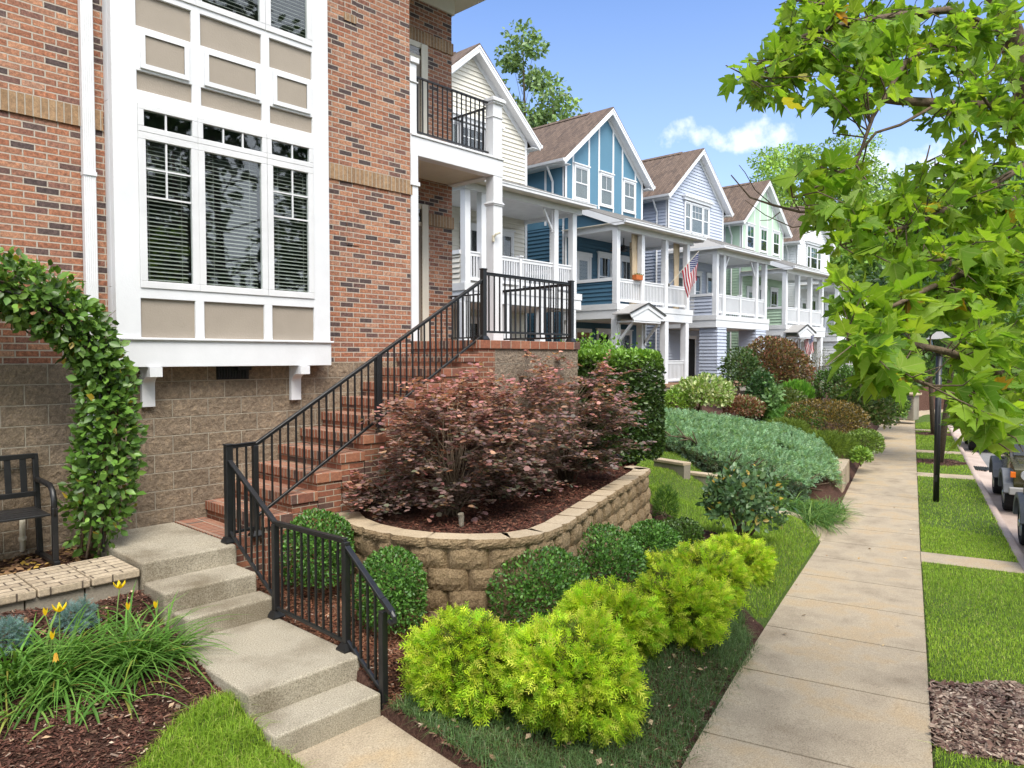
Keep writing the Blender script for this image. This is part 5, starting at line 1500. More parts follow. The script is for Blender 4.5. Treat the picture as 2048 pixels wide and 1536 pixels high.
daylily(318, 1318, 120, .56, 'daylily clump leaning onto the middle concrete pad', [(.0, .05, .40, 'bud')])
daylily(120, 1345, 170, .60, 'daylily clump with an open yellow flower in the left bed', [(.02, .05, .44, 'open'), (-.06, .1, .42, 'bud')])
daylily(95, 1395, 130, .55, 'daylily clump with a wilted yellow flower hanging at its front', [(.03, -.1, .34, 'wilt'), (.02, -.07, .43, 'bud')])
daylily(15, 1370, 130, .58, 'daylily clump cut by the left edge of the photograph', [])
daylily(20, 1440, 26, .42, 'small daylily shoot at the front left of the mulch', [])
daylily(150, 1440, 16, .40, 'thin daylily shoot in the bare mulch near the lawn', [])
daylily(232, 1398, 30, .40, 'young daylily shoot between the two big clumps', [])
daylily(232, 1268, 22, .45, 'sparse daylily with a yellow bud by the top concrete step', [(.12, .25, .30, 'open')])
BS = [(.13, .24, .24), (.19, .31, .31), (.10, .19, .18), (.24, .36, .37)]
for u, v, rr, lab in ((152, 1262, .13, 'low steel-blue juniper in front of the terrace edging'), (8, 1305, .14, 'low steel-blue juniper at the left edge of the mulch bed')):
    b = hit(u, v, -2.3); shrub('steel_blue_juniper', lab, 'shrub', b, (rr, rr * .9, .13), 700, .055, BS, 'needle', SPRAY, 41, group='steel-blue dwarf junipers', rough=.2, upw=.2, nstem=3)
# evergreen climber trained into an arch over the bench
vn = empty('climbing_vine', (2.45, 7.86, -1.9), label='evergreen climbing vine arching over the black bench', cat='climber')
path = np.array([(2.45, 7.84, -1.9), (2.50, 7.82, -1.45), (2.56, 7.80, -1.0), (2.60, 7.82, -.5), (2.55, 7.84, -.05), (2.38, 7.86, .28), (2.08, 7.88, .52), (1.72, 7.88, .66), (1.2, 7.88, .72), (.7, 7.88, .68)])
rad_ = np.array([.17, .31, .28, .22, .26, .31, .31, .31, .32, .30])
tt = np.clip(rng.random(7200) * 9, 0, 8.999); i0 = tt.astype(int); fr_ = (tt - i0)[:, None]
cpt = path[i0] * (1 - fr_) + path[i0 + 1] * fr_; rr = (rad_[i0] * (1 - fr_[:, 0]) + rad_[i0 + 1] * fr_[:, 0]) * (1 + .35 * lump(cpt * 2.2 + rdir(7200) * .3, 9, 2.5))
d = rdir(7200); P = cpt + d * rr[:, None] * np.clip(1 - np.abs(rng.normal(0, .22, 7200)), .15, 1.1)[:, None]
P[:, 1] = np.minimum(P[:, 1], 8.36)
keep = ~((tt < .75) & (rng.random(7200) < .85))
P, d = P[keep], d[keep]; n = len(P)
cloud('foliage', P, unit(d + rdir(n) * .9 + (0, 0, .1)), unit(d + rdir(n) * .5 + (0, -.3, .5)), OVAL, .078, mixcol([(.08, .17, .028), (.12, .24, .038), (.06, .12, .022), (.20, .34, .06), (.45, .32, .04)], n, .2, [.33, .3, .2, .155, .015]), M['leaf'], vn)
m_ = MB()
for i in range(9):
    o_ = rng.normal(0, .05, 3) * (1, 1, .3); m_.tube([q + o_ * (1 + .6 * math.sin(j + i)) for j, q in enumerate(path)], [.014] * 5 + [.012] * 5, 5)
for i in range(26):
    k = rng.integers(2, 9); a = path[k] + rng.normal(0, .05, 3); b = a + rdir(1)[0] * .32 * (1, .5, 1); m_.tube([a, b], [.005, .002], 4)
m_.build('stem', M['twig'], vn, smooth=True)
m_ = MB()
for dy in (-.12, .12):
    q = [(2.5, 7.86 + dy, -1.9), (2.5, 7.86 + dy, -.1), (2.36, 7.86 + dy, .3), (2.05, 7.86 + dy, .52), (1.5, 7.86 + dy, .63), (.9, 7.86 + dy, .6)]
    m_.tube(q, .012, 6)
m_.build('trellis_arch', M['black'], vn)

# background beds: shrubs between the pavement and the far houses
def bg(name, u, v, wpx, hpx, label, cols, cat='shrub', z0=-2.8, dist=None, n=1500, size=.08, tpl=OVAL, mat='leaf', seed=1, group=None, **kw):
    b = hit(u, v, z0); d = b @ fw; r = wpx / 2 * d / FOC; hz = hpx * d / FOC
    return shrub(name, label, cat, b - (0, 0, .08), (r, r, hz / 1.75), n, size, cols, mat, tpl, seed, group, **kw)
def at_x(u, v, x):       # a bed plant whose distance is known from the house plots
    p = on(u, v, x=x); return np.array([p[0], p[1], p[2]])
def bgx(name, u, v, x, wpx, hpx, label, cols, cat='shrub', n=1500, size=.08, tpl=OVAL, mat='leaf', seed=1, group=None, **kw):
    b = at_x(u, v, x); d = b @ fw; r = wpx / 2 * d / FOC; hz = hpx * d / FOC
    return shrub(name, label, cat, b - (0, 0, .1), (r, min(r, 1.3), hz / 1.75), int(n * 1.6), size, cols, mat, tpl, seed, group, **kw)
GRN = [(.06, .13, .025), (.10, .20, .035), (.045, .09, .02)]
LIME = [(.20, .34, .05), (.28, .42, .07), (.14, .26, .04)]
bgx('hydrangea', 1400, 818, 22.2, 120, 62, 'pale green hydrangea with cream flower heads above the juniper', [(.16, .27, .05), (.24, .36, .08), (.55, .58, .32)], n=1500, size=.12, seed=61, rough=.25, lift=.1)
bgx('lime_shrub', 1350, 825, 21.4, 70, 50, 'small lime-green shrub at the foot of the blue house', LIME, n=900, size=.09, seed=62)
bgx('spirea', 1485, 828, 23.4, 80, 40, 'low rust-brown shrub behind the juniper', [(.20, .08, .045), (.14, .07, .04), (.26, .14, .07)], n=900, size=.08, seed=63)
bgx('white_hydrangea', 1500, 835, 23.6, 46, 46, 'small hydrangea with white heads behind the juniper', [(.2, .3, .08), (.6, .6, .42), (.14, .22, .05)], n=420, size=.10, seed=64, rough=.25)
bgx('upright_holly', 1522, 838, 24.5, 64, 100, 'upright glossy holly at the head of the bank', [(.035, .085, .025), (.06, .13, .04)], n=1300, size=.10, seed=65)
bgx('nandina', 1486, 798, 26.4, 88, 98, 'dark lacy nandina in front of the grey porch pier', [(.06, .12, .035), (.11, .18, .05), (.04, .075, .025)], n=1200, size=.11, seed=66, rough=.28, lift=.15, depth=.3)
bgx('smoke_bush', 1552, 790, 30.5, 150, 112, 'large bronze smoke bush with red tips before the green house', [(.10, .075, .04), (.15, .085, .045), (.085, .09, .04), (.32, .12, .08), (.22, .19, .06)], n=7500, size=.10, tpl=OVAL, seed=67, rough=.2, mat='leaf')
bgx('stick_shrub', 1640, 800, 34.5, 90, 96, 'open twiggy olive-green shrub beside the iron fence', [(.09, .13, .05), (.14, .17, .07), (.12, .09, .05)], n=1500, size=.09, tpl=FINE, seed=68, rough=.25, depth=.4, nstem=22, lift=.25)
bgx('sweet_flag', 1590, 815, 28.6, 70, 52, 'bright green strappy clump in the far bed', [(.16, .36, .04), (.24, .46, .06), (.10, .25, .03)], n=900, size=.20, seed=69, tpl=DIAM, upw=1.6, tilt=.4)
bgx('thread_cypress', 1585, 850, 24.6, 120, 40, 'low feathery green conifer above the yellow-green mound', [(.10, .26, .05), (.15, .33, .06), (.07, .17, .03)], n=1800, size=.13, tpl=SPRAY, mat='needle', seed=70)
bgx('mugo_mound', 1572, 868, 22.3, 90, 34, 'fine olive-green mound at the top edge of the juniper', [(.13, .20, .03), (.18, .25, .04), (.09, .14, .025)], n=2200, size=.10, tpl=FINE, mat='needle', seed=71)
bgx('mugo_mound', 1640, 908, 21.6, 130, 48, 'long olive-green mound behind the low concrete wall', [(.12, .19, .025), (.17, .24, .035), (.08, .13, .02)], n=4200, size=.10, tpl=FINE, mat='needle', seed=72)
bgx('barberry_hedge', 1652, 880, 24.2, 142, 84, 'clipped hedge with copper top over dark sides', [(.27, .17, .035), (.20, .15, .03), (.10, .08, .03), (.06, .06, .03)], n=4200, size=.06, seed=73, power=.75, rough=.08, depth=.1)
bgx('round_shrub', 1728, 903, 23.2, 74, 50, 'neat rounded light-green shrub at the pavement edge', [(.15, .24, .04), (.22, .32, .06), (.10, .16, .03)], n=2200, size=.06, seed=74, rough=.07, power=.9)
bgx('lime_shrub', 1722, 922, 21.4, 40, 34, 'small lime-green plant by the corner of the low concrete wall', LIME, n=450, size=.08, seed=75)
bgx('lilac', 1716, 862, 27.4, 120, 110, 'big loose green shrub with brown shading at the pavement bend', [(.09, .17, .035), (.15, .24, .05), (.06, .11, .025), (.22, .20, .08)], n=3400, size=.12, seed=76, rough=.22, depth=.3, nstem=9)
bgx('forsythia', 1775, 842, 33.5, 70, 80, 'light green shrub at the far bend of the pavement', LIME + GRN, n=1700, size=.11, seed=77, rough=.22)
bgx('weeping_maple', 1718, 785, 36.5, 110, 42, 'low brown weeping maple beyond the twiggy shrub', [(.13, .06, .045), (.09, .05, .035), (.18, .10, .06)], n=1800, size=.12, tpl=FINE, seed=78)
bgx('blue_spruce', 1790, 822, 38.5, 52, 42, 'dark blue dwarf spruce by the stone pier', [(.05, .08, .09), (.08, .12, .13)], n=1200, size=.12, tpl=SPRAY, mat='needle', seed=79)
bgx('green_shrub', 1690, 800, 33.0, 110, 70, 'mid-green shrub between the twiggy shrub and the bend', GRN, n=1800, size=.12, seed=80, rough=.22)
bgx('green_shrub', 1560, 840, 26.2, 100, 66, 'yellow-tinged green shrub in the middle of the far bed', [(.13, .18, .04), (.20, .22, .06), (.07, .11, .03)], n=1600, size=.10, seed=81, rough=.24)
bgx('tall_lily', 1547, 842, 24.2, 34, 90, 'single tall leafy lily stem in the far bed', [(.13, .25, .08), (.20, .33, .12)], n=150, size=.16, seed=82, rough=.2, nstem=2, depth=.4)
# stone gate pier at the bend
pr_ = at_x(1812, 828, 42.5); gp = empty('stone_pier', tuple(pr_), label='stacked stone pier where the pavement bends away', cat='pier')
MB().box(pr_[0] - .5, pr_[0] + .5, pr_[1] - .5, pr_[1] + .5, pr_[2] - .3, pr_[2] + 1.0).build('stonework', M['edging'], gp, bevel=.05)
MB().box(pr_[0] - .6, pr_[0] + .6, pr_[1] - .6, pr_[1] + .6, pr_[2] + 1.0, pr_[2] + 1.12).build('coping', M['cap'], gp, bevel=.03)

# ------------------------------------------------------------------ turf, lilyturf, mulch chips
def blades(name, N_, box, zone_id, hgt, w, cols, label, mask=None, lean=.5, ws=None, dens=None, kind='stuff', zoff=0):
    x = rng.uniform(box[0], box[1], N_); y = rng.uniform(box[2], box[3], N_)
    k = (zone(x, y) == zone_id)
    if mask is not None: k &= mask(x, y)
    x, y = x[k], y[k]; n = len(x); z = H(x, y) - .004 + zoff
    az = rng.uniform(0, 2 * PI, n); ln = np.abs(rng.normal(0, lean, n)); h_ = hgt * np.clip(rng.normal(1, .28, n), .4, 1.8) * (1 + .35 * lump(np.stack([x * 1.5, y * 1.5, 0 * x], 1), 17))
    dx, dy = np.cos(az), np.sin(az); s = w / 2
    V = np.zeros((n, 5, 3)); b = np.stack([x, y, z], 1); side = np.stack([-dy, dx, 0 * x], 1) * s; dr = np.stack([dx, dy, 0 * x], 1)
    V[:, 0] = b - side; V[:, 1] = b + side
    mid = b + dr * (h_ * ln * .3)[:, None] + np.stack([0 * x, 0 * x, h_ * .6], 1); V[:, 2] = mid + side * .75; V[:, 3] = mid - side * .75
    V[:, 4] = b + dr * (h_ * ln)[:, None] + np.stack([0 * x, 0 * x, h_ * np.clip(1 - .3 * ln, .3, 1)], 1)
    base = np.arange(n)[:, None] * 5
    F = np.concatenate([base + np.array([[0, 1, 2]]), base + np.array([[0, 2, 3]]), base + np.array([[3, 2, 4]])], 0)
    c = mixcol(cols, n, .16, ws); pt_ = lump(np.stack([x * .9, y * .9, 0 * x], 1), 23)[:, None]
    c = c * (1 + .22 * pt_) + np.array([.05, .03, 0]) * np.clip(pt_, 0, 1) * .6
    o = npmesh(name, V.reshape(-1, 3), F, M['grassb'], None, np.repeat(np.clip(c, .005, 1), 5, 0))
    return tag(o, label, 'grass', kind=kind)
TURF = [(.19, .33, .028), (.26, .42, .038), (.33, .46, .055), (.14, .26, .025), (.50, .45, .18)]
TW = [.3, .32, .2, .13, .05]
blades('grass', 70000, (.2, 2.56, 2.6, 5.3), 1, .055, .0042, TURF, 'lawn grass at the front left of the steps', lean=1.15, ws=TW, mask=lambda x, y: x < 2.53)
edge_ = lambda x, y: verge(x, y) & ~on_strip(x, y) & (((y_r(x) - y) < .07) | ((y_r(x) - y) > 1.40))
blades('grass', 60000, (5.0, 26, -.6, 6.6), 1, .062, .0052, TURF, 'longer grass fringing the pavement and kerb edges', lean=1.3, ws=TW, mask=edge_)
nost = lambda x, y: ~on_strip(x, y)
blades('grass', 190000, (5.0, 16.5, -.6, 4.0), 1, .042, .0050, TURF, 'bright verge grass between the pavement and the kerb', lean=.7, ws=TW, mask=lambda x, y: nost(x, y) & verge(x, y))
blades('grass', 130000, (16.5, 44, 2, 10.5), 1, .05, .0105, TURF, 'verge grass further along the pavement', lean=.6, ws=TW, mask=lambda x, y: nost(x, y) & verge(x, y))
blades('grass', 150000, (8, 17, 3.6, 9.6), 1, .055, .0062, [(.18, .32, .028), (.25, .40, .038), (.31, .43, .055), (.13, .24, .024), (.42, .38, .14)], 'small sloping lawn between the block wall and the stepped wall', lean=.6, ws=TW, mask=lambda x, y: y > y_l(x))
blades('dwarf_lilyturf', 95000, (3.4, 8.7, 2.0, 5.0), 2, .085, .0052, [(.085, .16, .055), (.115, .205, .062), (.15, .22, .11), (.065, .12, .045), (.26, .28, .16)], 'dark dwarf lilyturf under the golden cypress row', lean=1.1, ws=[.3, .3, .18, .17, .05],
       mask=lambda x, y: lump(np.stack([x * 1.6, y * 1.6, 0 * x], 1), 31) > -.42)


def chips(name, N_, box, label, mask, size, cols, ws=None, lift=.006, zf=None, tpl=None):
    x = rng.uniform(box[0], box[1], N_); y = rng.uniform(box[2], box[3], N_); k = mask(x, y); x, y = x[k], y[k]; n = len(x)
    z = (H(x, y) if zf is None else np.full(n, zf)) + lift + np.abs(rng.normal(0, .006, n))
    a = rng.uniform(0, 2 * PI, n); ax = np.stack([np.cos(a), np.sin(a), rng.normal(0, .28, n)], 1); nr = unit(rdir(n) * .45 + (0, 0, 1))
    T = tpl or ([(-.14, -.5, 0), (.12, -.45, .03), (.16, .42, 0), (-.10, .5, .02)], [(0, 1, 2, 3)])
    V, F = scatter(T[0], T[1], np.stack([x, y, z], 1), frames(ax, nr), size * np.clip(rng.normal(1, .4, n), .3, 2.4))
    o = npmesh(name, V, F, M['chip'], None, np.repeat(mixcol(cols, n, .25, ws), len(T[0]), 0)); return tag(o, label, 'mulch', kind='stuff')
MU = [(.085, .036, .026), (.13, .06, .042), (.05, .025, .02), (.19, .115, .08), (.40, .31, .24)]
MW = [.33, .28, .25, .11, .03]
chips('bark_mulch', 26000, (.2, 2.54, 4.3, 6.95), 'shredded brown bark mulch around the daylilies', lambda x, y: zone(x, y) == 0, .030, MU, MW)
chips('bark_mulch', 34000, (3.45, 5.3, 4.3, 7.05), 'red-brown bark mulch around the boxwood globes', lambda x, y: (zone(x, y) == 0), .034, [(.13, .05, .03), (.19, .085, .05), (.08, .035, .024), (.25, .14, .085), (.5, .42, .34)], [.34, .3, .2, .14, .02])
chips('bark_mulch', 26000, (4.6, 11.2, 4.8, 7.2), 'dark red bark mulch inside the block wall', lambda x, y: inside(np.array(poly), x, y), .034, [(.10, .036, .026), (.15, .058, .04), (.06, .025, .02), (.2, .1, .065)], None, .012, -1.80)
chips('bark_mulch', 12000, (6.2, 8.4, -.1, 2.0), 'pale shredded mulch ring under the sycamore', lambda x, y: in_ring(x, y) & verge(x, y), .06, [(.10, .055, .045), (.17, .11, .085), (.30, .22, .17), (.42, .34, .27)], [.3, .3, .25, .15])
chips('bark_mulch', 9000, (26, 39, 5, 9.6), 'brown mulch rings under the street trees', lambda x, y: in_ring(x, y) & verge(x, y), .07, MU, MW)
chips('bark_mulch', 20000, (3.41, 6.5, 2.0, 4.7), 'bark mulch showing between the lilyturf tufts', lambda x, y: (y > y_l(x)) & (zone(x, y) != 1), .034, MU, [.3, .25, .2, .17, .08])
chips('bark_mulch', 9000, (5.5, 11.5, 3.9, 7.2), 'patchy brown mulch below the right face of the block wall', lambda x, y: (zone(x, y) == 0) & (y > y_l(x)), .04, MU, [.3, .25, .2, .17, .08])
LT = ([(0, -.5, 0), (.3, 0, .08), (0, .5, .02), (-.3, 0, .08)], [(0, 1, 2, 3)])
chips('fallen_leaves', 1500, (.2, 2.5, 7.5, 8.38), 'dry fallen leaves littered under the bench', lambda x, y: rng.random(len(x)) < .9, .055, [(.17, .10, .055), (.26, .16, .08), (.11, .06, .04), (.45, .30, .05)], [.4, .3, .22, .08], tpl=LT)
chips('fallen_leaves', 260, (3.4, 9, 2.2, 4.6), 'scattered tan leaves on the lilyturf', lambda x, y: zone(x, y) == 2, .05, [(.36, .26, .16), (.5, .38, .26), (.25, .16, .1)], None, .05, tpl=LT)
chips('fallen_leaves', 90, (4.5, 20, 1.0, 7.5), 'few dry leaf scraps blown onto the pavement', lambda x, y: (y < y_l(x) - .02) & (y > y_r(x) + .02) & (rng.random(len(x)) < .9), .045, [(.36, .24, .12), (.5, .36, .2), (.2, .13, .08)], None, .062, tpl=LT)
chips('fallen_leaves', 90, (.5, 2.5, 4.4, 7), 'few dry leaves on the left mulch bed', lambda x, y: zone(x, y) == 0, .05, [(.42, .26, .14), (.5, .4, .3), (.3, .17, .09)], None, .012, tpl=LT)

# ================================================================== trees
def px(lst): return [on(u, v, d=d) for u, v, d in lst]
sy = empty('sycamore_tree', (RX, RY, h1(RX, RY)), label='young sycamore with big lobed leaves reaching over the pavement', cat='tree')
gz = h1(RX, RY)
m_ = MB()
tp = [np.array((RX, RY, gz - .1)), np.array((RX, RY, gz + .9)), np.array((RX - .02, RY + .02, gz + 2.2)), np.array((RX - .05, RY + .04, gz + 3.6)), *px([(2072, 240, 5.75), (2022, 70, 5.6), (1985, -30, 5.5), (1940, -190, 5.4), (1900, -400, 5.4)])]
m_.tube(tp, [.17, .135, .125, .115, .10, .085, .07, .05, .02], 12)
m_.build('trunk', M['bark_pale'], sy, smooth=True)
limb = []
def L(pts, r0, r1, leafy=True):
    P = px(pts) if not isinstance(pts[0], np.ndarray) else pts
    limb.append((P, r0, r1, leafy))
T = lambda t: tp[3] * (1 - t) + tp[4] * t
def LT_(start, pts, r0, r1, leafy=True): limb.append(([start] + px(pts), r0, r1, leafy))
LT_(tp[5], [(1940, 50, 5.2), (1880, 78, 4.9), (1810, 125, 4.6), (1745, 235, 4.35), (1712, 330, 4.2)], .032, .007)
LT_(tp[5], [(1900, 20, 5.1), (1800, 30, 4.8), (1700, 45, 4.6), (1600, 75, 4.5), (1530, 120, 4.45), (1490, 150, 4.4)], .03, .005)
LT_(tp[6], [(1860, -20, 5.0), (1760, -10, 4.8), (1650, 10, 4.7), (1590, 0, 4.6)], .028, .005)
LT_(tp[4], [(1990, 208, 5.2), (1930, 212, 4.9), (1878, 206, 4.75), (1800, 202, 4.65), (1725, 192, 4.55)], .034, .026)
LT_(on(1878, 206, d=4.75), [(1800, 250, 4.6), (1752, 265, 4.5), (1690, 340, 4.4), (1640, 370, 4.3), (1585, 395, 4.25)], .011, .004)
LT_(tp[4], [(2000, 205, 5.2), (1925, 290, 4.9), (1870, 330, 4.8)], .012, .004)
LT_(tp[4], [(2010, 260, 5.1), (1950, 170, 4.8), (1920, 200, 4.7), (1890, 240, 4.6)], .014, .004)
LT_(T(.8), [(2000, 360, 5.1), (1930, 400, 4.7), (1850, 440, 4.5), (1760, 470, 4.4), (1680, 490, 4.3)], .028, .005)
LT_(T(.8), [(1990, 330, 5.2), (1900, 340, 5.0), (1840, 370, 4.8), (1860, 290, 4.7)], .02, .004)
LT_(T(.45), [(2010, 520, 5.0), (1930, 545, 4.5), (1850, 580, 4.1), (1790, 610, 3.9), (1735, 630, 3.75)], .03, .006)
LT_(T(.45), [(2020, 470, 5.0), (1960, 500, 4.6), (1880, 520, 4.3), (1790, 530, 4.1)], .024, .005)
LT_(T(.15), [(2040, 775, 4.9), (1975, 735, 4.3), (1900, 705, 3.9), (1830, 690, 3.7), (1750, 695, 3.55), (1700, 685, 3.5)], .034, .007)
LT_(T(.05), [(2040, 800, 4.9), (1960, 778, 4.2), (1880, 778, 3.8), (1835, 762, 3.6), (1800, 740, 3.5)], .024, .004)
LT_(T(.0), [(2050, 860, 4.8), (2000, 850, 4.2), (1960, 845, 3.9)], .022, .006)
LT_(T(.7), [(1960, 455, 5.2), (1850, 440, 5.1), (1740, 428, 5.0), (1660, 424, 5.0), (1600, 424, 5.0), (1545, 410, 5.0), (1500, 395, 5.0), (1462, 350, 5.0)], .02, .004, False)
LT_(on(1660, 424, d=5.0), [(1620, 450, 5), (1585, 455, 5), (1530, 430, 5), (1490, 400, 5)], .006, .002, False)
LT_(on(1600, 424, d=5.0), [(1580, 390, 5), (1560, 360, 5)], .004, .002, False); LT_(on(1545, 410, d=5.0), [(1510, 380, 5), (1490, 345, 5), (1478, 330, 5)], .004, .002, False)
LT_(on(1690, 460, d=5.0), [(1640, 458, 5), (1600, 470, 5)], .005, .002, False); LT_(on(1560, 424, d=5.0), [(1540, 440, 5), (1520, 441, 5)], .004, .002, False)
m_ = MB()
for P, r0, r1, lf in limb:
    m_.tube(P, list(np.linspace(r0, r1, len(P))), 7)
allp = np.vstack([np.array([P[i] * (1 - t) + P[i + 1] * t for i in range(len(P) - 1) for t in np.linspace(0, 1, 8)]) for P, a, b, lf in limb if lf])
# leafy sprays: twigs leaving the limbs, each with a fan of leaves
clus = [  # u, v, dist, spread u, spread v, sprays
    (1500, 150, 4.4, 30, 24, 5), (1540, 165, 4.4, 45, 35, 9), (1590, 120, 4.5, 55, 55, 16), (1650, 60, 4.6, 70, 55, 20), (1560, 75, 4.5, 25, 25, 3), (1640, 150, 4.4, 70, 45, 20), (1700, 120, 4.5, 70, 60, 22), (1600, 5, 4.6, 40, 20, 6), (1680, 10, 4.7, 60, 30, 12),
    (1780, 40, 4.8, 60, 45, 18), (1790, 130, 4.6, 60, 45, 14), (1860, 50, 5.0, 60, 50, 16), (1930, 60, 5.2, 60, 50, 16), (1890, 140, 4.8, 50, 45, 13), (1960, 150, 5.0, 60, 60, 18), (2020, 130, 5.2, 40, 70, 12), (2010, 20, 5.3, 50, 30, 9),
    (1690, 195, 4.4, 55, 20, 7), (1760, 175, 4.5, 40, 20, 4), (1870, 225, 4.7, 45, 25, 6), (1950, 240, 4.9, 70, 45, 14), (2020, 250, 5.1, 40, 50, 10), 
    (1660, 345, 4.3, 40, 30, 8), (1610, 375, 4.2, 35, 25, 6), (1860, 325, 4.8, 35, 16, 3), (1990, 300, 5.0, 60, 35, 9),
    (1720, 375, 4.4, 45, 22, 6), (1815, 372, 4.6, 45, 16, 4), (1900, 350, 4.8, 50, 30, 10), (1980, 380, 4.9, 70, 45, 18), (1690, 420, 4.3, 35, 25, 6), (1760, 420, 4.4, 60, 30, 13), (1850, 410, 4.6, 60, 35, 16), (1930, 440, 4.6, 60, 40, 16), (2020, 440, 4.9, 40, 50, 12),
    (1690, 480, 4.3, 30, 20, 3), (1760, 480, 4.3, 45, 25, 5), (1860, 490, 4.3, 50, 30, 7), (1940, 520, 4.5, 60, 45, 14), (2020, 540, 4.8, 40, 60, 12), (1695, 565, 3.9, 28, 18, 4), (1710, 605, 3.8, 26, 20, 5), (1755, 640, 3.7, 36, 28, 6), (1810, 575, 4.0, 40, 22, 3), (1890, 590, 4.2, 60, 40, 11), (1980, 610, 4.5, 60, 50, 13),
    (1690, 690, 3.5, 22, 22, 4), (1725, 725, 3.5, 40, 30, 8), (1780, 680, 3.6, 45, 40, 10), (1775, 740, 3.5, 45, 28, 9), (1840, 690, 3.7, 50, 45, 11), (1920, 670, 4.0, 60, 45, 12), (2000, 690, 4.4, 50, 50, 12), (1880, 750, 3.8, 40, 30, 5), (1960, 760, 4.1, 50, 35, 8), (2020, 770, 4.5, 40, 40, 8),
    (1950, 830, 3.9, 45, 35, 9), (2010, 840, 4.2, 45, 45, 11), (1990, 900, 4.0, 30, 20, 4), (2035, 900, 4.2, 20, 30, 5), (1790, 765, 3.6, 26, 12, 3)]
LP = []; LA = []; LN = []; LS = []
for u, v, d, su, sv, n in clus:
    for _ in range(int(round(n * (.84 if v < 480 else .9)))):
        c = on(u + rng.normal(0, su * .62), v + rng.normal(0, sv * .62), d=d + rng.normal(0, .22))
        j = np.argmin(((allp - c) ** 2).sum(1)); a = allp[j]
        dv = c - a; Ld = np.linalg.norm(dv)
        if Ld > .9: a = c - dv / Ld * .6
        mid = (a + c) / 2 + rng.normal(0, .04, 3)
        m_.tube([a, mid, c], [.0055, .004, .002], 4, cap=False)
        out_ = unit(dv + rng.normal(0, .1, 3))
        for k in range(rng.integers(4, 7)):
            t = .35 + .7 * rng.random(); b = a * (1 - t) + c * t
            ax = unit(out_ * .5 + rng.normal(0, .7, 3) + np.array([0, 0, -.28]))
            LP.append(b + ax * .05); LA.append(ax); LN.append(unit(np.array([0, 0, 1.0]) + rng.normal(0, .48, 3))); LS.append((.110 if v < 480 else .128) * rng.uniform(.5, 1.15))
m_.build('branch', M['bark_pale'], sy, smooth=True)
LP, LA, LN, LS = map(np.array, (LP, LA, LN, LS))
dep = LP @ fc; uu = 1024 + FOC * (LP @ rt) / dep; vv = 768 - FOC * (LP @ uc) / dep      # pruned clear of the lantern, the kerb and the low view
keep = (dep > 3.1) & ~((uu > 1835) & (uu < 1912) & (vv > 655) & (vv < 880)) & ~((vv > 775) & (uu < 1905)) & (vv < 880) & ~((vv > 640) & (uu < 1690))
LP, LA, LN, LS = LP[keep], LA[keep], LN[keep], LS[keep]; n = len(LP)
fr_ = frames(LA, LN); fr_[:, 2] *= rng.uniform(-.8, 2.6, n)[:, None]; fr_[:, 0] *= rng.uniform(.75, 1.1, n)[:, None]      # each leaf cups and curls differently
V, F = scatter(MAPLE[0], MAPLE[1], LP, fr_, LS)
V += .004 * rng.normal(size=V.shape)
LCOL = mixcol([(.19, .35, .030), (.26, .42, .04), (.13, .27, .026), (.33, .46, .05), (.55, .27, .035)], n, .14, [.33, .31, .23, .122, .008])
npmesh('foliage', V, F, M['maple'], sy, np.repeat(LCOL, len(MAPLE[0]), 0), xy=np.tile(np.array(MAPLE[0]), (n, 1)))


def tree(name, label, base, h, cr, cols, n, size, seed, group=None, trunk=.18, z_lo=.35, nb=26, tpl=OVAL, rxy=(1, 1), spread=.55, gap=.33, mat='leaf', bark='bark', lean=(0, 0)):
    r_ = np.random.default_rng(seed); base = np.array(base, float)
    o = empty(name, tuple(base), label=label, cat='tree', group=group)
    top = base + (lean[0], lean[1], h)
    tk = [base - (0, 0, .3), base + np.array([lean[0] * .3, lean[1] * .3, h * .35]) + np.append(r_.normal(0, .1, 2), 0), base + np.array([lean[0] * .7, lean[1] * .7, h * .7]) + np.append(r_.normal(0, .15, 2), 0), top]
    MB().tube(tk, [trunk, trunk * .75, trunk * .42, trunk * .1], 9).build('trunk', M[bark], o, smooth=True)
    cen = []; m2 = MB()
    for b in range(nb):
        t = z_lo + (1 - z_lo) * (b + .5) / nb; az = b * 2.4 + r_.normal(0, .4)
        prof = math.sin(PI * (.12 + .80 * (t - z_lo) / (1 - z_lo))) ** .75
        rr = cr * prof * r_.uniform(.35, 1.05)
        a = base + np.array([lean[0] * t, lean[1] * t, h * t * .86]); c = np.array([a[0] + math.cos(az) * rr * rxy[0], a[1] + math.sin(az) * rr * rxy[1], base[2] + h * t + r_.normal(0, .02) * h])
        m2.tube([a, (a + c) / 2 + (0, 0, .06 * rr), c], [trunk * .3 * (1.2 - t), trunk * .18 * (1.2 - t), .012], 5)
        cen.append((c, cr * gap * r_.uniform(.7, 1.25)))
    m2.build('branch', M[bark], o, smooth=True)
    k = rng.integers(0, nb, n); C = np.array([c for c, _ in cen])[k]; R = np.array([q for _, q in cen])[k]
    d = rdir(n); P = C + d * (R * (rng.random(n) ** .42))[:, None] * (1, 1, .72)
    N = unit(d + (0, 0, .35))
    cc = mixcol(cols, n, .15)
    tone = np.clip(1 + .22 * np.random.default_rng(seed + 1).normal(size=nb), .6, 1.5)[k][:, None]
    cloud('crown', P, unit(d + rdir(n) * .9 + (0, 0, -.1)), unit(N + rdir(n) * .8), tpl, size, cc * tone, M[mat], o)
    return o
SPR = [(.24, .38, .07), (.31, .45, .09), (.18, .30, .055)]
DKG = [(.05, .10, .028), (.075, .14, .035), (.10, .17, .04)]
BRT = [(.22, .37, .05), (.30, .46, .07), (.16, .29, .04)]
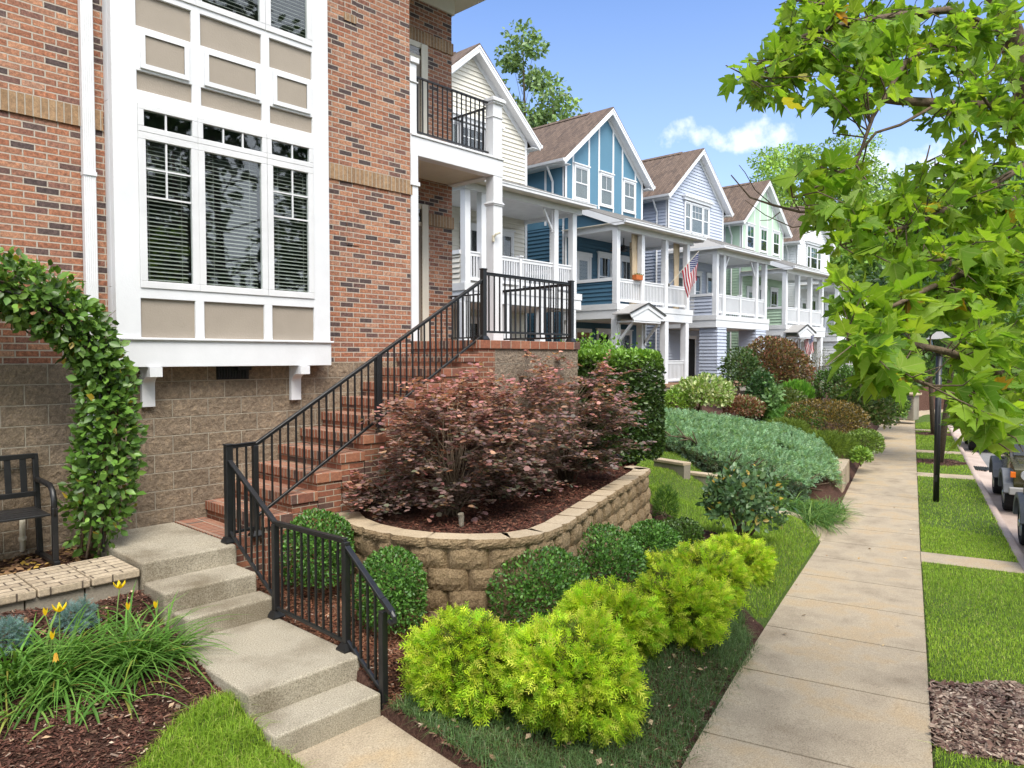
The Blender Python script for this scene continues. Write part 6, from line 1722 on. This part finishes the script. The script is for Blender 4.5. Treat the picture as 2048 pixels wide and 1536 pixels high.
# street trees in the verge
tree('street_tree', 'young street tree in the mulch ring behind the lamp post', (27.2, 6.05, -3.45), 8.2, 2.6, [(.07, .15, .03), (.11, .21, .04), (.05, .11, .025)], 5200, .20, 101, 'street trees in the verge', .11, .42, 24, gap=.34, lean=(.2, -.3))
tree('street_tree', 'second street tree farther along the verge at the pavement bend', (37.2, 8.5, -3.48), 8.0, 2.5, [(.06, .14, .03), (.09, .18, .035)], 4200, .22, 102, 'street trees in the verge', .11, .40, 22, gap=.34)
# trees beyond the houses
tree('oak_tree', 'tall thin-crowned tree standing behind the cream and blue houses', on(1045, 700, d=52), 21.6, 3.3, [(.16, .25, .09), (.21, .31, .11), (.12, .19, .07)], 3000, .30, 103, None, .26, .66, 13, gap=.30, spread=.5, rxy=(.8, .8))
tree('oak_tree', 'lower tree showing above the blue roof ridge', on(1105, 700, d=50), 17.4, 3.0, [(.16, .25, .08), (.21, .31, .10), (.12, .19, .07)], 2800, .29, 104, None, .28, .55, 13, gap=.34)
q = on(1580, 700, d=74); tree('poplar_tree', 'tall pale green poplar behind the green house', q - (0, 0, 3), 23.0, 5.2, SPR, 15000, .28, 105, 'poplars behind the far houses', .35, .35, 30, gap=.30)
q = on(1675, 700, d=78); tree('poplar_tree', 'pale green poplar behind the white house', q - (0, 0, 3), 24.0, 6.2, SPR, 16000, .30, 106, 'poplars behind the far houses', .35, .3, 30, gap=.30)
# wood closing the street
for i, (u, d, h, cr, cols, lab) in enumerate(((1700, 66, 14.5, 4.6, BRT, 'bright green tree just past the white house'), (1745, 72, 19, 6.0, SPR, 'tall light green tree over the pavement bend'), (1800, 62, 15, 5.5, BRT, 'round bright tree behind the lamp post'),
                                              (1850, 70, 18, 6.4, SPR, 'broad light green tree beyond the street trees'), (1905, 60, 15, 5.8, BRT, 'bright green tree above the parked cars'), (1960, 66, 19, 6.8, DKG, 'dark green tree at the end of the street'),
                                              (2015, 56, 16, 6.2, BRT, 'bright green tree at the right edge of the street'), (2070, 60, 20, 7.0, DKG, 'dark tree at the far right of the street'), (1770, 88, 24, 8.0, DKG, 'dark tall tree at the back of the wood'), (1880, 92, 25, 9.0, DKG, 'darkest tall tree at the back of the wood'), (1985, 88, 26, 9, DKG, 'tall dark tree at the back right of the wood'))):
    q = on(u, 714, d=d); tree('woodland_tree', lab, (q[0], q[1], -3.6), h, cr, cols, 6200, .40 if d < 80 else .6, 110 + i, 'trees closing the end of the street', .3, .12, 30, gap=.36)
# dense low hedge-like growth under the wood
for i, (u, d, w, h, lab) in enumerate(((1765, 54, 3.2, 3.6, 'dark shrub mass at the end of the pavement'), (1830, 56, 3.6, 4.2, 'bright shrub mass beyond the pavement bend'), (1905, 58, 3.8, 4, 'dark shrub mass beyond the street'), (1985, 55, 4.2, 4.4, 'light shrub mass across the street'), (2060, 50, 4, 4.4, 'dark shrub mass at the far right of the street'))):
    q = on(u, 760, d=d); shrub('thicket', lab, 'shrub', (q[0], q[1], -3.6), (w, w, h / 1.75), 2600, .32, BRT if i % 2 else DKG, 'leaf', OVAL, 140 + i, 'thickets at the end of the street', rough=.25, f=.8)
# trees across the road (seen in the window reflections)
for i, (x, y, h, cr, lab) in enumerate(((3, -14, 17, 5.0, 'tree across the road reflected in the left bay window'), (-4, -15, 18, 5.5, 'tree across the road reflected in the upper glass'), (9, -15, 16, 4.8, 'tree across the road mirrored in the right pane'), (-11, -14, 18, 5.5, 'tree across the road at the left of the reflection'), (15, -15, 18, 5.4, 'dark tree across the road beyond the bay reflection'), (22, -13, 15, 4.8, 'tree across the road from the blue house'))):
    tree('woodland_tree', lab, (x, y, -2.6), h, cr, DKG, 6000, .45, 160 + i, 'trees across the road', .25, .06, 34, gap=.42)

# ================================================================== street furniture
lb = on(1872, 1003, z=-3.44); lx, ly_ = lb[0], lb[1]
lp = empty('street_lamp', (lx, ly_, -3.45), label='black lamp post with a square lantern standing in the verge grass', cat='lamp')
MB().tube([(lx, ly_, -3.5), (lx, ly_, .02)], .066, 16).build('post', M['black'], lp, smooth=True)
m_ = MB(); m_.tube([(lx, ly_, .0), (lx, ly_, .10)], [.05, .09], 12); m_.build('collar', M['black'], lp)
m_ = MB(); a, b = .11, .19
m_.add([(lx - a, ly_ - a, .10), (lx + a, ly_ - a, .10), (lx + a, ly_ + a, .10), (lx - a, ly_ + a, .10), (lx - b, ly_ - b, .42), (lx + b, ly_ - b, .42), (lx + b, ly_ + b, .42), (lx - b, ly_ + b, .42)], [(0, 1, 5, 4), (1, 2, 6, 5), (2, 3, 7, 6), (3, 0, 4, 7), (0, 3, 2, 1)])
lt = m_.build('lantern', M['glass_far'], lp)
m_ = MB()
for sx in (-1, 1):
    for sy_ in (-1, 1): m_.bar((lx + sx * a, ly_ + sy_ * a, .10), (lx + sx * b, ly_ + sy_ * b, .42), .02, .02)
m_.build('lantern_frame', M['black'], lt)
m_ = MB(); c = .23; m_.add([(lx - c, ly_ - c, .42), (lx + c, ly_ - c, .42), (lx + c, ly_ + c, .42), (lx - c, ly_ + c, .42), (lx - .05, ly_ - .05, .60), (lx + .05, ly_ - .05, .60), (lx + .05, ly_ + .05, .60), (lx - .05, ly_ + .05, .60)], [(0, 3, 2, 1), (0, 1, 5, 4), (1, 2, 6, 5), (2, 3, 7, 6), (3, 0, 4, 7), (4, 5, 6, 7)]); m_.build('lantern_roof', M['seam'], lp)
MB().box(lx - .08, lx - .055, ly_ - .03, ly_ + .03, -2.95, -2.8).build('access_cover', M['black'], lp)
dx_, dy_ = on(1955, 937, z=-3.58)[:2]
dr = empty('storm_drain', (dx_, dy_, -3.57), label='rusty storm drain grate in the gutter', cat='drain')
m_ = MB(); 
for i in range(9): m_.box(dx_ - .45, dx_ + .45, dy_ - .28 + i * .062, dy_ - .28 + i * .062 + .035, -3.575, -3.555)
m_.box(dx_ - .5, dx_ + .5, dy_ - .33, dy_ - .28, -3.58, -3.55); m_.box(dx_ - .5, dx_ + .5, dy_ + .27, dy_ + .32, -3.58, -3.55); m_.build('grate', M['black'], dr)

# bench under the arch
bn = empty('garden_bench', (1.2, 8.05, -1.92), label='black metal slatted bench against the block foundation', cat='bench')
zB = -1.93
m_ = MB()
for i in range(5): m_.box(.15, 2.06, 7.74 + i * .105, 7.74 + i * .105 + .09, zB + .455, zB + .478)
m_.build('seat', M['black'], bn, bevel=.006)
m_ = MB(); m_.bar((.1, 8.27, zB + .60), (2.08, 8.27, zB + .60), .03, .05); m_.bar((.1, 8.31, zB + .965), (2.08, 8.31, zB + .965), .03, .05)
for i in range(15): x = .19 + i * .128; m_.bar((x, 8.27, zB + .60), (x, 8.31, zB + .965), .055, .014, (0, 1, 0))
m_.build('backrest', M['black'], bn, bevel=.004)
for x in (2.09, .10):
    m_ = MB(); m_.bar((x, 7.74, zB + .03), (x, 7.74, zB + .53), .05, .045, (0, 1, 0)); m_.build('leg', M['black'], bn, bevel=.006)
    m_ = MB(); m_.bar((x, 8.22, zB + .03), (x, 8.33, zB + .985), .05, .045, (0, 1, 0)); m_.build('leg', M['black'], bn, bevel=.006)
    m_ = MB(); m_.tube([(x, 8.27, zB + .735), (x, 8.10, zB + .735), (x, 7.86, zB + .725), (x, 7.78, zB + .68), (x, 7.745, zB + .60), (x, 7.74, zB + .45)], .027, 8); m_.build('armrest', M['black'], bn, smooth=True)
    MB().box(x - .025, x + .025, 7.68, 8.30, zB, zB + .035).build('foot_bar', M['black'], bn, bevel=.006)
pp = empty('drain_pipe', (1.95, 8.33, -1.9), label='short cream plastic pipe rising behind the bench', cat='pipe')
m_ = MB(); m_.tube([(1.98, 8.36, -1.52), (1.98, 8.36, -1.9)], .026, 10); m_.tube([(1.98, 8.36, -1.80), (1.98, 8.36, -1.76)], .034, 10); m_.tube([(1.98, 8.36, -1.55), (1.98, 8.36, -1.50)], .033, 10); m_.build('pipe_tube', M['pvc'], pp, smooth=True)

# ================================================================== parked off-roaders
def wheel(parent, x, y, r=.41, w=.27):
    m_ = MB(); n = 40
    prof = [(-w / 2 + .03, r * .60), (-w / 2, r * .72), (-w / 2 + .005, r * .93), (-w / 2 + .04, r), (w / 2 - .04, r), (w / 2 - .005, r * .93), (w / 2, r * .72), (w / 2 - .03, r * .60)]
    b = 0; vs = []; fs = []
    for i in range(n):
        t = 2 * PI * i / n
        for k, (py, pr_) in enumerate(prof):
            rr = pr_ - (.014 if (i % 2 and k in (3, 4)) else 0); vs.append((x + rr * math.cos(t), y + py, r + rr * math.sin(t)))
    kk = len(prof)
    for i in range(n):
        for k in range(kk - 1): a = i * kk + k; c = ((i + 1) % n) * kk + k; fs.append((a, c, c + 1, a + 1))
    m_.add(vs, fs); t_ = m_.build('tyre', M['rubber'], parent, smooth=False)
    m_ = MB(); sg = -1 if y < 0 else 1
    m_.tube([(x, y + sg * (w / 2 - .035), r), (x, y + sg * (w / 2 - .015), r)], [r * .63, r * .58], 24); m_.tube([(x, y + sg * (w / 2 - .02), r), (x, y + sg * (w / 2 + .02), r)], [.085, .065], 14)
    for i in range(5):
        a = 2 * PI * i / 5; m_.bar((x + .06 * math.cos(a), y + sg * (w / 2 - .005), r + .06 * math.sin(a)), (x + r * .58 * math.cos(a), y + sg * (w / 2 - .02), r + r * .58 * math.sin(a)), .09, .025, (0, 1, 0))
    m_.build('rim', M['alloy'], t_)
M['rubber'] = paint('tyre_rubber', (.016, .016, .017), .85, .15, bump=.004)
M['alloy'] = metal('alloy_rim', (.55, .55, .56), .3, .5, .85)
M['carglass'] = glassmat('car_glass', (.012, .014, .015), .15)
M['fender'] = paint('grey_plastic', (.12, .125, .135), .55, .05)
M['orange'] = paint('amber_lens', (.75, .17, .02), .25, .03)
M['lens'] = metal('lamp_lens', (.62, .63, .64), .15, .6, .4)
def jeep(loc, rz, body, label, plastic='fender', soft='black'):
    """front towards -x in its own axes"""
    o = empty('off_road_car', loc, rz, label, 'car', 'off-road cars parked along the kerb'); LOCAL.add(o.name)
    Bm = M[body]; wd = .80
    m_ = MB()
    m_.prism([(-1.75, .55), (-1.78, 1.05), (-1.70, 1.12), (-.55, 1.20), (-.52, 1.18), (1.85, 1.18), (1.90, .9), (1.88, .55), (1.55, .48), (-.9, .46)], 'y', -wd * .92, wd * .92)
    m_.build('body', Bm, o, bevel=.03, smooth=True)
    m_ = MB(); m_.prism([(-1.66, 1.10), (-.58, 1.19), (-.58, 1.235), (-1.55, 1.16)], 'y', -.62, .62); m_.build('bonnet', Bm, o, bevel=.03, smooth=True)
    m_ = MB()
    for s in (-1, 1):
        for cx in (-1.2, 1.22):
            n = 9; ou = [(cx + .60 * math.cos(t), .44 + .56 * math.sin(t)) for t in np.linspace(PI - .12, .12, n)]; inn = [(cx + .50 * math.cos(t), .42 + .47 * math.sin(t)) for t in np.linspace(.12, PI - .12, n)]
            m2 = MB(); m2.prism(ou + inn, 'y', s * .70, s * .93); m2.build('fender', M[plastic], o, bevel=.015)
    for x, y in ((-1.2, .74), (-1.2, -.74), (1.22, .74), (1.22, -.74)): wheel(o, x, y)
    m_ = MB(); m_.prism([(-.60, 1.18), (-.28, 1.70), (-.22, 1.70), (-.52, 1.18)], 'y', -.70, .70); m_.build('windscreen_frame', M['black'], o, bevel=.01)
    m_ = MB(); m_.prism([(-.605, 1.24), (-.315, 1.66), (-.31, 1.66), (-.60, 1.24)], 'y', -.63, .63); m_.build('windscreen', M['carglass'], o)
    m_ = MB(); m_.prism([(-.30, 1.66), (-.26, 1.76), (1.72, 1.78), (1.86, 1.20), (1.74, 1.18), (1.62, 1.62), (.62, 1.64), (.60, 1.18), (.52, 1.18), (.50, 1.64), (-.22, 1.64)], 'y', -.71, .71); m_.build('roof', M[soft], o, bevel=.02)
    for s in (-1, 1):
        m_ = MB(); m_.box(-.42, .50, s * .735, s * .742, .58, 1.15); d = m_.build('door', Bm, o); MB().box(.34, .46, s * .742, s * .765, 1.02, 1.05).build('handle', M['black'], d)
        MB().prism([(-.50, 1.19), (-.26, 1.62), (.48, 1.62), (.48, 1.19)], 'y', s * .69, s * .70).build('side_window', M['carglass'], o)
        MB().prism([(.64, 1.19), (.64, 1.62), (1.62, 1.60), (1.74, 1.19)], 'y', s * .69, s * .70).build('side_window', M['carglass'], o)
        m_ = MB(); m_.bar((-.46, s * .72, 1.24), (-.46, s * .92, 1.28), .03, .03); m_.box(-.50, -.43, s * .86, s * 1.02, 1.22, 1.38); m_.build('mirror', M['black'], o, bevel=.01)
        m_ = MB(); m_.tube([(-1.79, s * .50, .92), (-1.83, s * .50, .92)], [.115, .105], 20); m_.build('headlight', M['lens'], o)
        m_ = MB(); m_.box(-1.80, -1.70, s * .70, s * .80, .86, .99); m_.build('indicator', M['orange'], o, bevel=.01)
    m_ = MB(); m_.box(-2.02, -1.88, -.84, .84, .50, .66); m_.box(-1.9, -1.7, -.4, .4, .50, .60); m_.build('bumper', M['seam'], o, bevel=.02)
    m_ = MB()
    for i in range(7): m_.box(-1.80, -1.77, -.30 + i * .09, -.26 + i * .09, .72, 1.04)
    m_.build('grille', M['dark'], o)
    m_ = MB(); m_.tube([(1.92, 0, .95), (2.12, 0, .95)], [.38, .36], 24); m_.build('spare_tyre', M['rubber'], o)
    return o
M['car_olive'] = metal('olive_paint', (.085, .075, .03), .25, .5, .3, .6)
M['car_black'] = metal('black_paint', (.010, .010, .011), .22, .5, 0, .8)
M['car_khaki'] = metal('khaki_paint', (.30, .24, .15), .35, .5, 0, .4)
ang = math.atan(.254)
def car_at(xw, off, **k):
    jeep((xw, float(y_r(xw)) - off, float(gs(xw)) - .13), ang, **k)
car_at(15.75, 2.62, body='car_khaki', label='tan off-road car with grey wheel flares, nearest along the kerb')
car_at(21.75, 2.70, body='car_olive', label='dark olive off-road car with amber lights, second along the kerb')
car_at(34.2, 2.75, body='car_black', label='black off-road car facing the camera, farthest along the kerb')

# ================================================================== sky, light, camera
SUN_EL, SUN_AZ = math.radians(57), math.radians(-112)     # azimuth of the sun seen from the house fronts, from +X towards +Y
sd = Vector((math.cos(SUN_EL) * math.cos(SUN_AZ), math.cos(SUN_EL) * math.sin(SUN_AZ), math.sin(SUN_EL)))
w = bpy.data.worlds.new('World'); S.world = w; w.use_nodes = True
nt = w.node_tree; nt.nodes.clear()
sky = nd(nt, 'ShaderNodeTexSky', sky_type='NISHITA', sun_disc=False, sun_elevation=SUN_EL, sun_rotation=math.atan2(sd.x, sd.y), altitude=200, air_density=1.0, dust_density=.6, ozone_density=1.6)
geo = nd(nt, 'ShaderNodeTexCoord').outputs['Generated']
p = nd(nt, 'ShaderNodeSeparateXYZ', {0: geo}).outputs
zz = mth(nt, 'MAXIMUM', p[2], .03)
pl_ = nd(nt, 'ShaderNodeCombineXYZ', {0: mth(nt, 'DIVIDE', p[0], mth(nt, 'ADD', zz, .18)), 1: mth(nt, 'DIVIDE', p[1], mth(nt, 'ADD', zz, .18)), 2: 0.0}).outputs[0]
n1 = nd(nt, 'ShaderNodeTexNoise', {'Vector': pl_, 'Scale': 1.1, 'Detail': 8.0, 'Roughness': .55, 'Distortion': .3}).outputs[0]
thin = nd(nt, 'ShaderNodeMapRange', {'Value': n1, 'From Min': .44, 'From Max': .80, 'To Min': 0.0, 'To Max': .55}, interpolation_type='SMOOTHSTEP').outputs[0]
# one cumulus bank low over the far roofs
def cumulus(u, v, su, sv, seed, amt):
    c = on(u, v, d=1.0); c = c / np.linalg.norm(c); a = math.atan2(c[1], c[0]); e = math.asin(c[2])
    da = mth(nt, 'DIVIDE', mth(nt, 'SUBTRACT', mth(nt, 'ARCTAN2', p[1], p[0]), a), su / FOC)
    de = mth(nt, 'DIVIDE', mth(nt, 'SUBTRACT', mth(nt, 'ARCSINE', p[2]), e), sv / FOC)
    r2 = mth(nt, 'ADD', mth(nt, 'MULTIPLY', da, da), mth(nt, 'MULTIPLY', de, de))
    nn = nd(nt, 'ShaderNodeTexNoise', {'Vector': geo, 'Scale': 13.0 + seed, 'Detail': 9.0, 'Roughness': .58}).outputs[0]
    f = mth(nt, 'SUBTRACT', mth(nt, 'ADD', 1.0, mth(nt, 'MULTIPLY', mth(nt, 'SUBTRACT', nn, .5), 3.4)), r2)
    return mth(nt, 'MULTIPLY', nd(nt, 'ShaderNodeMapRange', {'Value': f, 'From Min': .15, 'From Max': 1.1, 'To Min': 0.0, 'To Max': 1.0}, interpolation_type='SMOOTHSTEP').outputs[0], amt)
cl = mth(nt, 'MAXIMUM', mth(nt, 'MAXIMUM', cumulus(1485, 268, 165, 46, 0, .95), cumulus(1900, 330, 300, 60, 5, .7)), cumulus(1720, 420, 260, 60, 9, .55))
hz = nd(nt, 'ShaderNodeMapRange', {'Value': p[2], 'From Min': .0, 'From Max': .50, 'To Min': .34, 'To Max': 0.0}).outputs[0]
# bright cloud added behind the station, out of view, as soft front fill
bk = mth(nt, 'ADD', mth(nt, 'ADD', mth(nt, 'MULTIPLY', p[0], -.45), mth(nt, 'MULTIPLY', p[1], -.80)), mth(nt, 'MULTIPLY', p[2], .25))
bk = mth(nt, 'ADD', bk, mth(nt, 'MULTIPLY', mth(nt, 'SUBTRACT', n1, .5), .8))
fill_deck = nd(nt, 'ShaderNodeMapRange', {'Value': bk, 'From Min': .0, 'From Max': .45, 'To Min': 0.0, 'To Max': 1.0}, interpolation_type='SMOOTHSTEP').outputs[0]
fac = mth(nt, 'MAXIMUM', mth(nt, 'MAXIMUM', thin, cl), hz, clamp=True)
SKYS = .115
tint = mixc(nt, 1.0, sky.outputs[0], (.66, .80, 1.02), 'MULTIPLY')
cloudc = nd(nt, 'ShaderNodeRGB'); cloudc.outputs[0].default_value = (5.0, 5.2, 5.6, 1)
skyc = mixc(nt, fac, tint, cloudc.outputs[0])
skyc = mixc(nt, fill_deck, skyc, (8.9, 9.4, 10.2))
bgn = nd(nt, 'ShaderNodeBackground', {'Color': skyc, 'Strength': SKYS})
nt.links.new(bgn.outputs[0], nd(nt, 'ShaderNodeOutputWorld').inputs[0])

ld = bpy.data.lights.new('sun', 'SUN'); ld.energy = 2.0; ld.angle = math.radians(30); ld.color = (1.0, .93, .82)
lo = bpy.data.objects.new('sun', ld); COL.objects.link(lo); lo.rotation_euler = sd.to_track_quat('Z', 'Y').to_euler(); lo.location = (0, -20, 30)

cd = bpy.data.cameras.new('camera'); cam = bpy.data.objects.new('camera', cd); COL.objects.link(cam)
cd.sensor_width = 36; cd.lens = 36 * FOC / 2048; cd.clip_start = .05; cd.clip_end = 3000
cam.location = (0, 0, 0)
R = Matrix((rt, uc, -fc)).transposed()
cam.rotation_euler = R.to_euler()
S.camera = cam
S.view_settings.view_transform = 'Standard'; S.view_settings.look = 'None'; S.view_settings.gamma = 1; S.view_settings.exposure = 1.2
S.cycles.use_denoising = True
S.cycles.max_bounces = 8; S.cycles.transparent_max_bounces = 12; S.cycles.caustics_reflective = False; S.cycles.caustics_refractive = False
